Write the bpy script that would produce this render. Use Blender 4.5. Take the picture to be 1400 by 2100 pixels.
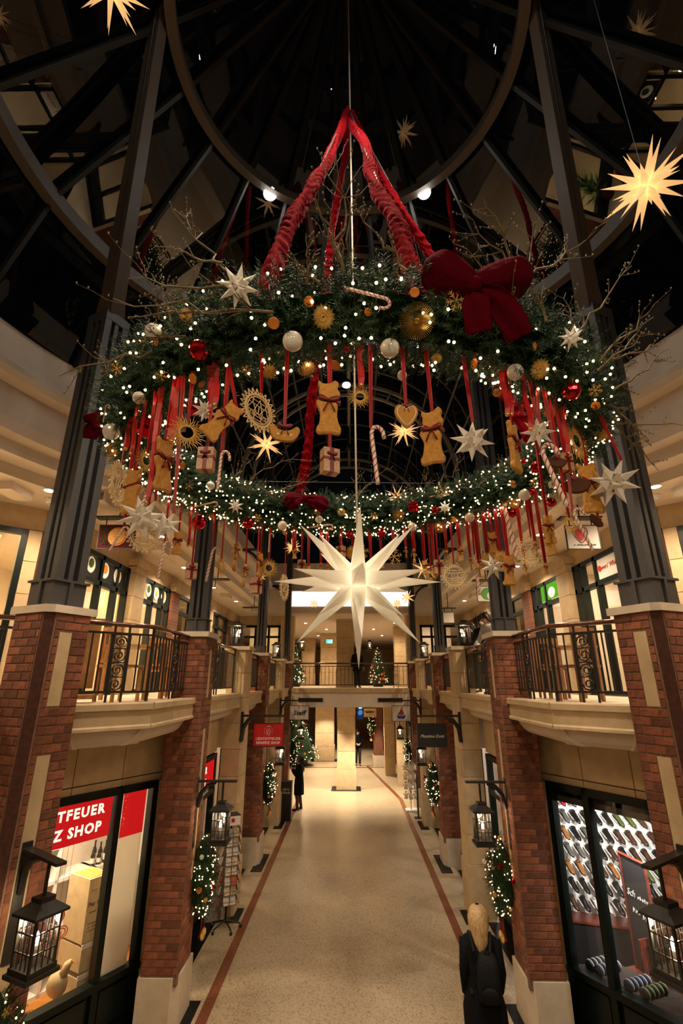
import bpy, bmesh, math, random
from mathutils import Vector, Matrix, Euler
sin, cos, pi, R = math.sin, math.cos, math.pi, math.radians
rnd = random.Random(7)
for o in list(bpy.data.objects): bpy.data.objects.remove(o)
SC = bpy.context.scene
COL = SC.collection
# ---------------------------------------------------------------- camera
EYE = Vector((0, 0, 4.3)); FPX = 1000.0
PITCH = math.atan(348 / 1000.0); YAW = math.atan(18 * cos(PITCH) / 1000.0)
cam = bpy.data.cameras.new('camera'); cam.sensor_fit = 'HORIZONTAL'; cam.sensor_width = 24.0
cam.lens = 24.0 * FPX / 1400.0; cam.clip_start = .05; cam.clip_end = 300
camo = bpy.data.objects.new('camera', cam); COL.objects.link(camo)
camo.location = EYE; camo.rotation_euler = (pi / 2 + PITCH, 0, YAW)
SC.camera = camo
# ---------------------------------------------------------------- world, view
wd = bpy.data.worlds.new('night'); SC.world = wd; wd.use_nodes = True
wd.node_tree.nodes['Background'].inputs[0].default_value = (.0035, .0036, .0040, 1)
wd.node_tree.nodes['Background'].inputs[1].default_value = .3
vs = SC.view_settings; vs.view_transform = 'Standard'; vs.look = 'None'; vs.gamma = 1.0; vs.exposure = 0.6
vs.use_curve_mapping = False
SC.cycles.use_denoising = True; SC.cycles.max_bounces = 6; SC.cycles.transparent_max_bounces = 16
SC.cycles.sample_clamp_indirect = 4.0; SC.cycles.caustics_reflective = False; SC.cycles.caustics_refractive = False
WARM = (1.0, .66, .36); WARM2 = (1.0, .75, .49); COOL = (1.0, .95, .88)
def lamp(kind, loc, power, color=WARM, size=.1, target=None, angle=100, blend=.6, name='lamp'):
    l = bpy.data.lights.new(name, kind); l.energy = power; l.color = color
    if kind == 'SPOT': l.spot_size = R(angle); l.spot_blend = blend; l.shadow_soft_size = size
    elif kind == 'AREA': l.size = size; l.shape = 'DISK'
    else: l.shadow_soft_size = size
    o = bpy.data.objects.new(name, l); COL.objects.link(o); o.location = loc
    if target is not None:
        o.rotation_euler = (Vector(target) - Vector(loc)).to_track_quat('-Z', 'Y').to_euler()
    return o
# big soft light of the roof floodlights and the gallery downlights; their fixtures are built further down
FLOODS = ((-1.31, 5.97, 12.1), (1.29, 5.99, 12.1), (-1.31, 2.23, 12.1), (1.29, 2.23, 12.1))  # the near pair is out of view, added to light the wreath front
for fl in FLOODS:
    lamp('SPOT', (fl[0], fl[1] - .14 * (1 if fl[1] > 4 else -1), fl[2] - .14), 620, (1, .82, .62), .12, (fl[0] * -.3, 4.2, 5.0), 80, .8, 'floodlight_beam')
DOWN_UP = []      # downlights in the gallery ceilings
for s in (-1, 1):
    DOWN_UP += [(s * 4.55, 6.8), (s * 3.75, 9.3), (s * 4.2, 12.1), (s * 4.2, 14.9), (s * 4.1, 17.6), (s * 2.2, 24.6), (s * 5.5, 4.6), (s * 1.3, 27.6), (s * 2.0, 31.5)]
for x, y in DOWN_UP:
    lamp('SPOT', (x, y, 6.98), 165, WARM2, .05, (x, y, 0), 150, .7, 'gallery_downlight_beam')
NEAR_FILL = [(-2.7, -1.1), (-.9, -1.3), (.9, -1.3), (2.7, -1.1)]      # unseen downlights behind the camera, added to light the wreath front
for x, y in NEAR_FILL: lamp('SPOT', (x, y, 6.98), 85, WARM2, .05, (x, y + 2.5, 3), 150, .7, 'near_fill_beam')
DOWN_LOW = [(0, 21.4), (1.3, 22.6), (-1.4, 22.4), (-1.5, 26), (.7, 27.5), (0, 33), (-1.4, 29.7)]
for x, y in DOWN_LOW:
    lamp('SPOT', (x, y, 3.28), 400, (1, .84, .62), .05, (x, y, 0), 105, .5, 'arcade_downlight_beam')
# ---------------------------------------------------------------- pixel helpers (photo frame 1400 x 2100)
_Fw = Vector((-sin(YAW) * cos(PITCH), cos(YAW) * cos(PITCH), sin(PITCH)))
_Rt = Vector((cos(YAW), sin(YAW), 0)); _Up = _Rt.cross(_Fw)
def ray(x, y): return _Fw + _Rt * ((x - 700) / FPX) + _Up * ((1050 - y) / FPX)
def atz(x, y, z): d = ray(x, y); return EYE + d * ((z - EYE.z) / d.z)
def aty(x, y, Y): d = ray(x, y); return EYE + d * (Y / d.y)
def atx(x, y, X): d = ray(x, y); return EYE + d * (X / d.x)
# ---------------------------------------------------------------- mesh helpers
def V(*a): return Vector(a)
class MB:
    def __init__(s, mir=1): s.v = []; s.f = []; s.mir = mir
    def add(s, vs, fs):
        n = len(s.v); s.v += [tuple(p) for p in vs]; s.f += [tuple(i + n for i in f) for f in fs]; return s
    def box(s, c, d, rz=0, m=None):
        hx, hy, hz = d[0] / 2, d[1] / 2, d[2] / 2; c = Vector(c)
        M = m or Matrix.Rotation(rz, 3, 'Z')
        P = [c + M @ V(x, y, z) for z in (-hz, hz) for x, y in ((-hx, -hy), (hx, -hy), (hx, hy), (-hx, hy))]
        return s.add(P, [(3, 2, 1, 0), (4, 5, 6, 7), (0, 1, 5, 4), (1, 2, 6, 5), (2, 3, 7, 6), (3, 0, 4, 7)])
    def bb(s, x0, x1, y0, y1, z0, z1): return s.box(((x0 + x1) / 2, (y0 + y1) / 2, (z0 + z1) / 2), (abs(x1 - x0), abs(y1 - y0), abs(z1 - z0)))
    def prism(s, poly, z0, z1):            # plan polygon extruded in z
        n = len(poly)
        return s.add([(x, y, z0) for x, y in poly] + [(x, y, z1) for x, y in poly],
                     [tuple(range(n - 1, -1, -1)), tuple(range(n, 2 * n))] + [(i, (i + 1) % n, n + (i + 1) % n, n + i) for i in range(n)])
    def slab(s, poly, o, u, w, n, t):      # polygon in plane (o; u, w), thickness t along n
        u, w, n, o = Vector(u), Vector(w), Vector(n), Vector(o); k = len(poly)
        A = [o + u * a + w * b for a, b in poly]; B = [p + n * t for p in A]
        return s.add(A + B, [tuple(range(k - 1, -1, -1)), tuple(range(k, 2 * k))] + [(i, (i + 1) % k, k + (i + 1) % k, k + i) for i in range(k)])
    def tube(s, pts, r, n=8, caps=True, flat=1.0):
        pts = [Vector(p) for p in pts]; k = len(pts); rs = r if isinstance(r, (list, tuple)) else [r] * k
        base = len(s.v); up = None
        for i, p in enumerate(pts):
            t = (pts[min(i + 1, k - 1)] - pts[max(i - 1, 0)]).normalized()
            if up is None: up = t.orthogonal().normalized() if abs(t.z) > .9 else (V(0, 0, 1) - t * t.z).normalized()
            else:
                up = up - t * up.dot(t); up = up.normalized() if up.length > 1e-6 else t.orthogonal().normalized()
            sd = t.cross(up)
            for j in range(n):
                a = 2 * pi * j / n
                s.v.append(tuple(p + (sd * cos(a) + up * sin(a) * flat) * rs[i]))
        for i in range(k - 1):
            for j in range(n):
                a, b = base + i * n + j, base + i * n + (j + 1) % n
                s.f.append((a, b, b + n, a + n))
        if caps: s.f.append(tuple(base + j for j in range(n - 1, -1, -1))); s.f.append(tuple(base + (k - 1) * n + j for j in range(n)))
        return s
    def lathe(s, prof, c=(0, 0, 0), n=16, ax=None, ph=0):     # prof: (r, z)
        c = Vector(c); base = len(s.v); Q = V(0, 0, 1).rotation_difference(Vector(ax)).to_matrix() if ax else Matrix.Identity(3)
        for r, z in prof:
            for j in range(n):
                a = 2 * pi * j / n + ph; s.v.append(tuple(c + Q @ V(r * cos(a), r * sin(a), z)))
        for i in range(len(prof) - 1):
            for j in range(n):
                a, b = base + i * n + j, base + i * n + (j + 1) % n; s.f.append((a, b, b + n, a + n))
        s.f.append(tuple(base + j for j in range(n - 1, -1, -1))); s.f.append(tuple(base + (len(prof) - 1) * n + j for j in range(n)))
        return s
    def ball(s, c, r, n=12, m=8, sq=(1, 1, 1)):
        c = Vector(c)
        return s.lathe_s(c, r, n, m, sq)
    def lathe_s(s, c, r, n, m, sq):
        base = len(s.v)
        for i in range(1, m):
            a = pi * i / m
            for j in range(n):
                b = 2 * pi * j / n; s.v.append((c.x + r * sq[0] * sin(a) * cos(b), c.y + r * sq[1] * sin(a) * sin(b), c.z - r * sq[2] * cos(a)))
        s.v.append((c.x, c.y, c.z - r * sq[2])); s.v.append((c.x, c.y, c.z + r * sq[2])); lo, hi = len(s.v) - 2, len(s.v) - 1
        for i in range(m - 2):
            for j in range(n):
                a, b = base + i * n + j, base + i * n + (j + 1) % n; s.f.append((a, b, b + n, a + n))
        for j in range(n):
            s.f.append((lo, base + (j + 1) % n, base + j)); t = base + (m - 2) * n; s.f.append((hi, t + j, t + (j + 1) % n))
        return s
    def mesh(s, name, off=(0, 0, 0), smooth=False, fix=False):
        me = bpy.data.meshes.new(name); ox, oy, oz = off; k = s.mir
        me.from_pydata([(x * k - ox, y - oy, z - oz) for x, y, z in s.v], [], [f[::-1] for f in s.f] if k < 0 else s.f)
        if fix:
            b = bmesh.new(); b.from_mesh(me); bmesh.ops.recalc_face_normals(b, faces=b.faces); b.to_mesh(me); b.free()
        if smooth: me.shade_smooth()
        return me
    def build(s, name, mat, parent=None, smooth=False, fix=False):
        off = wloc(parent)
        o = bpy.data.objects.new(name, s.mesh(name, off, smooth, fix)); COL.objects.link(o)
        if mat: o.data.materials.append(mat if not isinstance(mat, str) else MT[mat])
        if parent: o.parent = parent
        return o
def wloc(o):
    v = V(0, 0, 0)
    while o is not None: v += o.location; o = o.parent
    return v
def tag(o, label=None, cat=None, group=None, kind=None):
    if label: o['label'] = label
    if cat: o['category'] = cat
    if group: o['group'] = group
    if kind: o['kind'] = kind
    return o
def thing(name, label, cat, loc=(0, 0, 0), group=None, kind=None, rz=0):
    o = bpy.data.objects.new(name, None); COL.objects.link(o); o.location = loc; o.rotation_euler = (0, 0, rz)
    o.empty_display_size = .1
    return tag(o, label, cat, group, kind)
def struct(name, label=None): return thing(name, label, None, kind='structure')
def inst(name, me, parent, loc, rot=(0, 0, 0), scale=None):
    o = bpy.data.objects.new(name, me); COL.objects.link(o); o.location = loc; o.rotation_euler = rot
    if scale: o.scale = scale
    if parent: o.parent = parent
    return o
def dup(root, loc, rz=0, label=None, group=None, scale=None, rot=None):
    c = root.copy(); COL.objects.link(c); c.location = loc; c.rotation_euler = rot or (0, 0, rz)
    if scale: c.scale = (scale,) * 3
    if label: c['label'] = label
    if group: c['group'] = group
    for ch in root.children:
        d = ch.copy(); COL.objects.link(d); d.parent = c
        for g in ch.children:
            e = g.copy(); COL.objects.link(e); e.parent = d
    return c
# ---------------------------------------------------------------- materials
MT = {}
def mat(name, col, rough=.6, metal=0, emit=0, ecol=None, nz=0, ns=8, bump=0, bs=40, rv=0, sheen=0, spec=None, trans=0, coat=0):
    m = bpy.data.materials.new(name); m.use_nodes = True; T = m.node_tree; N = T.nodes; L = T.links; b = N['Principled BSDF']
    b.inputs['Base Color'].default_value = (*col, 1); b.inputs['Roughness'].default_value = rough; b.inputs['Metallic'].default_value = metal
    if spec is not None: b.inputs['Specular IOR Level'].default_value = spec
    if sheen: b.inputs['Sheen Weight'].default_value = sheen; b.inputs['Sheen Roughness'].default_value = .35
    if coat: b.inputs['Coat Weight'].default_value = coat; b.inputs['Coat Roughness'].default_value = .1
    if trans: b.inputs['Transmission Weight'].default_value = trans
    if emit: b.inputs['Emission Color'].default_value = (*(ecol or col), 1); b.inputs['Emission Strength'].default_value = emit
    src = None
    if nz or bump: tc = N.new('ShaderNodeTexCoord')
    if nz:
        n = N.new('ShaderNodeTexNoise'); n.inputs['Scale'].default_value = ns; n.inputs['Detail'].default_value = 5; L.new(tc.outputs['Object'], n.inputs['Vector'])
        mr = N.new('ShaderNodeMapRange'); mr.inputs['From Min'].default_value = .3; mr.inputs['From Max'].default_value = .7; mr.inputs['To Min'].default_value = 1 - nz; mr.inputs['To Max'].default_value = 1 + nz
        L.new(n.outputs['Fac'], mr.inputs['Value']); src = mr.outputs[0]
    if rv:
        oi = N.new('ShaderNodeObjectInfo'); mr2 = N.new('ShaderNodeMapRange'); mr2.inputs['To Min'].default_value = 1 - rv; mr2.inputs['To Max'].default_value = 1 + rv
        L.new(oi.outputs['Random'], mr2.inputs['Value'])
        if src is not None:
            mu = N.new('ShaderNodeMath'); mu.operation = 'MULTIPLY'; L.new(src, mu.inputs[0]); L.new(mr2.outputs[0], mu.inputs[1]); src = mu.outputs[0]
        else: src = mr2.outputs[0]
    if src is not None:
        h = N.new('ShaderNodeHueSaturation'); h.inputs['Color'].default_value = (*col, 1); L.new(src, h.inputs['Value']); L.new(h.outputs[0], b.inputs['Base Color'])
    if bump:
        n2 = N.new('ShaderNodeTexNoise'); n2.inputs['Scale'].default_value = bs; n2.inputs['Detail'].default_value = 3; L.new(tc.outputs['Object'], n2.inputs['Vector'])
        bp = N.new('ShaderNodeBump'); bp.inputs['Strength'].default_value = bump; bp.inputs['Distance'].default_value = .02; L.new(n2.outputs['Fac'], bp.inputs['Height']); L.new(bp.outputs[0], b.inputs['Normal'])
    MT[name] = m; return m
def emis(name, col, st):
    m = bpy.data.materials.new(name); m.use_nodes = True; N = m.node_tree.nodes; N.clear()
    e = N.new('ShaderNodeEmission'); e.inputs[0].default_value = (*col, 1); e.inputs[1].default_value = st
    o = N.new('ShaderNodeOutputMaterial'); m.node_tree.links.new(e.outputs[0], o.inputs[0]); MT[name] = m; return m
def glass(name, tint=(1, 1, 1), ior=1.5, rough=0.0, fmin=.0, bump=0):
    m = bpy.data.materials.new(name); m.use_nodes = True; N = m.node_tree.nodes; L = m.node_tree.links; N.clear()
    t = N.new('ShaderNodeBsdfTransparent'); t.inputs[0].default_value = (*tint, 1); g = N.new('ShaderNodeBsdfGlossy'); g.inputs['Roughness'].default_value = rough
    f = N.new('ShaderNodeLayerWeight'); f.inputs[0].default_value = .5; mx = N.new('ShaderNodeMixShader'); o = N.new('ShaderNodeOutputMaterial')
    f0 = max(fmin, ((ior - 1) / (ior + 1)) ** 2); pw = N.new('ShaderNodeMath'); pw.operation = 'POWER'; pw.inputs[1].default_value = 5; L.new(f.outputs['Facing'], pw.inputs[0])
    ma = N.new('ShaderNodeMath'); ma.operation = 'MULTIPLY_ADD'; ma.inputs[1].default_value = 1 - f0; ma.inputs[2].default_value = f0; L.new(pw.outputs[0], ma.inputs[0])
    L.new(ma.outputs[0], mx.inputs[0]); L.new(t.outputs[0], mx.inputs[1]); L.new(g.outputs[0], mx.inputs[2]); L.new(mx.outputs[0], o.inputs[0])
    if bump:
        n = N.new('ShaderNodeTexNoise'); n.inputs['Scale'].default_value = 14; tc = N.new('ShaderNodeTexCoord'); L.new(tc.outputs['Object'], n.inputs['Vector'])
        b = N.new('ShaderNodeBump'); b.inputs['Strength'].default_value = bump; L.new(n.outputs['Fac'], b.inputs['Height']); L.new(b.outputs[0], g.inputs['Normal'])
    MT[name] = m; return m
def paper(name, col, tr=.45, emit=0, ecol=None):
    m = bpy.data.materials.new(name); m.use_nodes = True; N = m.node_tree.nodes; L = m.node_tree.links; N.clear()
    d = N.new('ShaderNodeBsdfDiffuse'); d.inputs[0].default_value = (*col, 1); t = N.new('ShaderNodeBsdfTranslucent'); t.inputs[0].default_value = (*col, 1)
    mx = N.new('ShaderNodeMixShader'); mx.inputs[0].default_value = tr; o = N.new('ShaderNodeOutputMaterial')
    L.new(d.outputs[0], mx.inputs[1]); L.new(t.outputs[0], mx.inputs[2]); last = mx.outputs[0]
    if emit:
        e = N.new('ShaderNodeEmission'); e.inputs[0].default_value = (*(ecol or col), 1); e.inputs[1].default_value = emit
        ad = N.new('ShaderNodeAddShader'); L.new(last, ad.inputs[0]); L.new(e.outputs[0], ad.inputs[1]); last = ad.outputs[0]
    L.new(last, o.inputs[0]); MT[name] = m; return m
mat('brick', (.205, .066, .032), .8, nz=.28, ns=18, rv=.42, bump=.5, bs=60)
mat('mortar', (.20, .115, .068), .9, nz=.2, ns=30)
mat('brick_shade', (.075, .022, .012), .85, nz=.3, ns=20)  # brick darkened to stand for shade in the corner recess
mat('stone', (.56, .41, .235), .65, nz=.10, ns=6, rv=.07, bump=.25, bs=120)
mat('stone_pale', (.62, .52, .39), .6, nz=.08, ns=7, rv=.05, bump=.2, bs=120)
mat('joint', (.16, .10, .05), .9)
mat('plaster', (.70, .60, .505), .8, nz=.04, ns=3)
mat('granite', (.006, .0055, .0055), .45, nz=.3, ns=60, spec=.2)
mat('band', (.20, .065, .030), .25, nz=.15, ns=20)
mat('frame_green', (.003, .007, .005), .4, spec=.25)
mat('kick', (.005, .010, .008), .35, spec=.3)
mat('steel', (.050, .047, .047), .5, nz=.1, ns=20)
mat('steel_dark', (.016, .015, .015), .5)
mat('rib', (.065, .048, .037), .6)
mat('arch', (.34, .30, .26), .6)
mat('bar', (.13, .12, .11), .6)
mat('slot', (.004, .004, .005), .7)
mat('iron', (.030, .026, .022), .4, metal=.4)
mat('rail_wood', (.10, .030, .014), .22, nz=.2, ns=12, coat=.5)
glass('glass', (1, 1, 1), 1.45)
glass('roof_glass', (.25, .27, .30), 1.5, 0.0, .075, .015)
glass('lantern_glass', (.95, .97, 1), 1.5, .08, .06, .3)
mat('night', (.004, .005, .007), .9)
mat('white', (.78, .76, .72), .5)
mat('black', (.008, .008, .008), .5)
mat('red_sign', (.55, .006, .008), .45)
mat('ink_white', (.85, .8, .72), .5)
mat('velvet', (.19, .002, .006), .9, spec=.03, bump=.35, bs=22)
mat('velvet_dark', (.062, .001, .005), .9, spec=.03, bump=.5, bs=14)
mat('ribbon', (.50, .008, .012), .35)
mat('ribbon_dark', (.17, .006, .010), .4)
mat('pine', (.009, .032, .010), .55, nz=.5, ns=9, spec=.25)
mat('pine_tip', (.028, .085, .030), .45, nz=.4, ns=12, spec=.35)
mat('twig', (.13, .09, .035), .7, nz=.3, ns=30)
mat('gingerbread', (.60, .29, .055), .7, nz=.18, ns=16, bump=.5, bs=45)
mat('chocolate', (.085, .028, .010), .6, nz=.2, ns=20, spec=.2)
mat('straw', (.66, .40, .09), .5, nz=.2, ns=30)
mat('gold', (.70, .42, .10), .3, metal=.7)
mat('fretwood', (.78, .60, .33), .6)
mat('orange', (.60, .20, .018), .45, nz=.35, ns=25)
mat('pearl', (.74, .72, .66), .12, coat=.6)
mat('bauble_red', (.50, .006, .015), .10, metal=.85)
mat('candy_white', (.78, .68, .58), .35)
mat('candy_red', (.42, .012, .015), .35)
paper('paper', (.93, .90, .84), .3)
paper('star_paper', (.95, .80, .56), .5, .22, (1, .62, .30))
mat('rafter', (.004, .004, .004), .7)
paper('paper_lit', (.9, .86, .76), .5)
emis('bulb', (1.0, .60, .27), 13)
emis('star_glow', (1.0, .62, .30), .85)
emis('star_core', (1.0, .72, .38), 2.2)
emis('flood', (1.0, .95, .85), 220)
emis('downlight', (1.0, .86, .66), 22)
emis('flame', (1.0, .62, .22), 40)
emis('panel_light', (1.0, .88, .76), 1.2)
# ================================================================ the setting
def terrazzo():
    m = bpy.data.materials.new('terrazzo'); m.use_nodes = True; N = m.node_tree.nodes; L = m.node_tree.links; b = N['Principled BSDF']
    tc = N.new('ShaderNodeTexCoord'); v = N.new('ShaderNodeTexVoronoi'); v.inputs['Scale'].default_value = 62
    v2 = N.new('ShaderNodeTexNoise'); v2.inputs['Scale'].default_value = 1.3; v2.inputs['Detail'].default_value = 4
    r = N.new('ShaderNodeValToRGB'); e = r.color_ramp.elements
    e[0].position = .0; e[0].color = (.22, .15, .085, 1); e[1].position = .25; e[1].color = (.43, .325, .20, 1)
    q = r.color_ramp.elements.new(.7); q.color = (.50, .39, .255, 1)
    s = N.new('ShaderNodeSeparateColor'); L.new(tc.outputs['Object'], v.inputs['Vector']); L.new(tc.outputs['Object'], v2.inputs['Vector'])
    L.new(v.outputs['Color'], s.inputs[0]); L.new(s.outputs[0], r.inputs[0])
    h = N.new('ShaderNodeHueSaturation'); mr = N.new('ShaderNodeMapRange'); mr.inputs['To Min'].default_value = .85; mr.inputs['To Max'].default_value = 1.15
    L.new(v2.outputs['Fac'], mr.inputs[0]); L.new(mr.outputs[0], h.inputs['Value']); L.new(r.outputs[0], h.inputs['Color']); L.new(h.outputs[0], b.inputs['Base Color'])
    b.inputs['Roughness'].default_value = .30; b.inputs['Specular IOR Level'].default_value = .35; MT['terrazzo'] = m
terrazzo()
def brickmat():
    m = bpy.data.materials.new('brick_far'); m.use_nodes = True; N = m.node_tree.nodes; L = m.node_tree.links; b = N['Principled BSDF']
    tc = N.new('ShaderNodeTexCoord'); mp = N.new('ShaderNodeMapping'); mp.inputs['Rotation'].default_value = (pi / 2, 0, 0)
    t = N.new('ShaderNodeTexBrick'); t.inputs['Color1'].default_value = (.205, .066, .032, 1); t.inputs['Color2'].default_value = (.14, .045, .024, 1); t.inputs['Mortar'].default_value = (.20, .115, .068, 1)
    t.inputs['Scale'].default_value = 1; t.inputs['Brick Width'].default_value = .2; t.inputs['Row Height'].default_value = .085; t.inputs['Mortar Size'].default_value = .006
    L.new(tc.outputs['Object'], mp.inputs[0]); L.new(mp.outputs[0], t.inputs['Vector']); L.new(t.outputs['Color'], b.inputs['Base Color']); b.inputs['Roughness'].default_value = .8; MT['brick_far'] = m
brickmat()
SIDES = ((1, 'left', 'red charity shop'), (-1, 'right', 'shoe shop'))     # geometry is written for the left side; -1 mirrors it
# ---- ground floor
fl = struct('floor', 'speckled beige terrazzo floor of the arcade')
MB().bb(-9, 9, -2, 46, -.3, 0).build('terrazzo', 'terrazzo', fl)
for s in (1, -1):                                   # brown border strips in pieces and dark inlay slabs
    y = 2.0; i = 0
    while y < 21.4:
        y1 = min(y + 1.2, 21.5); xc = -2.02 if s == 1 else -1.93
        MB(s).bb(xc - .075, xc + .075, y, y1 - .006, -.02, .004).build('border_strip', 'band', fl); y = y1
    if s == -1:
        a, b = Vector((-1.93, 21.5, 0)), Vector((-.9, 29.4, 0)); n = 6
        for k in range(n):
            p, q = a.lerp(b, k / n), a.lerp(b, (k + .995) / n)
            MB(s).prism([(p.x - .075, p.y), (p.x + .075, p.y), (q.x + .075, q.y), (q.x - .075, q.y)], -.02, .004).build('border_strip', 'band', fl)
    for y0, y1 in ((8.25, 8.82), (11.2, 11.83), (13.8, 15.1), (17.4, 18.4)):
        MB(s).bb(-2.42, -2.15, y0, y1, -.02, .005).build('inlay_slab', 'granite', fl)
    for y0, y1 in ((8.9, 11.3), (12.1, 14.0), (14.9, 17.6), (18.4, 20.4)):
        MB(s).bb(-2.86, -2.57, y0, y1, -.02, .005).build('inlay_slab', 'granite', fl)
    MB(s).prism([(-2.6, 8.4), (-2.9, 8.4), (-4.6, 5.5), (-4.35, 5.4)], -.02, .005).build('inlay_slab', 'granite', fl)
for x0, x1, y in ((-.82, .42, 23.0), (-2.3, -.75, 30.9)):
    MB().bb(x0, x1, y - .05, y + .95, -.02, .006).build('inlay_slab', 'granite', fl)
MB().bb(-2.4, 2.0, 28.75, 28.95, -.02, .005).build('border_strip', 'band', fl)

# ---- gallery slabs with stone edge panels
EDGE = [(-4.05, 2.6), (-4.05, 5.2), (-3.62, 5.62), (-3.06, 5.7), (-2.43, 6.4), (-2.43, 20.3)]
def off_poly(P, d):
    out = []
    for i, p in enumerate(P):
        a = Vector(P[max(i - 1, 0)]); b = Vector(p); c = Vector(P[min(i + 1, len(P) - 1)])
        t1 = (b - a).normalized() if i else (c - b).normalized(); t2 = (c - b).normalized() if i < len(P) - 1 else t1
        n = (V(-t1.y, t1.x) + V(-t2.y, t2.x)).normalized(); k = n.dot(V(-t1.y, t1.x)); out.append((b.x + n.x * d / max(k, .4), b.y + n.y * d / max(k, .4)))
    return out
def sweep_seg(mb, a, b, prof):          # profile (inward offset to the gallery, z) along a -> b
    a, b = Vector(a), Vector(b); t = (b - a).normalized(); n = V(-t.y, t.x); k = len(prof)
    A = [(a.x + n.x * d, a.y + n.y * d, z) for d, z in prof]; B = [(b.x + n.x * d, b.y + n.y * d, z) for d, z in prof]
    mb.add(A + B, [tuple(range(k)), tuple(range(2 * k - 1, k - 1, -1))] + [(i, k + i, k + (i + 1) % k, (i + 1) % k) for i in range(k)])
for s, side, _ in SIDES:
    g = struct('floor_gallery_' + side, 'raised gallery floor with sandstone edge')
    inn = off_poly(EDGE, .1)
    MB(s).prism(inn + [(-9, 20.3), (-9, 2.6)], 3.75, 4.05).build('slab', 'stone_pale', g, fix=True)
    for i in range(1, len(EDGE) - 1):
        a, b = Vector(EDGE[i]), Vector(EDGE[i + 1]); Ln = (b - a).length; n = max(1, round(Ln / .78))
        for k in range(n):
            p, q = a.lerp(b, (k + .006) / n), a.lerp(b, (k + .994) / n)
            m = MB(s); sweep_seg(m, p, q, [(0, 3.97), (-.03, 3.985), (-.03, 4.05), (-.015, 4.065), (.2, 4.065), (.2, 3.77), (-.02, 3.77), (-.02, 3.80), (0, 3.82)])
            m.build('stone_panel', 'stone', g, fix=True)
    cv = MB(s)                      # white coved soffit beneath the ledge
    for i in range(1, len(EDGE) - 1):
        sweep_seg(cv, EDGE[i], EDGE[i + 1], [(.04, 3.775), (.10, 3.765), (.14, 3.70), (.19, 3.63), (.26, 3.58), (.42, 3.57), (.42, 3.775)])
    cv.build('soffit_cove', 'plaster', g, fix=True)
    MB(s).prism(off_poly(EDGE, .4) + [(-9, 20.3), (-9, 2.6)], 3.57, 3.6).build('soffit', 'plaster', g, fix=True)

# ---- brick piers
BRK = {}
def brick_mesh(w):
    k = round(w, 2)
    if k not in BRK:
        m = MB(); h, d, c = .0365, .03, .004; W = k / 2
        v = [(-W, 0, -h), (W, 0, -h), (W, 0, h), (-W, 0, h), (-W, -d + c, -h), (W, -d + c, -h), (W, -d + c, h), (-W, -d + c, h), (-W + c, -d, -h + c), (W - c, -d, -h + c), (W - c, -d, h - c), (-W + c, -d, h - c)]
        m.add(v, [(4, 5, 1, 0), (5, 6, 2, 1), (6, 7, 3, 2), (7, 4, 0, 3), (8, 9, 5, 4), (9, 10, 6, 5), (10, 11, 7, 6), (11, 8, 4, 7), (11, 10, 9, 8)])
        me = m.mesh('brick'); me.materials.append(MT['brick']); BRK[k] = me
    return BRK[k]
CH = .085
def brick_face(parent, o, u, w, z0, z1, insets=(), L=.205):
    """face starts at plan point o, runs along u (unit) for w; outward normal is right of u"""
    u = Vector(u); n = V(u.y, -u.x); o = Vector(o); base = wloc(parent); rot = math.atan2(u.y, u.x); k = 0; z = z0
    while z + CH <= z1 + .01:
        segs = [(0.0, w)]
        for a, b, c, d in insets:
            if z + CH > c + .01 and z < d - .01:
                segs = [q for sg in segs for q in ((sg[0], min(sg[1], a)), (max(sg[0], b), sg[1])) if q[1] - q[0] > .03]
        for a, b in segs:
            x = a; first = True
            while x < b - .02:
                ln = L / 2 if (first and k % 2) else L
                e = min(x + ln, b)
                if b - e < .05: e = b
                c = o + u * ((x + e) / 2)
                inst('brick', brick_mesh(e - x - .009), parent, V(c.x, c.y, z + CH / 2) - base, (0, 0, rot)); x = e; first = False
        z += CH; k += 1
def cap(parent, poly, s, z0=4.99, z1=5.07):
    n = len(poly); cx = sum(p[0] for p in poly) / n; cy = sum(p[1] for p in poly) / n
    for i in range(n):
        a, b = poly[i], poly[(i + 1) % n]
        MB(s).prism([a, b, (cx, cy)], z0, z1).build('cap_stone', 'stone_pale', parent, fix=True)
PIERS = {}
UX, UY = sin(R(25)), cos(R(25))
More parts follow.
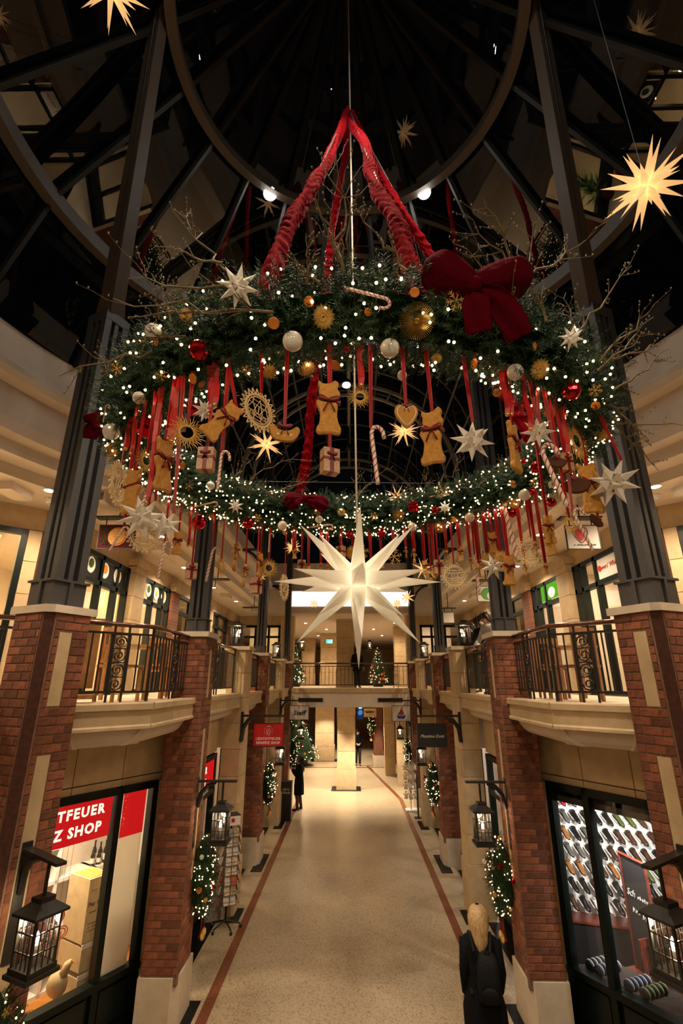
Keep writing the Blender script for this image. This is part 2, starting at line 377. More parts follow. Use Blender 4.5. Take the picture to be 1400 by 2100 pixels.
for s, side, shop in SIDES:
    # near pier, turned towards the rotunda
    B = Vector((-3.13, 5.10)); u = V(UX, UY); w = V(-UY, UX)              # u along inner face, w along the camera face
    corner = lambda a, b, B=B, u=u, w=w: (B.x + u.x * a + w.x * b, B.y + u.y * a + w.y * b)
    c0 = corner(.24, .27)
    t = thing('brick_pier', f'big turned brick pier with long stone inlays beside the {shop} window', 'pillar', (c0[0] * s, c0[1], 0))
    core = [corner(-.022, .05), corner(.05, -.022), corner(.47, -.022), corner(.47, .54), corner(-.022, .54)]
    MB(s).prism(core, .6, 4.99).build('core', 'mortar', t, fix=True)
    MB(s).prism([corner(-.0255, .052), corner(.052, -.0255), corner(.06, .0), corner(.0, .06)], 1.5, 4.985).build('groove_shade', 'brick_shade', t, fix=True)  # dark strip: the shade of the corner recess is put into its colour
    ins = [(.13, .28, 4.06, 4.80), (.13, .28, 1.55, 3.62)]
    if s == 1:
        brick_face(t, corner(.0, .53), tuple(-w), .46, 1.5, 4.99)
        brick_face(t, corner(.07, .0), tuple(u), .40, 1.5, 4.99, [(a - .07, b - .07, c, d) for a, b, c, d in ins])
    else:
        m = lambda p: (-p[0], p[1])
        brick_face(t, m(corner(.0, .07)), (w.x * -1, w.y), .46, 1.5, 4.99)
        brick_face(t, m(corner(.47, .0)), (u.x, -u.y), .40, 1.5, 4.99, [(.47 - b, .47 - a, c, d) for a, b, c, d in ins])
    for a, b, c, d in ins:
        p, q = corner(a + .006, -.0265), corner(b - .006, -.0265); p2, q2 = corner(b - .006, .03), corner(a + .006, .03)
        MB(s).prism([p, q, p2, q2], c + .006, d - .006).build('stone_inlay', 'stone', t, fix=True)
    MB(s).prism([corner(-.05, -.05), corner(.55, -.05), corner(.55, .6), corner(-.05, .6)], 0, .62).build('plinth', 'stone_pale', t, fix=True)
    MB(s).prism([corner(.01, .03), corner(.03, .01), corner(.49, .01), corner(.49, .55), corner(.01, .55)], .6, 1.5).build('lower_brickwork', 'brick_far', t, fix=True)
    cap(t, [corner(-.05, .02), corner(.02, -.05), corner(.53, -.05), corner(.53, .6), corner(-.05, .6)], s)
    PIERS['P1', s] = (t, corner)
    # axis aligned piers
    for nm, y0, dep, lab in (('P2', 8.1, .58, f'brick pier carrying a wall lantern next to the {shop} window'), ('P3', 14.25, .58, f'slimmer brick pier farther along the {side} of the arcade past the first hanging sign' if 0 else
            ('brick pier behind the red hanging sign' if s == 1 else 'brick pier behind the black hanging sign')), ('P4', 20.3, .5, 'brick pier at the end of the footbridge on the hat-sign side' if 0 else ('brick pier where the footbridge meets the red sign gallery' if s == 1 else 'brick pier where the footbridge meets the black sign gallery'))):
        x1, x0 = -2.34, -2.80
        t = thing('brick_pier', lab, 'pillar', ((x0 + x1) / 2 * s, y0 + dep / 2, 0))
        if nm != 'P4':
            MB(s).bb(x0, x1 + .022, y0 - .022, y0 + dep - .03, .5, 4.99).build('core', 'mortar', t, fix=True)
            if s == 1:
                brick_face(t, (x0, y0 + .0), (1, 0), x1 - x0 + .022, .62, 4.99); brick_face(t, (x1, y0 - .0), (0, 1), dep - .03, .62, 4.99, [(.23, .35, 4.06, 4.8), (.23, .35, 1.6, 3.6)])
            else:
                brick_face(t, (-x1 - .022, y0), (1, 0), x1 - x0 + .022, .62, 4.99); brick_face(t, (-x1, y0 + dep - .03), (0, -1), dep - .03, .62, 4.99, [(.23, .35, 4.06, 4.8), (.23, .35, 1.6, 3.6)])
            for c, d in ((4.06, 4.8), (1.6, 3.6)): MB(s).bb(x1 - .02, x1 + .0265, y0 + .235, y0 + .345, c, d).build('stone_inlay', 'stone', t, fix=True)
        else: MB(s).bb(x0, x1, y0, y0 + dep, .5, 4.99).build('brickwork', 'brick_far', t, fix=True)
        MB(s).prism([(x0 - .03, y0 - .05), (x1 - .04, y0 - .05), (x1 + .05, y0 + .10), (x1 + .05, y0 + dep + .04), (x0 - .03, y0 + dep + .04)], 0, .6).build('plinth', 'stone_pale', t, fix=True)
        cap(t, [(x0 - .06, y0 - .06), (x1 + .06, y0 - .06), (x1 + .06, y0 + dep + .06), (x0 - .06, y0 + dep + .06)], s)
        PIERS[nm, s] = (t, None)
    # sandstone pilasters between the piers
    for nm, y0, lab in (('S2', 11.46, 'sandstone pilaster of stacked blocks bearing the ' + ('red hanging sign' if s == 1 else 'black hanging sign')), ('S3', 17.75, 'sandstone pilaster of stacked blocks bearing the ' + ('white lettered hanging sign' if s == 1 else 'sailing boat hanging sign'))):
        x1, x0 = -2.32, -2.76
        t = thing('stone_pilaster', lab, 'pillar', ((x0 + x1) / 2 * s, y0 + .28, 0))
        z = 0.0
        for k in range(10):
            h = .88 if k == 0 else .515; h = min(h, 4.98 - z)
            if h <= .02: break
            e = .03 if k == 0 else 0
            MB(s).prism([(x0 - e, y0 - e), (x1 - .05 + e, y0 - e), (x1 + e, y0 + .05 - e), (x1 + e, y0 + .55 + e), (x0 - e, y0 + .55 + e)], z, z + h - .008).build('stone_block', 'stone', t, fix=True); z += h
        MB(s).prism([(x0 + .02, y0 + .02), (x1 - .05, y0 + .02), (x1 - .02, y0 + .05), (x1 - .02, y0 + .53), (x0 + .02, y0 + .53)], .02, 4.97).build('joint_core', 'joint', t, fix=True)
        MB(s).bb(x0 - .08, x1 + .05, y0 - .06, y0 + .61, 4.98, 5.06).build('cap_stone', 'stone_pale', t, fix=True)
# ---- steel columns on the piers
def steel_column(c, w, z0, z1, rz, lab, s, group=None):
    t = thing('steel_column', lab, 'column', (c[0], c[1], z0), group)
    M = Matrix.Rotation(rz, 3, 'Z')
    def bx(m, x, y, a, b, lo, hi): 
        q = M @ V(x, y, 0); m.box((c[0] + q.x, c[1] + q.y, (lo + hi) / 2), (a, b, hi - lo), rz)
    m = MB(); bx(m, 0, 0, w * 1.1, w * 1.1, z0, z0 + w * .75); m.build('base_block', 'steel', t)
    m = MB(); bx(m, 0, 0, w * 1.25, w * 1.25, z0 + w * .75, z0 + w * .82)
    for k in range(4):
        q = Matrix.Rotation(k * pi / 2, 3, 'Z') @ V(0, -w * .56, 0); bx(m, q.x, q.y, w * .12, w * .12, z0, z0 + w * .75)
    m.build('collar', 'steel', t)
    m = MB(); bx(m, 0, 0, w * .7, w * .7, z0 + w * .8, z1); m.build('recess', 'slot', t)
    h = w / 2; p = w * .26
    for sx in (-1, 1):
        for sy in (-1, 1):
            m = MB(); bx(m, sx * (h - p / 2), sy * (h - p / 2), p, p, z0 + w * .8, z1); m.build('corner_post', 'steel', t)
    for k in range(4):
        q = Matrix.Rotation(k * pi / 2, 3, 'Z') @ V(0, -h + w * .1, 0); m = MB(); bx(m, q.x, q.y, w * .16, w * .16, z0 + w * .8, z1); m.build('rib', 'steel', t)
    m = MB(); bx(m, 0, 0, w * 1.02, w * 1.02, z1 - .02, z1 + .12); m.build('head_plate', 'steel', t)
    return t
for s, side, shop in SIDES:
    c = PIERS['P1', s][1](.24, .29)
    steel_column((c[0] * s, c[1]), .36, 5.07, 8.9, -R(25) * s, f'thick grey steel column on the big turned pier beside the {shop}', s)
    for nm, y, w, lab in (('P2', 8.4, .29, f'grey steel column above the lantern pier next to the {shop}'), ('P3', 14.54, .25, 'slim steel column above the ' + ('red hanging sign' if s == 1 else 'black hanging sign')), ('P4', 20.55, .24, 'slim steel column at the footbridge on the ' + ('red sign side' if s == 1 else 'black sign side'))):
        steel_column((-2.57 * s, y), w, 5.07, 10.9, 0, lab, s)
# ---- footbridge
t = thing('footbridge', 'stone faced footbridge crossing the arcade between the galleries', 'bridge', (0, 20.3, 3.35))
MB().bb(-2.3, 2.3, 20.36, 22.2, 3.36, 4.05).build('deck', 'stone_pale', t)
MB().bb(-2.32, 2.32, 20.33, 20.5, 3.36, 3.90).build('beam', 'plaster', t)
for k in range(6): MB().bb(-2.3 + k * .766, -2.3 + k * .766 + .758, 20.28, 20.5, 3.9, 4.06).build('stone_panel', 'stone', t)
for sx in (-1, 1):
    v = thing('vent_grille', 'dark slatted vent on the white beam under the footbridge by the ' + ('white lettered sign' if sx < 0 else 'sailing boat sign'), 'vent', (sx * 1.55, 20.3, 3.62))
    v2 = MB().bb(sx * 1.55 - .48, sx * 1.55 + .48, 20.30, 20.33, 3.56, 3.70).build('frame', 'steel_dark', v)
    for k in range(5): MB().bb(sx * 1.55 - .46, sx * 1.55 + .46, 20.285, 20.30, 3.575 + k * .025, 3.59 + k * .025).build('slat', 'iron', v2)
ce = struct('ceiling_arcade', 'white ceiling of the ground floor beyond the footbridge')
MB().bb(-9, 9, 22.25, 46, 3.34, 3.45).build('plaster_field', 'plaster', ce)
f2 = struct('floor_far_gallery', 'upper floor beyond the footbridge'); MB().bb(-9, 9, 22.2, 46, 3.75, 4.05).build('slab', 'stone_pale', f2)
# ---- upper ceiling with drum, cornice and luminous coffer
CY = 4.1
DRUM = [(5.6, 7.05), (5.25, 7.05), (5.25, 7.22), (4.95, 7.24), (4.95, 7.42), (4.78, 7.46), (4.74, 7.6), (4.74, 8.05), (4.60, 8.10), (4.56, 8.18), (4.56, 8.26), (4.70, 8.34), (4.72, 8.40), (4.72, 8.85), (5.0, 8.9)]
ce = struct('ceiling', 'white plaster gallery ceiling round the glass roof')
a0, a1 = R(136.5), R(403.5); n = 72; m = MB(); k = len(DRUM)
for i in range(n + 1):
    a = a0 + (a1 - a0) * i / n
    m.v += [(r * cos(a), CY + r * sin(a), z) for r, z in DRUM]
for i in range(n):
    for j in range(k - 1): m.f.append((i * k + j, i * k + j + 1, (i + 1) * k + j + 1, (i + 1) * k + j))
m.build('drum_cornice', 'plaster', ce)
CO = [(-(r - 4.72 + 3.42), z + .004) for r, z in DRUM]
for s, side, _ in SIDES:
    m = MB(s); kk = len(CO)
    m.add([(x, 7.25, z) for x, z in CO] + [(x, 21.0, z) for x, z in CO], [(j, j + 1, kk + j + 1, kk + j) for j in range(kk - 1)]); m.build('edge_cornice', 'plaster', ce)
    P = [(-5.6 * cos(a), CY + 5.6 * sin(a)) for a in [R(-90 + 130 * i / 24) for i in range(25)]]
    P = [p for p in P if not (p[0] > -4.3 and p[1] > 5)] + [(-4.3, 7.73)]
    MB(s).prism(P + [(-4.3, 21), (-9, 21), (-9, -1.5)], 7.05, 7.2).build('gallery_ceiling', 'plaster', ce, fix=True)
    MB(s).bb(-4.7, -3.98, 7.45, 8.5, 7.06, 7.19).build('corner_fill', 'plaster', ce)
    for y in (6.7, 10.2, 13.2, 16.2):          # shallow cross beams with coves near the edge
        MB(s).bb(-4.25 - (y < 7) * .9, -3.98 - (y < 7) * .9, y - .25, y + .25, 6.93, 7.06).build('ceiling_boss', 'plaster', ce, fix=True)
MB().bb(-9, 9, -4, -.75, 7.05, 7.3).build('near_ceiling', 'plaster', ce)
MB().bb(-9, 9, 21.0, 46, 7.05, 7.3).build('far_ceiling', 'plaster', ce)
MB().bb(-4.4, 4.4, 20.9, 21.05, 7.05, 9.2).build('end_upstand', 'plaster', ce)
t = thing('light_coffer', 'wide glowing light panel hung over the far end of the arcade', 'ceiling light', (0, 21.2, 7.5))
MB().bb(-2.5, 2.5, 20.80, 20.88, 7.32, 7.95).build('diffuser', 'panel_light', t)
MB().bb(-2.56, 2.56, 20.82, 20.9, 7.26, 8.01).build('frame', 'plaster', t)
# ---- downlights and smoke detectors
dl = None
for x, y in DOWN_UP:
    t = thing('downlight', 'small round recessed downlight in the gallery ceiling', 'light', (x, y, 7.05), 'recessed gallery downlights') if dl is None else dup(dl, (x, y, 7.05))
    if dl is None:
        dl = t; MB().lathe([(.085, 7.035), (.085, 7.05)], (x, y, 0), 16).build('ring', 'white', t); MB().lathe([(.06, 7.03), (.06, 7.036)], (x, y, 0), 16).build('lens', 'downlight', t.children[0])
for x, y in NEAR_FILL: dup(dl, (x, y, 7.05), label='downlight added out of view in the near gallery ceiling', group='added near gallery downlights')
for i, (x, y) in enumerate(DOWN_LOW):
    dup(dl, (x, y, 3.345), label='round recessed downlight in the ceiling behind the footbridge', group='arcade downlights')
sd = None
for s in (-1, 1):
    t = thing('smoke_detector', 'white smoke detector on the gallery ceiling by the ' + ('restaurant window' if s < 0 else 'shop with the open door'), 'detector', (s * 4.75, 7.2, 7.05))
    MB().lathe([(.05, 6.97), (.075, 6.99), (.08, 7.03), (.1, 7.03), (.1, 7.05)], (s * 4.75, 7.2, 0), 16).build('housing', 'white', t); MB().lathe([(.03, 6.955), (.03, 6.972)], (s * 4.75, 7.2, 0), 10).build('sensor', 'plaster', t)
# ---- central columns beyond the bridge
for x0, x1, y0, z0, z1, lab in ((-.58, .2, 23.2, 0, 3.34, 'square sandstone column standing mid-floor under the footbridge'), (-2.06, -.97, 31.0, 0, 3.34, 'broad sandstone column beside the big christmas tree'),
                          (-.62, .18, 23.2, 4.05, 7.05, 'sandstone column on the upper floor behind the big star'), (-1.75, -.8, 30.0, 4.05, 7.05, 'pale broad column with the green exit sign'), (-3.2, -2.35, 33.5, 4.05, 7.05, 'pale far column left standing behind the exit sign column' if 0 else 'far stone column behind the exit sign column'),
                          (2.3, 3.0, 26, 4.05, 7.05, 'stone pillar with a small box beside the upper christmas tree')):
    t = thing('stone_column', lab, 'pillar', ((x0 + x1) / 2, y0 + .4, z0)); z = z0; d = x1 - x0
    MB().bb(x0 + .02, x1 - .02, y0 + .02, y0 + d - .02, z0, z1).build('joint_core', 'joint', t)
    k = 0
    while z < z1 - .05:
        h = min(.70 if k else .78, z1 - z); e = .03 if k == 0 else (.0 if z + h < z1 - .3 else .02)
        MB().bb(x0 - e, x1 + e, y0 - e, y0 + d + e, z, z + h - .012).build('stone_block', 'stone', t); z += h; k += 1
t = thing('exit_sign', 'small green lit exit sign on the pale broad column', 'sign', (-1.2, 29.9, 6.55))
MB().bb(-1.42, -1.04, 29.93, 29.98, 6.45, 6.68).build('housing', 'white', t)
emis('exit_green', (.05, .8, .45), 1.6); emis('exit_white', (.8, 1, .9), 1.6)
MB().bb(-1.41, -1.05, 29.92, 29.932, 6.46, 6.67).build('face', 'exit_green', t)
MB().slab([(0, 0), (.05, .02), (.09, 0), (.12, .01), (.08, .06), (.1, .1), (.05, .13), (.04, .08), (.0, .05)], (-1.30, 29.918, 6.49), (1, 0, 0), (0, 0, 1), (0, -1, 0), .002).build('figure', 'exit_white', t)
MB().bb(-1.15, -1.08, 29.916, 29.92, 6.48, 6.65).build('door_symbol', 'exit_white', t)
# ---- far walls
fw = struct('wall_far', 'far end wall of the arcade'); MB().bb(-9, 9, 45.5, 46, 0, 7.3).build('plaster_field', 'stone', fw)
# ================================================================ walls, shopfronts, railings
def text(body, loc, right, up, size, mt, parent, name='lettering', ext=.002, align='CENTER', spacing=1.0, shear=0, bold=0):
    parent = next((c for c in parent.children if c.name.startswith('panel')), parent)
    cu = bpy.data.curves.new(name, 'FONT'); cu.body = body; cu.size = size; cu.extrude = ext; cu.align_x = align; cu.align_y = 'CENTER'; cu.space_character = spacing; cu.shear = shear; cu.offset = bold
    cu.resolution_u = 2
    o = bpy.data.objects.new(name, cu); me = bpy.data.meshes.new_from_object(o); bpy.data.objects.remove(o)
    r, u = Vector(right).normalized(), Vector(up).normalized(); n = r.cross(u)
    M = Matrix((r, u, n)).transposed(); me.transform(M.to_4x4())
    me.materials.clear(); me.materials.append(MT[mt]); q = bpy.data.objects.new(name, me); COL.objects.link(q); q.location = Vector(loc) - wloc(parent); q.parent = parent
    return q
def scribble(parent, c, right, up, w, h, mt, seed=0, name='illegible_lettering'):      # small print too fine to read: loose strokes
    parent = next((o for o in parent.children if o.name.startswith('panel')), parent); q = random.Random(seed); c, r, u = Vector(c), Vector(right), Vector(up); m = MB(); x = -w / 2
    while x < w / 2:
        l = h * q.uniform(.5, .9)
        if q.random() > .15: m.tube([c + r * x - u * h * .4, c + r * (x + l * .3) + u * h * q.uniform(.1, .5), c + r * (x + l * .5) - u * h * .3, c + r * (x + l * .8) + u * h * q.uniform(0, .3)], h * .09, 4)
        x += l
    return m.build(name, mt, parent)
def wallframe(s, a, b):
    a, b = Vector(a), Vector(b); d = (b - a); L = d.length; d = d / L; return a, d, L
def wbox(m, a, d, t0, t1, k0, k1, z0, z1):      # k: + is towards the arcade (right of d when mirrored left side runs towards +y)
    n = V(d.y, -d.x)
    P = [a + d * t + n * k for t, k in ((t0, k0), (t1, k0), (t1, k1), (t0, k1))]
    m.prism([(p.x, p.y) for p in P], z0, z1)
def shopfront(s, name, a, b, z0, z1, mulls, kick=.62, transom=None, label=None, pane='glass', fr='frame_green', fw=.09, skip=()):
    st = struct(name, label); a, d, L = wallframe(s, a, b); m = MB(s)
    for t in [0] + list(mulls) + [L - fw]: wbox(m, a, d, t, t + fw, -.06, .06, z0, z1)
    wbox(m, a, d, 0, L, -.06, .06, z1 - fw, z1); wbox(m, a, d, 0, L, -.07, .07, z0, z0 + .08)
    if kick: wbox(m, a, d, 0, L, -.07, .08, z0 + kick - .05, z0 + kick + .03)
    if transom: wbox(m, a, d, 0, L, -.06, .06, transom, transom + fw)
    m.build('frame', fr, st, fix=True)
    E = [0] + list(mulls) + [L - fw]
    for i in range(len(E) - 1):
        t0, t1 = E[i] + fw, E[i + 1]
        rows = [(z0 + (kick or 0) + .03, transom or z1 - fw)] + ([(transom + fw, z1 - fw)] if transom else [])
        for j, (p, q) in enumerate(rows):
            if (i, j) in skip: continue
            m = MB(s); wbox(m, a, d, t0, t1, -.006, .0, p, q); m.build('glass_pane', pane, st, fix=True)
        if kick:
            m = MB(s); wbox(m, a, d, t0, t1, -.05, .0, z0 + .08, z0 + kick - .05); wbox(m, a, d, t0 + .05, t1 - .05, 0, .02, z0 + .14, z0 + kick - .11); m.build('kick_panel', 'kick', st, fix=True)
    return st
def fascia(s, parent, a, b, z0, z1, w=.62, mt='stone', th=.06, name='stone_panel'):
    a, d, L = wallframe(s, a, b); n = max(1, round(L / w)); m = MB(s); wbox(m, a, d, 0, L, -.3, -.012, z0, z1); m.build('joint_core', 'joint', parent, fix=True)
    for k in range(n):
        m = MB(s); wbox(m, a, d, (k + .008) * L / n, (k + .992) * L / n, -.06, 0, z0 + .006, z1 - .006); m.build(name, mt, parent, fix=True)
DA = Vector((-2.90, 8.50)); DD = V(-.51, -.86).normalized(); DN = V(DD.y, -DD.x) * -1    # diagonal front; DN points into the shop
def dloc(t, k, s=1): p = DA + DD * t + V(-.86, .51).normalized() * k; return (p.x * s, p.y)
shopno = 0
for s, side, shop in SIDES:
    w = struct('wall_' + side, 'sandstone panelled shop wall')
    dB = DA + DD * 3.0
    # diagonal front between the two first piers (direction reversed so that the arcade is on the right hand)
    fascia(s, w, tuple(dB), tuple(DA + DD * .02), 2.98, 3.62, .72)
    fascia(s, w, tuple(dB), tuple(DA + DD * .02), 2.88, 2.975, .72)
    z = 0
    for k in range(6):
        h = (.62, .5, .5, .5, .5, .26)[k]; m = MB(s); wbox(m, DA + DD * .02, DD, .0, .13, -.05, .10, z, z + h - .008); m.build('jamb_block', 'stone', w, fix=True); z += h
    shopfront(s, 'window_1' if s == 1 else 'window_2', tuple(dB), tuple(DA + DD * .15), 0, 2.88, [2.16], .64, None, f'dark green framed display window of the {shop}')
    # straight bays
    no = 3 if s == 1 else 8
    for y0, y1 in ((8.72, 11.44), (12.06, 14.2), (14.9, 17.7), (18.35, 20.25)):
        fascia(s, w, (-2.85, y0), (-2.85, y1), 2.9, 3.6, .6)
        L = y1 - y0; st = shopfront(s, f'window_{no}', (-2.88, y0 + .05), (-2.88, y1 - .05), 0, 2.88, [L * .28, L * .62], .5, 2.15, 'dark green shopfront with transom lights along the arcade'); no += 1
    # room behind the straight bays
    MB(s).bb(-6.0, -5.9, 8.6, 20.3, 0, 3.6).build('back_wall', 'plaster', w); MB(s).bb(-6.0, -2.95, 20.25, 20.35, 0, 3.6).build('side_wall', 'plaster', w)
    MB(s).prism([(-3.06, 8.66), (-3.10, 10.52), (-6.2, 9.62), (-6.2, 9.72), (-3.0, 10.66), (-2.98, 8.72)], 0, 3.6).build('partition', 'white', w, fix=True)
    # upper gallery wall
    UW = [(-7.4, 5.7), (-5.10, 7.72), (-4.86, 8.35), (-4.86, 21.9)]
    fascia(s, w, UW[0], UW[1], 6.66, 7.06, .8); fascia(s, w, UW[1], UW[2], 6.66, 7.06, .6); fascia(s, w, UW[2], UW[3], 6.66, 7.06, .8)
    a, d, L = wallframe(s, UW[0], UW[1])
    if s == 1: shopfront(s, 'window_20', UW[0], tuple(a + d * (L - .22)), 4.06, 6.65, [.9, 1.85], .4, None, 'restaurant window with warm yellow light on the upper gallery')
    else: shopfront(s, 'window_21', UW[0], tuple(a + d * (L - .22)), 4.06, 6.65, [.9, 1.85], .4, None, 'upper shop window with a lit lamp and dark display')
    for k in range(5):
        m = MB(s); wbox(m, a, d, L - .21, L - .02, -.08, .03, 4.06 + k * .52, 4.06 + (k + 1) * .52 - .01); m.build('jamb_block', 'stone', w, fix=True)
    MB(s).prism([(-5.12, 7.72), (-4.98, 7.60), (-4.74, 8.28), (-4.9, 8.4)], 4.06, 6.66).build('corner_brickwork', 'brick_far', w, fix=True)
    bays = [(8.45, 10.45, 'a'), (11.05, 13.0, 'b'), (13.6, 16.2, 'c'), (16.9, 19.4, 'd'), (20.0, 21.8, 'd')]
    no = 22 if s == 1 else 28
    for y0, y1, kd in bays:
        L = y1 - y0
        if kd in 'ab' : st = shopfront(s, f'window_{no}', (-4.86, y0), (-4.86, y1), 4.06, 6.64, [L * .38, L * .72] if s == 1 else [L * .5, L * .8], 0, 6.05, 'shopfront with door and top light on the upper gallery')
        else: st = shopfront(s, f'window_{no}', (-4.86, y0), (-4.86, y1), 4.06, 6.64, [L * .45], 0, 6.1, 'glazed shopfront farther along the upper gallery')
        WIN = globals().setdefault('WIN', {}); WIN[s, kd + str(no)] = st; no += 1
    for y0, y1, mt_ in ((10.47, 11.03, 'stone'), (13.02, 13.58, 'brick_far'), (16.22, 16.88, 'stone'), (19.42, 19.98, 'brick_far')):
        if mt_ == 'stone':
            z = 4.06
            for k in range(6):
                h = .5 if k < 5 else .16
                MB(s).bb(-5.0, -4.68, y0, y1, z, z + h - .008).build('pilaster_block', 'stone', w); z += h
            MB(s).bb(-5.0, -4.64, y0 - .04, y1 + .04, 6.72, 6.86).build('pilaster_capital', 'stone', w)
        else:
            MB(s).bb(-5.0, -4.74, y0, y1, 4.06, 6.6).build('brick_strip', 'brick_far', w); MB(s).bb(-5.0, -4.66, y0 - .04, y1 + .04, 6.6, 6.8).build('pilaster_capital', 'stone', w)
    # end wall of the gallery
    fascia(s, w, (-4.86, 21.9), (-2.75, 21.9), 6.66, 7.06, .7)
    shopfront(s, 'window_40' if s == 1 else 'window_41', (-4.80, 21.9), (-3.05, 21.9), 4.06, 6.64, [.62, 1.2], 0, 6.1, 'shopfront facing the footbridge at the gallery end')
    z = 4.06
    for k in range(6):
        h = .5; MB(s).bb(-3.02, -2.45, 21.75, 22.3, z, z + h - .01).build('pilaster_block', 'stone', w); z += h
    # rooms behind the upper fronts
    MB(s).bb(-9.0, -8.9, -1, 22, 4.05, 7.05).build('upper_back_wall', 'cream' if 0 else 'plaster', w); MB(s).bb(-4.9, -2.8, 24.5, 24.6, 4.05, 7.05).build('upper_end_wall', 'plaster', w)
    MB(s).bb(-8.9, -4.95, 13.25, 13.35, 4.05, 7.05).build('upper_partition', 'plaster', w)
    # lower far walls
    far = [(-2.06, 23.85, .42), (-1.68, 26.5, .5)] if s == -1 else [(-3.1, 24.0, .5)]
    for x, y, wd_ in far:
        z = 0
        for k in range(7):
            h = .8 if k == 0 else .515; h = min(h, 3.33 - z)
            if h < .05: break
            MB(s).bb(x - wd_, x, y, y + .6, z, z + h - .01).build('pilaster_block', 'stone', w); z += h
MB(-1).bb(-4.5, -2.5, 20.9, 31, 0, 3.34).build('far_shop_wall', 'steel_dark', bpy.data.objects['wall_right'])
t = thing('brick_pier', 'brick pier at the far turn of the arcade beside the sign with small black letters', 'pillar', (1.5, 29.3, 0))
MB().bb(1.25, 1.75, 29.1, 29.6, .55, 3.34).build('brickwork', 'brick_far', t); MB().bb(1.2, 1.8, 29.05, 29.65, 0, .55).build('plinth', 'stone_pale', t)
MB(1).bb(-9, -8.9, 20.9, 45, 0, 7.05).build('far_side_wall', 'stone', bpy.data.objects['wall_left']); MB(-1).bb(-9, -8.9, 20.9, 45, 0, 7.05).build('far_side_wall', 'stone', bpy.data.objects['wall_right'])
# lights inside the shops (ceiling fittings)
mat('cream', (.70, .60, .42), .7)
for s in (1, -1):
    for y in (10.6, 13.2, 16.2, 19): lamp('AREA', (-4.3 * s, y, 3.5), 26, WARM2 if s == 1 else COOL, .5, (-4.3 * s, y, 0), name='shop_ceiling_light')
    for (x, y, p) in ((-6.6, 7.9, 60), (-6.5, 10.4, 50), (-6.4, 12.2, 36), (-6.4, 15, 40), (-6.4, 18.5, 40), (-4.0, 23.3, 26)):
        lamp('AREA', (x * s, y, 6.95), p, (1, .74, .34) if s == 1 else (1, .78, .5), .5, (x * s, y, 4), name='upper_shop_light')
# ---------------------------------------------------------------- railings
def spiral(c, u, w, r, turns=1.6, n=18, flip=1):
    out = []
    for i in range(n + 1):
        f = i / n; a = flip * f * turns * 2 * pi; rr = r * (1 - .8 * f); out.append(c + u * (rr * cos(a)) + w * (rr * sin(a)))
    return out
def railing(name, pts, label, panels=(), step=.115, first=.06, z0=4.06, scale=1):
    base = V(pts[0][0], pts[0][1], z0); t = thing(name, label, 'railing', base); P = [Vector(p) for p in pts]
    top = [V(p.x, p.y, z0 + .93) for p in P]
    m = MB(); m.tube(top, .048, 10, flat=.62); m.build('handrail', 'rail_wood', t, smooth=True)
    m = MB()
    for z, r in ((.82, .016), (.12, .018)):
        for a, b in zip(P, P[1:]): 
            c = (a + b) / 2; d = b - a; m.box((c.x, c.y, z0 + z), (d.length, .034, .026), math.atan2(d.y, d.x))
    m.build('crossbars', 'iron', t)
    bm = MB().box((0, 0, .47), (.017, .017, .68)).mesh('baluster'); bm.materials.append(MT['iron'])
    pm = MB().box((0, 0, .46), (.032, .032, .92)).mesh('post'); pm.materials.append(MT['iron'])
    dist = 0
    for si, (a, b) in enumerate(zip(P, P[1:])):
        d = b - a; L = d.length; d /= L; x = first; rz = math.atan2(d.y, d.x)
        inst('post', pm, t, (a.x + d.x * .03 - base.x, a.y + d.y * .03 - base.y, 0), (0, 0, rz))
        pan = [(q - .1, q + .1) for j, q in panels if j == si]
        while x < L - .03:
            if not any(p <= x <= q for p, q in pan): inst('baluster', bm, t, (a.x + d.x * x - base.x, a.y + d.y * x - base.y, 0), (0, 0, rz))
            x += step
        for p, q in pan:
            m = MB(); u = V(d.x, d.y, 0); w = V(0, 0, 1); o = V(a.x, a.y, z0)
            for e in (p + .01, q - .01): m.box(tuple(o + u * e + w * .46), (.024, .024, .92), rz)
            for k in range(4):
                c = o + u * ((p + q) / 2) + w * (.21 + k * .17)
                m.tube(spiral(c, u, w, .075, flip=1 if k % 2 else -1), .010, 6); m.box(tuple(c + w * .085), (.19, .02, .014), rz)
                m.tube([c - u * .07 - w * .06, c - u * .02 - w * .08, c + u * .06 - w * .05], .006, 5)
            m.build('scroll_panel', 'iron', t)
    e = P[-1]; inst('post', pm, t, (e.x - base.x, e.y - base.y, 0))
    return t
for s, side, shop in SIDES:
    mm = lambda L: [(x * s, y) for x, y in L]
    railing('railing', mm([(-3.28, 5.98), (-2.62, 6.62), (-2.62, 8.12)]), 'iron balcony railing with scroll panels and a bend, ' + ('before the restaurant tables' if s == 1 else 'before the wooden bistro chairs'), [(0, .52), (1, .95)])
    railing('railing', mm([(-4.2, 3.2), (-4.2, 5.3), (-3.72, 5.7)]), 'balcony railing piece outside the turned pier by the ' + shop, [(0, 1.4)])
    for y0, y1, a in ((8.72, 11.42, 'lantern pier and the ' + ('red sign' if s == 1 else 'black sign') + ' pilaster'), (12.05, 14.2, ('red sign' if s == 1 else 'black sign') + ' pilaster and the next brick pier'), (14.86, 17.7, 'second brick pier and the farther pilaster, ' + ('red sign side' if s == 1 else 'black sign side')), (18.32, 20.25, 'farther pilaster and the bridge, ' + ('red sign side' if s == 1 else 'black sign side'))):
        railing('railing', mm([(-2.6, y0), (-2.6, y1)]), 'straight iron railing between the ' + a, [(0, (y1 - y0) * .45)])
railing('railing', [(-2.3, 20.4), (2.3, 20.4)], 'railing across the footbridge with a dark wooden handrail', [(0, 4.1)], step=.155)
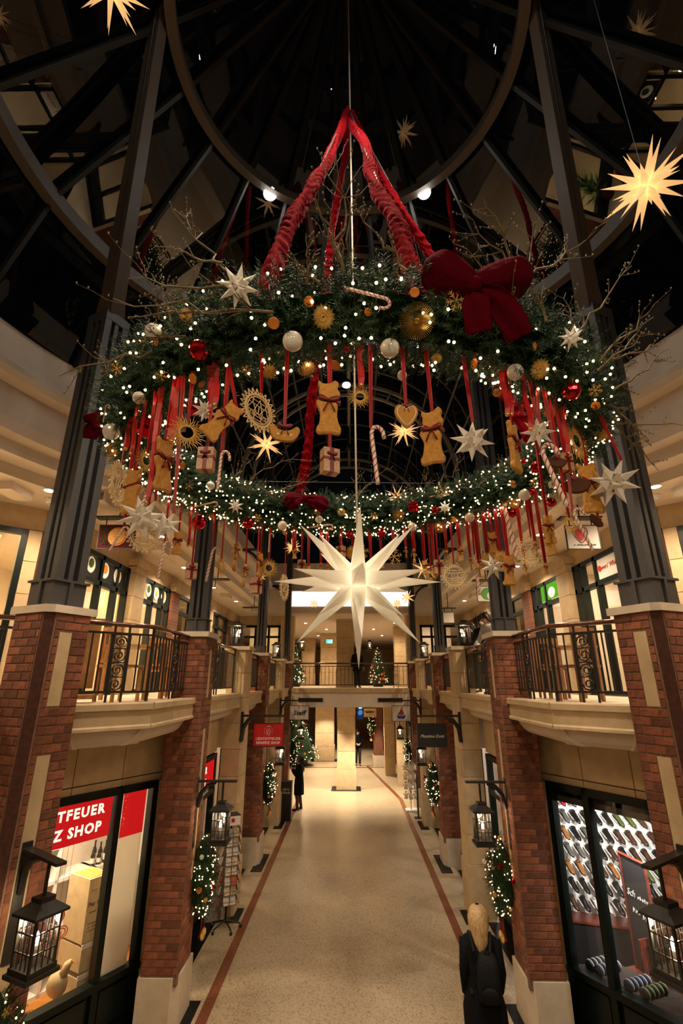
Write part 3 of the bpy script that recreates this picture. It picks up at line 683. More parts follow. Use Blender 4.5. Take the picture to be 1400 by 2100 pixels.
# ================================================================ glass roof
APEX = V(0, CY, 14.55)
PROF = [(4.72, 8.85), (4.05, 10.5), (2.30, 12.22), (.22, 14.5)]
NR = 20
roof = struct('ceiling_glass_dome', 'dark glass dome over the rotunda')
def dpt(r, z, a): return V(r * cos(a), CY + r * sin(a), z)
rows = []
for (r0, z0), (r1, z1) in zip(PROF, PROF[1:]):
    k = 2 if r0 > 3 else 2
    for i in range(k): rows.append(((r0 + (r1 - r0) * i / k, z0 + (z1 - z0) * i / k), (r0 + (r1 - r0) * (i + 1) / k, z0 + (z1 - z0) * (i + 1) / k)))
def in_vault(a, r, z):      # the barrel vault opens the dome on the far side
    p = dpt(r, z, a); return p.y > CY and abs(p.x) < 3.5 and (z < 10.5 or math.hypot(p.x, z - 10.5) < 3.6) and p.y > 7.3
AZ = [2 * pi * (i + .5) / NR for i in range(NR)]
for i in range(NR):
    a, b = AZ[i], AZ[(i + 1) % NR] + (2 * pi if i == NR - 1 else 0)
    for (r0, z0), (r1, z1) in rows:
        if in_vault((a + b) / 2, (r0 + r1) / 2, (z0 + z1) / 2): continue
        q = [dpt(r0, z0, a), dpt(r0, z0, b), dpt(r1, z1, b), dpt(r1, z1, a)]
        MB().add(q, [(0, 1, 2, 3)]).build('glass_pane', 'roof_glass', roof)
    raf = [dpt(r - .06, z - .05, a) for r, z in [rows[0][0]] + [x[1] for x in rows] if not in_vault(a, r, z)]
    if len(raf) > 1: MB().tube(raf, .045, 4).build('rafter', 'rafter', roof)
def ring(r, z, w, h, mt, name, lab, parts=24):
    t = thing(name, lab, 'roof beam', (0, CY, z)); n = 96; m = MB()
    for i in range(n):
        a = 2 * pi * i / n
        m.v += [tuple(dpt(r - w / 2, z - h / 2, a)), tuple(dpt(r + w / 2, z - h / 2, a)), tuple(dpt(r + w / 2, z + h / 2, a)), tuple(dpt(r - w / 2, z + h / 2, a))]
    for i in range(n):
        for j in range(4): m.f.append((i * 4 + j, i * 4 + (j + 1) % 4, ((i + 1) % n) * 4 + (j + 1) % 4, ((i + 1) % n) * 4 + j))
    m.build('beam', mt, t); m = MB()
    for i in range(n):
        a = 2 * pi * i / n; m.v += [tuple(dpt(r - w / 2 - .01, z - h / 2 - .012, a)), tuple(dpt(r + w / 2 + .01, z - h / 2 - .012, a)), tuple(dpt(r + w / 2 + .01, z - h / 2, a)), tuple(dpt(r - w / 2 - .01, z - h / 2, a))]
    for i in range(n):
        for j in range(4): m.f.append((i * 4 + j, i * 4 + (j + 1) % 4, ((i + 1) % n) * 4 + (j + 1) % 4, ((i + 1) % n) * 4 + j))
    m.build('lower_flange', mt, t); return t
ring(3.98, 10.42, .12, .22, 'rib', 'ring_beam', 'large dark ring beam low in the glass dome')
ring(2.22, 12.12, .11, .16, 'rib', 'ring_beam', 'smaller ring beam high in the dome carrying the floodlights')
for s, side, shop in SIDES:         # raking ribs from the turned columns to the upper ring
    c = PIERS['P1', s][1](.24, .29); a = V(c[0] * s, c[1], 8.85); b = V(-2.23 * s, 3.50, 12.45); m = MB()
    t = thing('roof_rib', f'brown raking roof rib above the {shop} column', 'roof beam', a); pts = [a.lerp(b, i / 10) + V(0, 0, .12 * sin(pi * i / 10)) for i in range(11)]
    m.tube([a + V(0, 0, .1)] + pts[1:], [.19] + [.15 - .06 * i / 10 for i in range(10)], 4); m.build('beam', 'rib', t)
    MB().tube([p - V(.0, .0, .0) + V(.0, -.1, -.02) for p in pts[2:]], .012, 6).build('cable', 'steel_dark', t)
# floodlights on the upper ring
for i, fl_ in enumerate(FLOODS):
    t = thing('floodlight', 'bright white floodlight ' + ('far' if i < 2 else 'added out of view on the near') + ' half of the upper ring, ' + ('red' if i % 2 == 0 else 'black') + ' sign side', 'floodlight', fl_)
    c = Vector(fl_); dr = (V(0, 4.1, 5.2) - c).normalized()
    MB().lathe([(.05, -.16), (.09, -.10), (.12, .05), (.12, .07)], c, 16, dr).build('housing', 'steel_dark', t); MB().lathe([(.105, .071), (.10, .08)], c, 16, dr).build('lens', 'flood', t)
    MB().tube([c - dr * .1, c + V(0, .05, .12), c + V(0, .08, .2)], .015, 6).build('bracket', 'steel_dark', t)
# barrel vault over the arcade
VR, VZ, VY0, VY1 = 3.6, 10.5, 7.6, 21.0
def vpt(y, ang, r=VR, z0=VZ):     # ang 0..pi, stilted below
    return V(-r * cos(ang), y, z0 + r * sin(ang))
vault = struct('ceiling_glass_vault', 'dark glass barrel vault over the arcade')
NA = 12; ys = [VY0 + (VY1 - VY0) * i / 11 for i in range(12)]
for i in range(11):
    for j in range(NA):
        q = [vpt(ys[i], pi * j / NA), vpt(ys[i + 1], pi * j / NA), vpt(ys[i + 1], pi * (j + 1) / NA), vpt(ys[i], pi * (j + 1) / NA)]
        MB().add(q, [(0, 1, 2, 3)]).build('glass_pane', 'roof_glass', vault)
    for s in (-1, 1):
        MB().add([(s * VR, ys[i], 8.85), (s * VR, ys[i + 1], 8.85), (s * VR, ys[i + 1], VZ), (s * VR, ys[i], VZ)], [(0, 1, 2, 3)]).build('glass_pane', 'roof_glass', vault)
    MB().tube([(-VR + .04, ys[i], 8.85)] + [tuple(vpt(ys[i], pi * j / 24, VR - .04)) for j in range(25)] + [(VR - .04, ys[i], 8.85)], .028, 4).build('glazing_bar', 'bar', vault)
for j in range(1, NA): MB().tube([tuple(vpt(VY0, pi * j / NA, VR - .06)), tuple(vpt(VY1, pi * j / NA, VR - .06))], .035, 4).build('purlin', 'bar', vault)
MB().tube([(0, VY0, VZ + VR - .3), (0, VY1, VZ + VR - .3)], .06, 6).build('ridge_beam', 'arch', vault)
def arch(y, r, z0, foot, t_, mt, lab, struts=0, r2=None):
    t = thing('roof_arch', lab, 'roof beam', (0, y, foot)); n = 32
    pts = [(-r, y, foot)] + [(-r * cos(pi * i / n), y, z0 + r * sin(pi * i / n)) for i in range(n + 1)] + [(r, y, foot)]
    MB().tube(pts, t_, 4).build('rib', mt, t)
    if r2:
        pts = [(-r2 * cos(pi * i / n), y, z0 + r2 * sin(pi * i / n)) for i in range(n + 1)]; MB().tube(pts, t_ * .8, 4).build('lower_chord', mt, t)
        for k in range(1, struts):
            a = pi * k / struts; MB().tube([(-r * cos(a), y, z0 + r * sin(a)), (-r2 * cos(a), y, z0 + r2 * sin(a))], t_ * .55, 4).build('strut', mt, t)
    return t
arch(7.75, 4.15, 9.75, 8.9, .075, 'arch', 'pale arch where the dome meets the vault')
arch(8.35, 3.25, 10.05, 8.9, .10, 'arch', 'first heavy vault arch behind the wreath', 9, 2.75)
for y, lab in ((14.5, 'second vault arch seen through the wreath ring'), (20.5, 'last vault arch above the footbridge')):
    arch(y, 3.5, 10.5, 8.9, .07, 'arch', lab, 11, 3.1)
for s in (-1, 1):                    # curved brackets on the slim columns
    for y in (8.4, 14.54, 20.55):
        t = thing('column_bracket', 'curved steel bracket from the column to the ceiling edge, ' + {8.4: 'first', 14.54: 'second', 20.55: 'bridge'}[y] + ' column, ' + ('red' if s < 0 else 'black') + ' sign side', 'bracket', (s * 2.57, y, 7.2))
        MB().tube([(s * (2.62 + .75 * (1 - cos(a))), y, 7.2 + .95 * sin(a)) for a in [pi / 2 * i / 8 for i in range(9)]], .045, 6).build('curve', 'steel_dark', t)
        MB().tube([(s * 2.57, y, 8.15), (s * 3.42, y, 8.15)], .04, 4).build('arm', 'steel_dark', t)
# the small lamp at the vault ridge and the ridge boss
t = thing('ridge_lamp', 'small white lamp under the vault ridge by the straw sun', 'light', (0, 12.6, 13.1))
c = aty(710, 791, 12.6); MB().lathe([(.05, .0), (.13, .06), (.14, .16), (.05, .22)], c, 14).build('housing', 'steel_dark', t); MB().lathe([(.115, -.01), (.115, .05)], c, 14).build('lens', 'downlight', t)
t = thing('ridge_boss', 'round iron boss hanging from the vault ridge', 'roof fitting', (0, 17, 12.9)); c = aty(714, 918, 17.0)
MB().ball(c, .14, 12, 8).build('knob', 'steel_dark', t); MB().tube([c, (c.x, c.y, 13.9)], .05, 8).build('stem', 'steel_dark', t)
# ================================================================ the great hanging wreath
WC = V(.05, 4.2, 6.36); WR, WT = 1.93, .25
def wz(a): return WC.z - .03 + .05 * sin(a)
def wpt(a): return V(WC.x + WR * cos(a), WC.y + WR * sin(a), wz(a))
def wsurf(a, b, r): c = wpt(a); return c + V(cos(a) * cos(b), sin(a) * cos(b), sin(b)) * r
def tor(p):
    d = V(p.x - WC.x, p.y - WC.y, 0); a = math.atan2(d.y, d.x); return (p - wpt(a)).length, a
def on_torus(x, y, far=False, r=None):
    r = r or WT + .03; d = ray(x, y).normalized(); t = .8; best = (9, None)
    while t < 9:
        p = EYE + d * t
        if (not far) or p.y > WC.y:
            q, a = tor(p)
            if q < r: return p
            if q < best[0]: best = (q, p)
            if not far and best[0] < .5 and q > best[0] + .5: break
        t += .015
    return best[1]
def on_cyl(x, y, far=False, rc=WR):
    d = ray(x, y); a = d.x ** 2 + d.y ** 2; b = -2 * d.y * WC.y; c = WC.y ** 2 - rc ** 2; D = b * b - 4 * a * c
    t = -b / (2 * a) if D < 0 else (-b + (math.sqrt(D) if far else -math.sqrt(D))) / (2 * a)
    return EYE + d * t
def zc(p): return (p - EYE).dot(_Fw)
def mpx(n, p): return n * zc(p) / FPX
wre = thing('advent_wreath', 'giant fir wreath full of lights and ornaments hung from red velvet', 'wreath', (WC.x, WC.y, WC.z - .3))
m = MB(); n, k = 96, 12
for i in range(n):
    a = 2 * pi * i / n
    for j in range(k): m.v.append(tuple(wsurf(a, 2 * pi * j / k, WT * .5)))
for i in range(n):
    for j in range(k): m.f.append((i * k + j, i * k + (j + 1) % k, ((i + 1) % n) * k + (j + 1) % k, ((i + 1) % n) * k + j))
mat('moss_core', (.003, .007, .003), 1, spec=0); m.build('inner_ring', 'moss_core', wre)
def sprigs(count, rf, L0, L1, needles, nl, surf, nw=.0026):
    m = MB(); vs, fs = m.v, m.f
    for _ in range(count):
        o, nrm, tng = surf(); L = rf.uniform(L0, L1)
        d = (nrm * rf.uniform(.35, 1) + tng * rf.uniform(-1, 1) + V(rf.uniform(-.5, .5), rf.uniform(-.5, .5), rf.uniform(-.4, .5))).normalized()
        e1 = d.orthogonal().normalized(); e2 = d.cross(e1)
        b = len(vs); w = e1 * .0022; vs += [tuple(o - w), tuple(o + w), tuple(o + d * L)]; fs.append((b, b + 1, b + 2))
        for i in range(needles):
            f = .12 + .88 * i / needles; p = o + d * (L * f); a = i * 2.4 + rf.random(); q = (e1 * cos(a) + e2 * sin(a)) * rf.uniform(.75, 1) + d * .75
            sd = d.cross(q).normalized() * nw; tip = p + q * (nl * (1.1 - .45 * f)); b = len(vs); vs += [tuple(p - sd), tuple(p + sd), tuple(tip)]; fs.append((b, b + 1, b + 2))
    return m
def wsrf():
    a = rnd.uniform(0, 2 * pi); b = rnd.uniform(0, 2 * pi); return wsurf(a, b, WT * rnd.uniform(.5, .92)), V(cos(a) * cos(b), sin(a) * cos(b), sin(b)), V(-sin(a), cos(a), 0)
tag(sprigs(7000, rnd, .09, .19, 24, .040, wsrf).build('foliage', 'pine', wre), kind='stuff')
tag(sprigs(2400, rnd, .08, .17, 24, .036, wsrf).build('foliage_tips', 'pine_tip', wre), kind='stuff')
# ---- string lights
ls = thing('light_string', 'warm white light string wound through the giant fir wreath', 'string lights', (WC.x, WC.y, WC.z - .3))
bl = []
for i in range(1350):
    a = rnd.uniform(0, 2 * pi) if i < 900 else rnd.uniform(-.1, pi + .1); b = rnd.uniform(0, 2 * pi) if i % 3 else rnd.uniform(pi + .2, 2 * pi - .2)
    p = wsurf(a, b, WT * rnd.uniform(.95, 1.16)); nrm = V(cos(a) * cos(b), sin(a) * cos(b), sin(b)); bl.append((nrm.dot((EYE - p).normalized()) > -.1 and p.y < 9, -zc(p), p))
bl.sort(key=lambda q: (q[0], q[1]), reverse=True)
bme = MB().ball((0, 0, 0), .0085, 8, 6).mesh('bulb', smooth=True); bme.materials.append(MT['bulb'])
lw = wloc(ls)
for q in bl[:300]: inst('bulb', bme, ls, q[2] - lw)
m = MB()
for q in bl[300:]: m.ball(q[2], .0085, 6, 4)
tag(m.build('small_bulbs', 'bulb', ls), kind='stuff')
m = MB(); order = sorted(bl[:300], key=lambda q: tor(q[2])[1]); 
for i in range(0, 296, 4): m.tube([q[2] - (q[2] - wpt(tor(q[2])[1])).normalized() * .02 for q in order[i:i + 5]], .0022, 4)
m.build('wire', 'pine', ls)
# ---- twigs
def twig(p0, p1, r0=.011, seed=0, sub=5, bend=.12):
    q = random.Random(seed); m = MB(); d = p1 - p0; L = d.length; e1 = d.orthogonal().normalized(); e2 = d.normalized().cross(e1)
    n = 7; pts = [p0.lerp(p1, i / n) + (e1 * q.uniform(-1, 1) + e2 * q.uniform(-1, 1)) * L * bend * .35 * (1 if 0 < i < n else 0) + e1 * sin(pi * i / n) * L * bend * q.choice((-1, 1, .5)) * .6 for i in range(n + 1)]
    m.tube(pts, [r0 * (1 - .75 * i / n) for i in range(n + 1)], 6)
    for k in range(sub):
        i = q.randint(1, n - 1); o = pts[i]; dd = (d.normalized() * q.uniform(.3, 1) + e1 * q.uniform(-1, 1) + e2 * q.uniform(-1, 1) + V(0, 0, .15)).normalized(); l = L * q.uniform(.18, .42)
        m2 = [o, o + dd * l * .4 + V(q.uniform(-.02, .02), q.uniform(-.02, .02), q.uniform(-.02, .02)), o + dd * l * .75 + e1 * l * q.uniform(-.1, .1), o + dd * l + V(0, 0, .04 * l)]
        r = r0 * .55 * (1 - .6 * i / n); m.tube(m2, [r, r * .8, r * .55, r * .3], 5)
        for f in (.45, .8, 1.0):
            b = m2[0].lerp(m2[3], f); m.ball(b + e2 * .006, .005, 5, 4, (1, 1, 1.6))
    return m
TW = [((520, 600), (262, 572), 0), ((560, 640), (232, 612), 0), ((462, 555), (356, 428), 0), ((455, 540), (322, 506), 0), ((310, 720), (120, 772), 0), ((420, 640), (265, 650), 0), ((705, 560), (645, 400), 0),
      ((700, 540), (689, 312), 0), ((835, 556), (735, 432), 0), ((655, 580), (588, 522), 0), ((630, 580), (627, 478), 0), ((1050, 660), (1095, 452), 0), ((1120, 660), (1062, 500), 0), ((1085, 570), (1222, 472), 0),
      ((1085, 580), (945, 432), 0), ((1066, 548), (990, 402), 0), ((1175, 690), (1295, 545), 0), ((1180, 690), (1160, 600), 0), ((1230, 742), (1342, 624), 0), ((1235, 740), (1365, 700), 0), ((1225, 760), (1340, 650), 0),
      ((1250, 830), (1330, 902), 0), ((1245, 870), (1399, 872), 0), ((1255, 800), (1372, 715), 0), ((1258, 860), (1350, 965), 0), ((1070, 600), (950, 520), 0), ((380, 690), (255, 700), 0), ((350, 660), (310, 560), 0),
      ((868, 1015), (878, 962), 1), ((890, 1010), (944, 945), 1), ((715, 1030), (795, 958), 1), ((488, 993), (612, 928), 1), ((485, 998), (572, 1012), 1), ((980, 1000), (1035, 948), 1), ((730, 1030), (735, 968), 1), ((790, 1030), (850, 1000), 1), ((545, 1010), (650, 985), 1), ((460, 990), (520, 940), 1), ((940, 1000), (1010, 1000), 1)]
for i, (p, q, far) in enumerate(TW):
    a = on_torus(*p, far=bool(far)); dz = zc(a); d = ray(*q); b = EYE + d * (dz * (1.0 + .05 * ((i * 7) % 5 - 2) / 2))
    twig(a, b, .0085 if not far else .008, i, 7).build('bare_twig', 'twig', wre)
for i in range(12):
    a = rnd.uniform(0, 2 * pi); p = wsurf(a, rnd.uniform(.3, 2.2), WT); d = V(cos(a) * rnd.uniform(-.2, .8), sin(a) * rnd.uniform(-.2, .8), rnd.uniform(.3, .8)) + V(-sin(a), cos(a), 0) * rnd.uniform(-1, 1)
    twig(p, p + d.normalized() * rnd.uniform(.3, .55), .006, 100 + i, 4).build('bare_twig', 'twig', wre)
# ---- velvet ropes and bows
TOP = V(.02, 4.2, 11.15)
def velvet_rope(b, r, seed, lab, t0=.0):
    q = random.Random(seed); t = thing('velvet_rope', lab, 'ribbon', b); n, k = 300, 22; d = b - TOP; e1 = d.orthogonal().normalized(); e2 = d.normalized().cross(e1); m = MB()
    ph = [q.uniform(0, 6.28) for _ in range(8)]; am = [q.uniform(.35, 1.3) for _ in range(n + 1)]; cu = [0.0]
    for _ in range(n): cu.append(cu[-1] + q.choice((.12, .3, .45, .6, .9)))
    am = [sum(am[max(0, i - 4):i + 5]) / len(am[max(0, i - 4):i + 5]) for i in range(n + 1)]
    for i in range(n + 1):
        f = i / n; c = TOP + d * f + e1 * .025 * sin(9 * f + ph[0]) + e2 * .025 * sin(13 * f + ph[1]); tw = 14 * f + ph[2]
        g = .86 + .13 * am[i] * sin(f * 150 + 3.5 * sin(17 * f + ph[3])) + .10 * sin(f * 37 + ph[5])
        for j in range(k):
            a = 2 * pi * j / k; fo = cu[i] + 1.9 * sin(a + ph[6] + f * 9) + 1.1 * sin(2 * a + f * 31 + ph[7]) + 2.2 * sin(f * 21 + ph[3]); rr = r * (.75 + .5 * f) * (.66 + .36 * (1 - abs(sin(fo))) * am[i] + .12 * sin(3 * a + tw * 2) + .08 * sin(f * 37 + ph[5]))
            m.v.append(tuple(c + (e1 * cos(a) + e2 * sin(a)) * rr))
    for i in range(n):
        for j in range(k): m.f.append((i * k + j, i * k + (j + 1) % k, (i + 1) * k + (j + 1) % k, (i + 1) * k + j))
    m.build('gathered_velvet', 'velvet', t, smooth=True)
    MB().tube([TOP + V(0, 0, .1), b], .008, 6).build('cable', 'steel', t)
    return t
def topat(x, y, far): p = on_torus(x, y, far); a = tor(p)[1]; return wsurf(a, pi / 2, WT * .7)
RN = [topat(470, 600, False), topat(905, 590, False), topat(625, 1035, True), topat(1065, 985, True)]
for i, (b, lab) in enumerate(zip(RN, ('gathered red velvet rope running down beside the big paper star', 'gathered red velvet rope ending at the big bow', 'gathered red velvet rope ending in a bow behind the hanging bear', 'gathered red velvet rope reaching the far ring behind the white star'))):
    velvet_rope(b, .064, i + 3, lab)
def lobe(m, a, b, w, h, nrm, seed=0, n=14, k=16, power=.6, open_=.25):
    """a pillow shaped loop of cloth from a (narrow) to b (full, rounded)"""
    q = random.Random(seed); d = b - a; L = d.length; d /= L; n_ = (Vector(nrm) - d * Vector(nrm).dot(d)).normalized(); s_ = d.cross(n_); base = len(m.v); ph = q.uniform(0, 6)
    for i in range(n + 1):
        f = i / n; g = (f ** power) * (1 - max(0, f - .72) ** 2 * 9 * .9) + open_ * (1 - f); c = a + d * (L * f)
        for j in range(k):
            an = 2 * pi * j / k; fold = 1 + .30 * (1 - f) * sin(6 * an + ph) + .12 * sin(4 * an + 3 * f + ph) + .05 * sin(9 * an - 7 * f)
            m.v.append(tuple(c + (s_ * cos(an) * w + n_ * sin(an) * h) * g * fold))
    for i in range(n):
        for j in range(k): m.f.append((base + i * k + j, base + i * k + (j + 1) % k, base + (i + 1) * k + (j + 1) % k, base + (i + 1) * k + j))
    m.f.append(tuple(base + n * k + j for j in range(k)))
def tail(m, pts, w, th, seed=0):
    q = random.Random(seed); P = [Vector(p) for p in pts]; k = 14; base = len(m.v); n = 16; up = (EYE - P[0]).normalized()
    for i in range(n + 1):
        f = i / n * (len(P) - 1); j0 = min(int(f), len(P) - 2); c = P[j0].lerp(P[j0 + 1], f - j0); d = (P[j0 + 1] - P[j0]).normalized(); s_ = d.cross(up).normalized()
        wi = w * (.35 + .65 * min(1, i / n * 2.2)) * (1 if i < n else .93)
        for j in range(k):
            an = 2 * pi * j / k; m.v.append(tuple(c + s_ * cos(an) * wi + up * (sin(an) * th + .018 * sin(cos(an) * 5 + i * .3))))
    for i in range(n):
        for j in range(k): m.f.append((base + i * k + j, base + i * k + (j + 1) % k, base + (i + 1) * k + (j + 1) % k, base + (i + 1) * k + j))
    m.f.append(tuple(base + n * k + j for j in range(k))); m.f.append(tuple(base + j for j in range(k - 1, -1, -1)))
def bow(c, lab, L1, L2, tails, w, h, kn):
    t = thing('velvet_bow', lab, 'bow', c); nr = (EYE - c).normalized()
    for i, b in enumerate((L1, L2)):
        m = MB(); lobe(m, c, b, w, h, nr, i + 1); m.build('loop', 'velvet_dark', t, smooth=True)
    for i, tl in enumerate(tails):
        m = MB(); tail(m, [c] + tl, w * .62, .012, i); m.build('tail', 'velvet_dark', t, smooth=True)
    MB().ball(c + nr * kn * .4, kn, 14, 10, (1, 1, 1.1)).build('knot', 'velvet_dark', t, smooth=True)
c = on_torus(972, 585, r=.34); dz = zc(c); P = lambda x, y, k=1.0: EYE + ray(x, y) * (dz * k)
bow(c, 'huge dark red velvet bow with broad tails on the wreath', P(868, 548, 1.02), P(1088, 562, 1.06), [[P(975, 620, .98), P(982, 682, .97)], [P(1018, 610, .98), P(1052, 660, .97), P(1066, 692, .97)]], .112, .062, .045)
c = on_torus(625, 1022, True, .3); dz = zc(c)
bow(c, 'red velvet bow on the far side of the wreath below its rope', P(578, 1028, .99), P(672, 1036, .99), [[P(606, 1030, .97), P(590, 1040, .97)], [P(646, 1030, .97), P(668, 1046, .97)]], .10, .065, .045)
c = on_torus(196, 868, False, .3); dz = zc(c); bow(c, 'dark red velvet bow on the side of the wreath next to a white bauble', P(190, 848, 1.0), P(200, 892, 1.02), [[P(186, 880, 1.0), P(184, 900, 1.0)]], .08, .06, .04)
# ---------------------------------------------------------------- ornament builders (unit size, facing -y, hung from z=0 downwards is handled by place())
def face_rot(p, yaw=0, roll=0):     # local -y looks to the camera, then yaw about z
    d = EYE - p; return Matrix.Rotation(math.atan2(d.y, d.x) + pi / 2 + yaw, 3, 'Z') @ Matrix.Rotation(roll, 3, 'Y')
def slab2(poly, t, bev=.0):
    m = MB(); k = len(poly); 
    if bev:
        cx = sum(p[0] for p in poly) / k; cz = sum(p[1] for p in poly) / k; ins = [(cx + (x - cx) * (1 - bev), cz + (z - cz) * (1 - bev)) for x, z in poly]
        L = [[(x, -t / 2, z) for x, z in ins], [(x, -t * .25, z) for x, z in poly], [(x, t * .25, z) for x, z in poly], [(x, t / 2, z) for x, z in ins]]
    else: L = [[(x, -t / 2, z) for x, z in poly], [(x, t / 2, z) for x, z in poly]]
    v = [p for q in L for p in q]; f = [tuple(range(k))] + [(i * k + (j + 1) % k, i * k + j, (i + 1) * k + j, (i + 1) * k + (j + 1) % k) for i in range(len(L) - 1) for j in range(k)] + [tuple((len(L) - 1) * k + j for j in range(k - 1, -1, -1))]
    return m.add(v, f)
def catmull(P, n=4):
    out = []; k = len(P)
    for i in range(k):
        p0, p1, p2, p3 = P[i - 1], P[i], P[(i + 1) % k], P[(i + 2) % k]
        for j in range(n):
            t = j / n; out.append(tuple(.5 * ((2 * p1[c]) + (-p0[c] + p2[c]) * t + (2 * p0[c] - 5 * p1[c] + 4 * p2[c] - p3[c]) * t * t + (-p0[c] + 3 * p1[c] - 3 * p2[c] + p3[c]) * t ** 3) for c in (0, 1)))
    return out
BEAR = catmull([(-.20, .48), (-.12, .43), (.02, .44), (.12, .50), (.19, .44), (.17, .34), (.22, .25), (.17, .14), (.10, .10), (.17, .02), (.16, -.18), (.20, -.34), (.24, -.42), (.20, -.50), (.05, -.49), (-.05, -.49), (-.20, -.50), (-.24, -.42), (-.19, -.34), (-.17, -.12), (-.24, .02), (-.24, .10), (-.17, .12), (-.15, .18), (-.20, .26), (-.19, .36), (-.22, .42)], 3)
BEAR = [(x * .84, z) for x, z in BEAR]
HEART = catmull([(0, -.5), (.28, -.2), (.42, .12), (.36, .36), (.2, .44), (.03, .32), (0, .26), (-.03, .32), (-.2, .44), (-.36, .36), (-.42, .12), (-.28, -.2)], 3)
CRADLE = catmull([(-.5, .02), (-.40, -.22), (-.2, -.32), (.1, -.33), (.34, -.26), (.5, .0), (.52, .18), (.42, .26), (.30, .16), (.1, .06), (-.12, .06), (-.28, .14), (-.40, .28), (-.52, .2)], 3)
PROTO = {}
def proto(key, fn):
    if key not in PROTO: PROTO[key] = [(nm, mb.mesh(nm, smooth=sm, fix=True), mt) for nm, mb, mt, sm in fn()]; [me.materials.append(MT[mt]) for nm, me, mt in PROTO[key]]
    return PROTO[key]
def smallbow(w=1.0, z=0.0, y=-.06):
    m = MB()
    for sx in (-1, 1):
        lobe(m, V(0, y, z), V(sx * .17 * w, y - .01, z + .05 * w), .055 * w, .03 * w, (0, -1, 0), 3 + sx, 6, 8); 
        m.tube([(0, y, z), (sx * .05 * w, y - .01, z - .10 * w), (sx * .09 * w, y, z - .20 * w)], [.02 * w, .03 * w, .035 * w], 6, flat=.3)
    return m.ball((0, y - .01, z), .03 * w, 8, 6)
def f_bear(): return [('biscuit', slab2(BEAR, .085, .05), 'gingerbread', False), ('neck_ribbon', MB().add([(-.19, -.05, .16), (.19, -.05, .10), (.19, -.05, .06), (-.19, -.05, .12), (-.19, .05, .16), (.19, .05, .10), (.19, .05, .06), (-.19, .05, .12)], [(0, 1, 2, 3), (7, 6, 5, 4), (0, 4, 5, 1), (3, 2, 6, 7), (0, 3, 7, 4), (1, 5, 6, 2)]), 'ribbon_dark', False), ('bow', smallbow(1, .1), 'ribbon_dark', True)]
def f_heart(): return [('biscuit', slab2(HEART, .12, .06), 'gingerbread', False), ('icing', MB().tube([(x * .8, -.065, z * .8) for x, z in HEART] + [(HEART[0][0] * .8, -.065, HEART[0][1] * .8)], .018, 5), 'candy_white', True), ('bow', smallbow(1.1, .36), 'ribbon_dark', True)]
def f_cradle(): return [('biscuit', slab2(CRADLE, .16, .05), 'gingerbread', False), ('bow', smallbow(1.5, .2, -.09), 'ribbon_dark', True), ('icing', MB().ball((-.22, -.085, -.1), .05, 8, 5, (1, .3, 1)).ball((.22, -.085, -.1), .05, 8, 5, (1, .3, 1)).ball((0, -.085, -.15), .03, 8, 5, (.6, .3, 1.6)), 'candy_white', True)]
def f_leaf(): return [('shell', slab2(catmull([(-.5, .05), (-.3, -.2), (.05, -.28), (.35, -.18), (.5, .08), (.3, .24), (.0, .26), (-.3, .2)], 3), .16, .12), 'chocolate', False), ('bow', smallbow(1.0, .24, -.05), 'ribbon_dark', True)]
def f_sun():      # straw sun with an open centre and wavy rays
    a = MB(); n = 40
    for i in range(n):
        an = 2 * pi * i / n; r1 = .5 if i % 2 == 0 else .42; P = [(cos(an + .05 * sin(q * 9)) * (.17 + (r1 - .17) * q), .0, sin(an + .05 * sin(q * 9)) * (.17 + (r1 - .17) * q)) for q in (0, .25, .5, .75, 1)]
        a.tube(P, [.016, .015, .013, .010, .004], 4)
    b = MB(); b.tube([(.18 * cos(2 * pi * i / 28), 0, .18 * sin(2 * pi * i / 28)) for i in range(29)], .022, 6)
    return [('rays', a, 'straw', False), ('hub_ring', b, 'straw', True)]
def f_disc():     # fine golden ray disc
    a = MB()
    for i in range(56):
        an = 2 * pi * i / 56; a.tube([(cos(an) * .06, 0, sin(an) * .06), (cos(an) * .5, -.02, sin(an) * .5)], [.012, .006], 3)
    return [('rays', a, 'gold', False), ('hub', MB().ball((0, -.03, 0), .09, 10, 6, (1, .5, 1)), 'gold', True)]
def f_straw():    # bundled straw star, sixteen points
    a = MB()
    for i in range(16):
        an = 2 * pi * i / 16; q = V(cos(an), 0, sin(an)); s_ = V(-sin(an), 0, cos(an))
        for k in (-1, 0, 1): a.tube([q * .04, q * .28 + s_ * k * .035, q * (.5 - .06 * abs(k)) + s_ * k * .055], [.022, .020, .008], 4)
    b = MB(); b.tube([(.17 * cos(2 * pi * i / 20), -.02, .17 * sin(2 * pi * i / 20)) for i in range(21)], .016, 5)
    return [('straws', a, 'straw', False), ('binding', b, 'straw', True)]
def f_flake():
    a = MB()
    for i in range(6):
        an = 2 * pi * i / 6 + .2; q = V(cos(an), 0, sin(an)); s_ = V(-sin(an), 0, cos(an)); a.tube([(0, 0, 0), q * .5], [.03, .02], 4)
        for f in (.22, .36):
            for k in (-1, 1): a.tube([q * f, q * (f + .1) + s_ * k * .13], [.022, .014], 4)
    return [('arms', a, 'straw', False), ('hub', MB().ball((0, -.02, 0), .06, 8, 5, (1, .5, 1)), 'gold', True)]
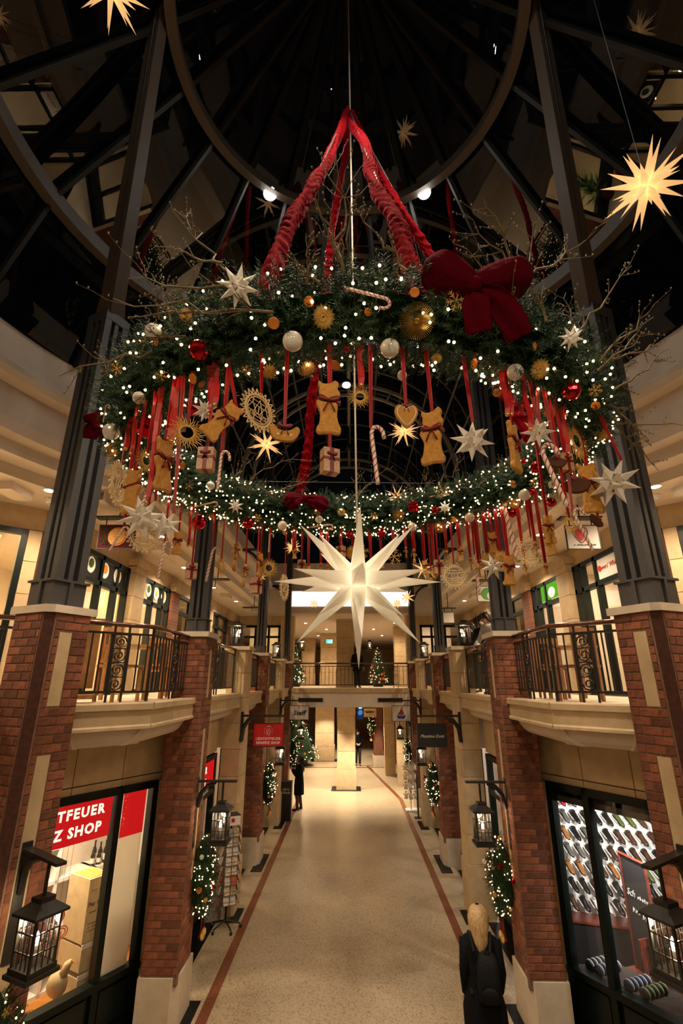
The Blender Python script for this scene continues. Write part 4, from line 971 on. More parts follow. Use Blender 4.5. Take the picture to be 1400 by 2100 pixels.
def f_fret():     # fretwork ring with saw tooth edge and an inner scene
    a = MB(); n = 24
    def ringp(r0, r1, t=.03, k=48):
        base = len(a.v)
        for i in range(k):
            an = 2 * pi * i / k
            for r, y in ((r0, -t / 2), (r1, -t / 2), (r1, t / 2), (r0, t / 2)): a.v.append((r * cos(an), y, r * sin(an)))
        for i in range(k):
            for j in range(4): a.f.append((base + i * 4 + j, base + i * 4 + (j + 1) % 4, base + ((i + 1) % k) * 4 + (j + 1) % 4, base + ((i + 1) % k) * 4 + j))
    ringp(.345, .385); ringp(.30, .318)
    for i in range(n):
        an = 2 * pi * i / n; d = pi / n * .92; A, B, C = (.38 * cos(an - d), .38 * sin(an - d)), (.5 * cos(an), .5 * sin(an)), (.38 * cos(an + d), .38 * sin(an + d))
        for p, q in ((A, B), (B, C)): a.tube([(p[0], 0, p[1]), (q[0], 0, q[1])], .014, 4)
        a.tube([(.315 * cos(an), 0, .315 * sin(an)), (.35 * cos(an + .1), 0, .35 * sin(an + .1))], .008, 4)
    b = MB()
    for L in ([(-.3, -.06), (-.18, .12), (-.06, -.06)], [(.06, -.06), (.18, .16), (.28, -.06)], [(-.12, -.06), (0, .26), (.12, -.06)], [(-.3, -.08), (.3, -.08)], [(-.26, -.16), (.26, -.16)], [(-.2, -.24), (.2, -.24)], [(-.1, -.08), (-.1, -.26)], [(.1, -.08), (.1, -.26)], [(0, .1), (0, -.08)], [(-.22, .2), (.22, .2)], [(-.28, .1), (.28, .1)], [(-.18, .12), (-.18, .25)], [(.18, .14), (.18, .25)], [(-.24, -.16), (-.18, -.08), (-.1, -.16), (0, -.08), (.1, -.16), (.18, -.08), (.24, -.16)]):
        b.tube([(x, 0, z) for x, z in L], .011, 4)
    return [('ring', a, 'fretwood', False), ('cutout_scene', b, 'fretwood', False)]
def f_cane():
    P = [(0, 0, -.5 + i * .75 / 14) for i in range(15)] + [(.09 - .09 * cos(a), 0, .25 + .13 * sin(a)) for a in [pi * i / 9 for i in range(1, 10)]] + [(.18, 0, .2)]
    a = MB().tube(P, .030, 10); s_ = MB(); n = 100; L = len(P) - 1
    for ph in (0, pi):                       # two candy stripes wound round the stick
        pts = []
        for i in range(n + 1):
            f = i / n * L; j = min(int(f), L - 1); c = V(*P[j]).lerp(V(*P[j + 1]), f - j); d = (V(*P[j + 1]) - V(*P[j])).normalized(); e1 = V(0, 1, 0); e2 = d.cross(e1); an = i * .42 + ph; pts.append(c + (e1 * cos(an) + e2 * sin(an)) * .027)
        s_.tube(pts, .009, 4)
    return [('stick', a, 'candy_white', True), ('stripes', s_, 'candy_red', True)]
def f_ball(mt):
    return [('globe', MB().ball((0, 0, 0), .5, 24, 16), mt, True), ('cap', MB().lathe([(.09, .46), (.09, .56), (.03, .58)], (0, 0, 0), 10), 'gold', True)]
def f_glit():
    return [('globe', MB().ball((0, 0, 0), .5, 14, 10), 'bauble_red', False), ('cap', MB().lathe([(.09, .46), (.09, .56), (.03, .58)], (0, 0, 0), 10), 'gold', True)]
def f_orange():
    a = MB().lathe([(.40, -.05), (.44, -.06), (.5, -.02), (.5, .02), (.44, .06), (.40, .05)], (0, 0, 0), 20, (0, 1, 0)); b = MB()
    for i in range(8):
        an = 2 * pi * i / 8; q = lambda r, o: (r * cos(an + o), r * sin(an + o)); b.add(slab2([q(.06, .39), q(.40, .06), q(.41, .39), q(.40, .72)], .07, .1).v, slab2([q(.06, .39), q(.40, .06), q(.41, .39), q(.40, .72)], .07, .1).f)
    return [('peel', a, 'orange', True), ('segments', b, 'straw', False)]
def f_paper8():   # folded white paper star: eight long points in the plane, short ones towards the viewer
    a = MB(); n = 8; R0, R1 = .5, .21
    for sy in (-1, 1):
        for i in range(n):
            an = 2 * pi * i / n; d = pi / n; b0 = len(a.v)
            a.v += [(R0 * cos(an), 0, R0 * sin(an)), (R1 * cos(an - d), 0, R1 * sin(an - d)), (R1 * cos(an + d), 0, R1 * sin(an + d)), (.15 * cos(an), sy * .13, .15 * sin(an))]
            a.f += [(b0, b0 + 1, b0 + 3), (b0, b0 + 3, b0 + 2), (b0 + 1, b0 + 2, b0 + 3)]
    c = a
    for sy in (-1, 1):
        for i in range(4):
            an = 2 * pi * i / 4 + pi / 4; d = .62; b0 = len(c.v); r = .2
            c.v += [(.17 * cos(an), sy * .36, .17 * sin(an)), (r * cos(an - d), sy * .1, r * sin(an - d)), (r * cos(an + d), sy * .1, r * sin(an + d)), (.0, sy * .14, .0)]
            c.f += [(b0, b0 + 1, b0 + 2), (b0, b0 + 2, b0 + 3), (b0, b0 + 3, b0 + 1)]
    return [('folded_points', a, 'paper', False), ('hanging_loop', MB().tube([(.02 * cos(2 * pi * i / 10), 0, .5 + .02 * sin(2 * pi * i / 10)) for i in range(11)], .004, 4), 'ribbon', True)]
def f_parcel(): return [('box', MB().box((0, 0, 0), (.62, .42, .95)), 'parcel', False), ('ribbon_wrap', MB().box((0, 0, 0), (.16, .44, .97)).box((0, 0, .05), (.64, .44, .12)), 'ribbon_dark', False), ('bow', smallbow(1.2, .2, -.24), 'ribbon_dark', True)]
def f_man():      # thin figure of a dancing doll
    a = MB().tube([(0, 0, .3), (.02, 0, 0), (0, 0, -.1)], [.06, .08, .06], 8).tube([(0, 0, -.1), (.06, 0, -.3), (.04, 0, -.5)], .04, 6).tube([(0, 0, -.1), (-.05, 0, -.3), (-.02, 0, -.48)], .04, 6).tube([(0, 0, .2), (-.16, 0, .16), (-.2, 0, .02)], .03, 6).tube([(0, 0, .2), (.14, 0, .12), (.16, 0, 0)], .03, 6)
    return [('body', a, 'gingerbread', True), ('head', MB().ball((0, 0, .4), .1, 10, 7), 'gingerbread', True), ('bow', smallbow(.8, .25, -.06), 'ribbon_dark', True)]
mat('parcel', (.52, .30, .16), .3, nz=.5, ns=30)
def herrn(Rr, core=.30, tri=.78):
    k = 1 + math.sqrt(2); nv = math.sqrt(2 + k * k); q = core / nv * 1.0; V_ = [V(*p) for p in {(a * x, b * y, c * z) for x, y, z in ((1, 1, k), (1, k, 1), (k, 1, 1)) for a in (-1, 1) for b in (-1, 1) for c in (-1, 1)}]
    dirs = [V(*d) for d in ((1, 0, 0), (-1, 0, 0), (0, 1, 0), (0, -1, 0), (0, 0, 1), (0, 0, -1))] + [V(*d).normalized() for a in (-1, 1) for b in (-1, 1) for d in ((a, b, 0), (a, 0, b), (0, a, b))] + [V(a, b, c).normalized() for a in (-1, 1) for b in (-1, 1) for c in (-1, 1)]
    out = []
    for i, d in enumerate(dirs):
        mx = max(v.dot(d) for v in V_); F = [v for v in V_ if v.dot(d) > mx - 1e-4]; e1 = d.orthogonal().normalized(); e2 = d.cross(e1); F.sort(key=lambda v: math.atan2(v.dot(e2), v.dot(e1)))
        F = [v * q * Rr for v in F]; ap = d * Rr * (tri if len(F) == 3 else 1); m = len(F); out.append(([*F, ap], [(j, (j + 1) % m, m) for j in range(m)], d))
    return out
def f_lit(rot=.3):
    a = MB(); M = Matrix.Rotation(rot, 3, 'X') @ Matrix.Rotation(rot * 1.7, 3, 'Y')
    for v, f, d in herrn(.5, .20, .85): a.add([M @ p for p in v], f)
    return [('points', a, 'star_paper', False), ('lamp', MB().ball((0, 0, 0), .085, 12, 8), 'star_core', True)]
KINDS = dict(bear=f_bear, heart=f_heart, cradle=f_cradle, leaf=f_leaf, sun=f_sun, disc=f_disc, straw=f_straw, flake=f_flake, fret=f_fret, cane=f_cane, pearl=lambda: f_ball('pearl'), red=f_glit, orange=f_orange, paper=f_paper8, parcel=f_parcel, man=f_man, lit=f_lit, lit2=lambda: f_lit(.8))
INFO = dict(bear=('gingerbread_bear', 'gingerbread bear biscuit with a dark red bow', 'biscuit', 'gingerbread bears on the wreath'), heart=('gingerbread_heart', 'iced gingerbread heart hanging from the wreath', 'biscuit', 'gingerbread hearts'), cradle=('gingerbread_cradle', 'gingerbread cradle with dark bow', 'biscuit', 'gingerbread cradles'),
    leaf=('chocolate_shell', 'dark brown chocolate shell with bow', 'ornament', 'chocolate shells'), sun=('straw_sun', 'straw sun with wavy rays and open centre', 'ornament', 'straw suns'), disc=('ray_disc', 'fine golden ray disc stuck in the fir', 'ornament', 'golden ray discs'), straw=('straw_star', 'bundled straw star in the fir wreath', 'ornament', 'straw stars'), flake=('straw_snowflake', 'golden straw snowflake in the fir wreath', 'ornament', 'straw snowflakes'),
    fret=('fretwork_ornament', 'pale fretwork ring ornament with saw tooth edge', 'ornament', 'fretwork rings'), cane=('candy_cane', 'red and white striped candy cane on the wreath', 'candy cane', 'candy canes on the wreath'), pearl=('bauble', 'pearly white bauble in the fir wreath', 'bauble', 'white baubles'), red=('bauble', 'glittering red bauble in the fir wreath', 'bauble', 'red baubles'), orange=('orange_slice', 'dried orange slice in the fir wreath', 'orange slice', 'orange slices'),
    paper=('paper_star', 'folded white paper star', 'paper star', 'white paper stars'), parcel=('gift_parcel', 'tiny wrapped parcel with dark ribbon', 'parcel', 'tiny parcels'), man=('gingerbread_man', 'slim gingerbread figure on a red ribbon', 'biscuit', 'gingerbread figures'), lit=('star_lamp', 'lit many pointed star lamp', 'star lamp', 'lit star lamps'), lit2=('star_lamp', 'lit many pointed star lamp', 'star lamp', 'lit star lamps'))
def place(kind, p, size, yaw=0, roll=0, lab=None, rib=None, rw=.02, M=None, g=True):
    nm, l0, cat, grp = INFO[kind]; t = thing(nm, lab or l0, cat, p, None if (lab and not g) else grp); M = M or face_rot(p, yaw, roll)
    t.rotation_euler = M.to_euler(); t.scale = (size,) * 3
    for n_, me, mt in proto(kind, KINDS[kind]):
        o = bpy.data.objects.new(n_, me); COL.objects.link(o); o.parent = t
    if rib is not None:
        Mi = M.inverted() * (1 / size); q = Mi @ (rib - p); top = {'bear': .42, 'fret': .45, 'paper': .45, 'sun': .3, 'cane': .36, 'lit': .3, 'lit2': .3, 'cradle': .2, 'leaf': .2}.get(kind, .4)
        a = V(0, 0, top); w = rw / size; m = MB(); d = (q - a).normalized(); s_ = d.cross(V(0, 1, 0)).normalized() * w / 2; h = V(0, .004 / size, 0)
        for sh in (0, .6): m.add([a - s_ - h, a + s_ - h, q + s_ * (1 + sh) - h + s_ * sh, q - s_ - h + s_ * sh * 2, a - s_ + h, a + s_ + h, q + s_ * (1 + sh) + h + s_ * sh, q - s_ + h + s_ * sh * 2], [(0, 1, 2, 3), (7, 6, 5, 4), (0, 4, 5, 1), (1, 5, 6, 2), (2, 6, 7, 3), (3, 7, 4, 0)])
        o = bpy.data.objects.new('hanging_ribbon', m.mesh('hanging_ribbon')); o.data.materials.append(MT['ribbon']); COL.objects.link(o); o.parent = t
    return t
def surf_orn(kind, x, y, px, far=0, yaw=0, roll=0, lab=None, out=.03):
    p = on_torus(x, y, bool(far), WT + out); s_ = mpx(px * 2, p); d = (EYE - p).normalized()
    if kind in ('pearl', 'red'): M = None
    else:
        zax = (V(0, 0, 1) - d * d.z).normalized(); yax = -(d * .75 + (p - wpt(tor(p)[1])).normalized() * .5).normalized(); xax = yax.cross(zax).normalized(); zax = xax.cross(yax); M = Matrix((xax, yax, zax)).transposed() @ Matrix.Rotation(yaw, 3, 'Z') @ Matrix.Rotation(roll, 3, 'Y')
    return place(kind, p, s_, yaw, roll, lab, M=M)
def hang(kind, x, y, px, far=0, yaw=0, roll=0, lab=None, rc=WR, g=True, rw=.015):
    p = on_cyl(x, y, bool(far), rc); a = math.atan2(p.y - WC.y, p.x - WC.x); d = math.hypot(p.x - WC.x, p.y - WC.y); q = V(p.x, p.y, wz(a) - math.sqrt(max(.0, WT ** 2 - min(abs(d - WR), WT) ** 2)) * .8)
    if q.z < p.z + .02: q.z = p.z + .06
    return place(kind, p, mpx(px, p), yaw, roll, lab, q, rw, g=g)
for x, y, r, f in ((314, 680, 17, 0), (600, 700, 21, 0), (285, 816, 13, 0), (228, 885, 17, 0), (799, 714, 20, 0), (1056, 763, 17, 0), (431, 996, 9, 1), (637, 1031, 7, 1), (654, 1065, 8, 1), (579, 1078, 10, 1), (1075, 1015, 12, 1), (963, 1061, 10, 1), (845, 1080, 9, 1), (1132, 993, 8, 1), (824, 770, 10, 0)):
    surf_orn('pearl', x, y, r, f, lab=None if not f else 'small pearly white bauble on the far side of the wreath')
for x, y, r, f in ((408, 717, 21, 0), (303, 875, 25, 0), (395, 838, 16, 0), (1077, 826, 12, 0), (1171, 802, 19, 0), (711, 716, 7, 0), (408, 1071, 15, 1), (509, 1073, 12, 1), (847, 1039, 12, 1), (1050, 1050, 12, 1), (1099, 959, 12, 1), (1074, 946, 6, 1), (1130, 1030, 10, 1), (782, 1092, 9, 1), (893, 1046, 8, 1), (716, 1096, 8, 1), (1092, 1008, 8, 1)):
    surf_orn('red', x, y, r, f, lab=None if not f else 'small red bauble on the far side of the wreath')
for k, x, y, r, f in (('straw', 663, 650, 26, 0), ('straw', 628, 756, 20, 0), ('disc', 854, 658, 37, 0), ('flake', 935, 616, 23, 0), ('straw', 1107, 757, 23, 0), ('flake', 239, 756, 15, 0), ('straw', 551, 762, 18, 0), ('straw', 380, 645, 16, 0), ('flake', 388, 997, 10, 1), ('disc', 817, 1056, 14, 1), ('disc', 901, 1081, 13, 1), ('straw', 1054, 1033, 12, 1), ('flake', 766, 1059, 9, 1),
                      ('straw', 1127, 844, 17, 0), ('straw', 1234, 891, 17, 0), ('flake', 1220, 800, 14, 0), ('flake', 1094, 990, 10, 1), ('straw', 228, 925, 17, 0), ('straw', 1145, 960, 15, 1), ('flake', 330, 770, 12, 0), ('straw', 895, 735, 12, 0), ('flake', 505, 760, 12, 0), ('straw', 700, 1050, 9, 1), ('flake', 528, 1062, 9, 1), ('straw', 650, 1050, 8, 1)):
    surf_orn(k, x, y, r, f, yaw=rnd.uniform(-.4, .4), roll=rnd.uniform(0, 1), lab=None if not f else {'straw': 'small straw star', 'disc': 'small golden ray disc', 'flake': 'small straw snowflake'}[k] + ' on the far side of the wreath')
for x, y, r, f in ((561, 663, 12, 0), (633, 619, 11, 0), (687, 749, 11, 0), (395, 777, 11, 0), (414, 788, 8, 0), (972, 746, 11, 0), (1221, 832, 9, 0), (850, 600, 10, 0), (1096, 710, 8, 0), (1019, 806, 9, 0), (366, 962, 9, 1), (374, 955, 8, 1), (434, 1059, 6, 1), (663, 1044, 6, 1), (583, 1092, 6, 1), (1052, 993, 8, 1), (885, 1093, 5, 1), (930, 1066, 6, 1), (320, 700, 9, 0), (1000, 640, 8, 0), (755, 640, 8, 0)):
    surf_orn('orange', x, y, r, f, yaw=rnd.uniform(-1.0, 1.0), lab=None if not f else 'small dried orange slice on the far side of the wreath')
surf_orn('cane', 760, 604, 56, 0, roll=pi / 2 + .28, lab='candy cane lying on top of the fir wreath'); surf_orn('cane', 425, 1033, 26, 1, roll=pi / 2 - .35, lab='small candy cane stuck flat in the far ring below a straw snowflake'); surf_orn('cane', 660, 1078, 28, 1, roll=pi / 2 - .15, lab='small candy cane stuck in the far ring above the giant star'); surf_orn('cane', 215, 845, 22, 0, roll=.1, lab='candy cane tucked in beside the white bauble')
for x, y, r, f, lab in ((488, 588, 46, 0, 'large white paper star perched on top of the fir wreath'), (1171, 693, 27, 0, 'white paper star half buried in the wreath below bare twigs'), (483, 1038, 17, 1, 'small paper star on the far ring near an orange slice'), (735, 1063, 14, 1, 'small paper star on the far ring above the giant star'), (912, 1041, 15, 1, 'small paper star on the far ring under a star lamp'), (364, 934, 15, 1, 'small paper star on the far ring behind a gingerbread bear')):
    surf_orn('paper', x, y, r, f, yaw=rnd.uniform(-.3, .3), roll=rnd.uniform(0, .7), lab=lab, out=.1)
H = hang
H('bear', 457, 862, 108, 0, .25, .62, 'tilted gingerbread bear with a dark bow beside the fretwork ring'); H('bear', 674, 835, 126, 0, .1, 0, 'upright gingerbread bear hanging above a tiny parcel'); H('bear', 887, 894, 126, 0, -.3, .04, 'upright gingerbread bear hanging between the heart and the paper star')
H('bear', 336, 952, 116, 0, .75, -.08, 'gingerbread bear seen half sideways beside the straw sun'); H('bear', 270, 1006, 100, 0, 2.4, 0, 'gingerbread bear turned away beside the narrow fretwork ring'); H('bear', 1054, 916, 112, 0, 1.25, .03, 'gingerbread bear seen edge-on beside the red velvet rope'); H('bear', 1209, 1000, 112, 0, .5, 0, 'gingerbread bear behind the chocolate shells'); H('bear', 1125, 1085, 62, 0, .4, 0, 'small gingerbread bear below the striped cane', rc=1.7)
H('bear', 364, 1113, 52, 1, .1, 0, 'small yellow gingerbread bear hanging by the paper stars'); H('bear', 1044, 1168, 66, 1, .2, .08, 'small gingerbread bear with red tie near the round fretwork ring'); H('bear', 1128, 1110, 62, 1, -.5, 0, 'small gingerbread bear behind the round fretwork ring'); H('bear', 533, 1158, 52, 1, 1.1, 0, 'small gingerbread bear hanging edge-on from the far ring'); H('bear', 1010, 1112, 46, 1, .3, 0, 'small gingerbread bear high under the far ring')
H('heart', 833, 853, 58, 0, .2, 0, 'iced gingerbread heart above a white star lamp'); H('cradle', 583, 888, 60, 0, .1, 0, 'gingerbread cradle with dark bow beside a lit star'); H('leaf', 1180, 997, 58, 0, .1, .1, 'dark chocolate shell in front of a gingerbread bear'); H('leaf', 1139, 948, 42, 0, .3, .3, 'dark chocolate shell behind the striped candy cane'); H('leaf', 1222, 1068, 34, 0, .6, .9, 'little chocolate leaf dangling below the bear'); H('cradle', 986, 1158, 26, 1, .2, 0, 'tiny gingerbread cradle by a paper star')
for x, y, px, f, rl, lab in ((766, 925, 146, 0, -.10, 'long candy cane with red bow hanging in the middle of the ring'), (451, 958, 100, 0, .02, 'candy cane hanging below the tilted bear'), (302, 1010, 112, 0, .22, 'candy cane hanging below the half sideways bear'), (1130, 968, 158, 0, -.26, 'long candy cane hanging before the white paper stars'), (1191, 1082, 104, 0, -.30, 'candy cane hanging lowest beside the grey column'), (242, 1100, 70, 0, .35, 'candy cane hanging before the orange slice signboard'), (332, 1142, 90, 1, .06, 'candy cane hanging below the cluster of paper stars'),
                             (431, 1152, 84, 1, .12, 'candy cane on the far ring before the steel column'), (1044, 1080, 150, 1, -.14, 'candy cane hanging beside the small round fretwork ring'), (977, 1172, 96, 1, -.04, 'candy cane on the far ring above the green crest sign'), (552, 1110, 46, 1, .0, 'short candy cane under the far ring')):
    H('cane', x, y, px, f, .3, rl, lab)
H('sun', 383, 887, 82, 0, .1, 0, 'big straw sun with wavy rays beside the half sideways bear'); H('sun', 738, 814, 54, 0, .05, 0, 'straw sun with dark open centre beside the steel cable'); H('sun', 1183, 905, 92, 0, 1.1, 0, 'big straw sun seen slantwise above the chocolate shells'); H('sun', 300, 945, 58, 0, .7, 0, 'straw sun behind the half sideways bear'); H('sun', 551, 1165, 46, 1, .5, 0, 'small straw sun on the far ring by the steel column'); H('sun', 884, 1180, 32, 1, .2, 0, 'small straw sun under a lit star'); H('sun', 453, 1160, 46, 1, 1.0, 0, 'small straw sun turned sideways under the far ring'); H('sun', 1168, 1075, 50, 0, .9, 0, 'straw sun hanging behind the lowest candy cane')
H('fret', 530, 842, 96, 0, .7, .1, 'fretwork ring with saw tooth edge beside the tilted bear'); H('fret', 243, 992, 96, 0, 1.15, 0, 'fretwork ring turned nearly edge-on by the backward bear'); H('fret', 296, 1098, 74, 0, .2, 0, 'fretwork ring under the large paper star', rc=1.85); H('fret', 1092, 1130, 66, 1, .05, 0, 'round fretwork ring shining beside a yellow bear'); H('fret', 932, 1181, 56, 1, .05, 0, 'small round fretwork ring above the far gallery'); H('fret', 583, 1205, 56, 1, 1.2, 0, 'narrow fretwork ring beside the giant star')
for x, y, px, f, lab in ((968, 904, 96, 0, 'large white paper star hanging beside the red velvet rope'), (421, 842, 58, 0, 'white paper star hanging above the big straw sun'), (291, 1062, 100, 0, 'large white paper star hanging over a fretwork ring'), (340, 1078, 66, 0, 'smaller white paper star touching the large one over the fretwork ring'), (1258, 990, 106, 0, 'large white paper star hanging before the grey steel column'), (1103, 886, 72, 0, 'white paper star behind the long candy cane'), (1012, 1161, 60, 1, 'white paper star hanging before a small bear'), (1150, 930, 50, 1, 'paper star deep behind the chocolate shells')):
    H('paper', x, y, px, f, rnd.uniform(-.4, .4), rnd.uniform(0, .6), lab)
for x, y, px, f, yw, lab in ((676, 947, 56, 0, .4, 'tiny wrapped parcel below the upright bear'), (423, 943, 52, 0, -.3, 'tiny wrapped parcel with a big dark bow'), (392, 1171, 34, 1, .2, 'tiny parcel hanging before the steel column'), (899, 1163, 30, 1, .2, 'tiny parcel beside a lit star'), (618, 1160, 24, 1, .2, 'tiny red parcel above the giant star'), (525, 1201, 34, 1, .8, 'tiny white-edged parcel low under the far ring'), (1160, 950, 40, 0, .7, 'tiny parcel by the chocolate shell')):
    H('parcel', x, y, px, f, yw, 0, lab)
H('man', 482, 1142, 60, 1, .8, .05, 'slim gingerbread figure dancing under the far ring'); H('man', 501, 1180, 48, 1, .3, .1, 'slim gingerbread figure hanging low on the far ring')
for i in range(24):       # the many small pieces hanging from the far ring
    x = 610 + i * 22 + rnd.uniform(-6, 6); y = 1150 + rnd.uniform(-25, 25); k = rnd.choice(('bear', 'heart', 'straw', 'man', 'parcel', 'flake'))
    H(k, x, y, rnd.uniform(24, 34), 1, rnd.uniform(-.7, .7), 0, {'bear': 'tiny gingerbread bear on the far ring behind the giant star', 'heart': 'tiny gingerbread heart on the far ring behind the giant star', 'straw': 'tiny straw star on the far ring behind the giant star', 'man': 'tiny gingerbread figure on the far ring behind the giant star', 'parcel': 'tiny parcel on the far ring behind the giant star', 'flake': 'tiny straw snowflake on the far ring behind the giant star'}[k], rw=.028)
# loose red ribbons that hang from the fir with small bells
rb = 0
for x, y0, y1, f in ((258, 850, 920, 0), (268, 850, 930, 0), (345, 820, 900, 0), (352, 830, 905, 0), (300, 985, 1030, 0), (440, 770, 830, 0), (428, 770, 850, 0), (740, 730, 790, 0), (1040, 770, 850, 0), (1088, 800, 880, 0), (1160, 790, 850, 0), (1048, 780, 850, 0), (1165, 870, 930, 0), (385, 1080, 1120, 1), (600, 1090, 1130, 1), (1040, 1085, 1150, 1), (700, 1090, 1135, 1), (850, 1090, 1130, 1), (942, 1090, 1130, 1)):
    p = on_cyl(x, y1, bool(f)); a = math.atan2(p.y - WC.y, p.x - WC.x); q = V(p.x, p.y, max(wz(a) - .18, p.z + .08)); t = thing('loose_ribbon', 'loose red satin ribbon hanging from the fir wreath', 'ribbon', p, 'loose red ribbons'); d = (q - p); s_ = d.cross(EYE - p).normalized() * .014; nn = (EYE - p).normalized() * .003
    m = MB(); k = 6
    for i in range(k + 1):
        c = p + d * (i / k) + s_ * .5 * sin(i * 1.2) + nn * 4 * sin(i * 1.7); m.v += [tuple(c - s_), tuple(c + s_), tuple(c + s_ + nn), tuple(c - s_ + nn)]
    for i in range(k):
        for j in range(4): m.f.append((i * 4 + j, i * 4 + (j + 1) % 4, i * 4 + 4 + (j + 1) % 4, i * 4 + 4 + j))
    m.build('band', 'ribbon', t); MB().ball(p, .014, 8, 6).build('bell', 'gold', t, smooth=True)
# ---------------------------------------------------------------- giant star
SCN = V(.07, 4.2, 5.12); gs = thing('giant_star', 'giant white many pointed paper star hanging below the wreath', 'star lamp', SCN)
M = Matrix.Rotation(R(2), 3, 'Z')
for v, f, d in herrn(.73, .235, .80):
    if d.z > .99: continue
    MB().add([SCN + M @ p for p in v], f).build('point', 'paper_lit', gs)
MB().ball(SCN, .03, 10, 6).build('lamp_bulb', 'star_core', gs); lamp('POINT', SCN, 3.6, (1, .86, .66), .06, name='giant_star_lamp')
hd = MB().tube([SCN + V(0, 0, .1), SCN + V(0, 0, .5)], .01, 6).build('holder', 'white', gs); MB().tube([(.02, 4.2, 14.45), (.07, 4.2, 5.42)], .009, 6).build('cable', 'stone_pale', gs)
# ---------------------------------------------------------------- star lamps in the roof
def roofz(x, y):
    if y > 7.6: return VZ + math.sqrt(max(0, VR * VR - x * x)) - .05
    r = math.hypot(x, y - CY)
    for (r0, z0), (r1, z1) in zip(PROF, PROF[1:]):
        if r1 <= r <= r0: return z0 + (z1 - z0) * (r0 - r) / (r0 - r1) - .03
    return 8.9
for x, y, px, Y, k, lab in ((1325, 380, 178, 3.2, 'lit', 'big lit star lamp hanging alone under the dome glass beside the rib'), (228, -22, 150, 2.9, 'lit2', 'lit star lamp hanging high above near the rib foot'), (546, 911, 82, 9.5, 'lit', 'lit star lamp behind the gingerbread cradle'), (828, 884, 72, 9.5, 'lit2', 'white star lamp below the gingerbread heart'), (813, 1017, 52, 9.0, 'lit', 'lit star lamp just above the far ring next to the red bauble'), (906, 1012, 58, 9.4, 'lit2', 'lit star lamp just above the far ring by bare twigs'), (866, 1167, 50, 9.0, 'lit', 'bright star lamp hanging behind the tip of the giant star'), (644, 1238, 26, 15, 'lit', 'tiny star lamp hanging before the light panel, exit sign side'), (814, 1238, 26, 15, 'lit2', 'tiny star lamp hanging before the light panel, upper tree side'), (600, 1122, 40, 9.5, 'lit2', 'star lamp partly hidden below the far ring'), (535, 1183, 26, 14, 'lit', 'small dim star lamp by the first slim column'), (835, 1225, 36, 13, 'lit', 'star lamp behind the giant star near the bridge')):
    p = aty(x, y, Y); t = place(k, p, mpx(px, p), 0, 0, lab, g=False)
    q = V(p.x, p.y, roofz(p.x, p.y)); m = MB(); Mi = t.rotation_euler.to_matrix().inverted() * (1 / t.scale.x)
    m.tube([Mi @ V(0, 0, .0), Mi @ (q - p)], .004 / t.scale.x, 4); o = bpy.data.objects.new('cord', m.mesh('cord')); o.data.materials.append(MT['black']); COL.objects.link(o); o.parent = t
    lamp('POINT', p, 1.0 * (mpx(px, p) / .6) ** 2 * 5, WARM2, .02, name='star_lamp_glow')
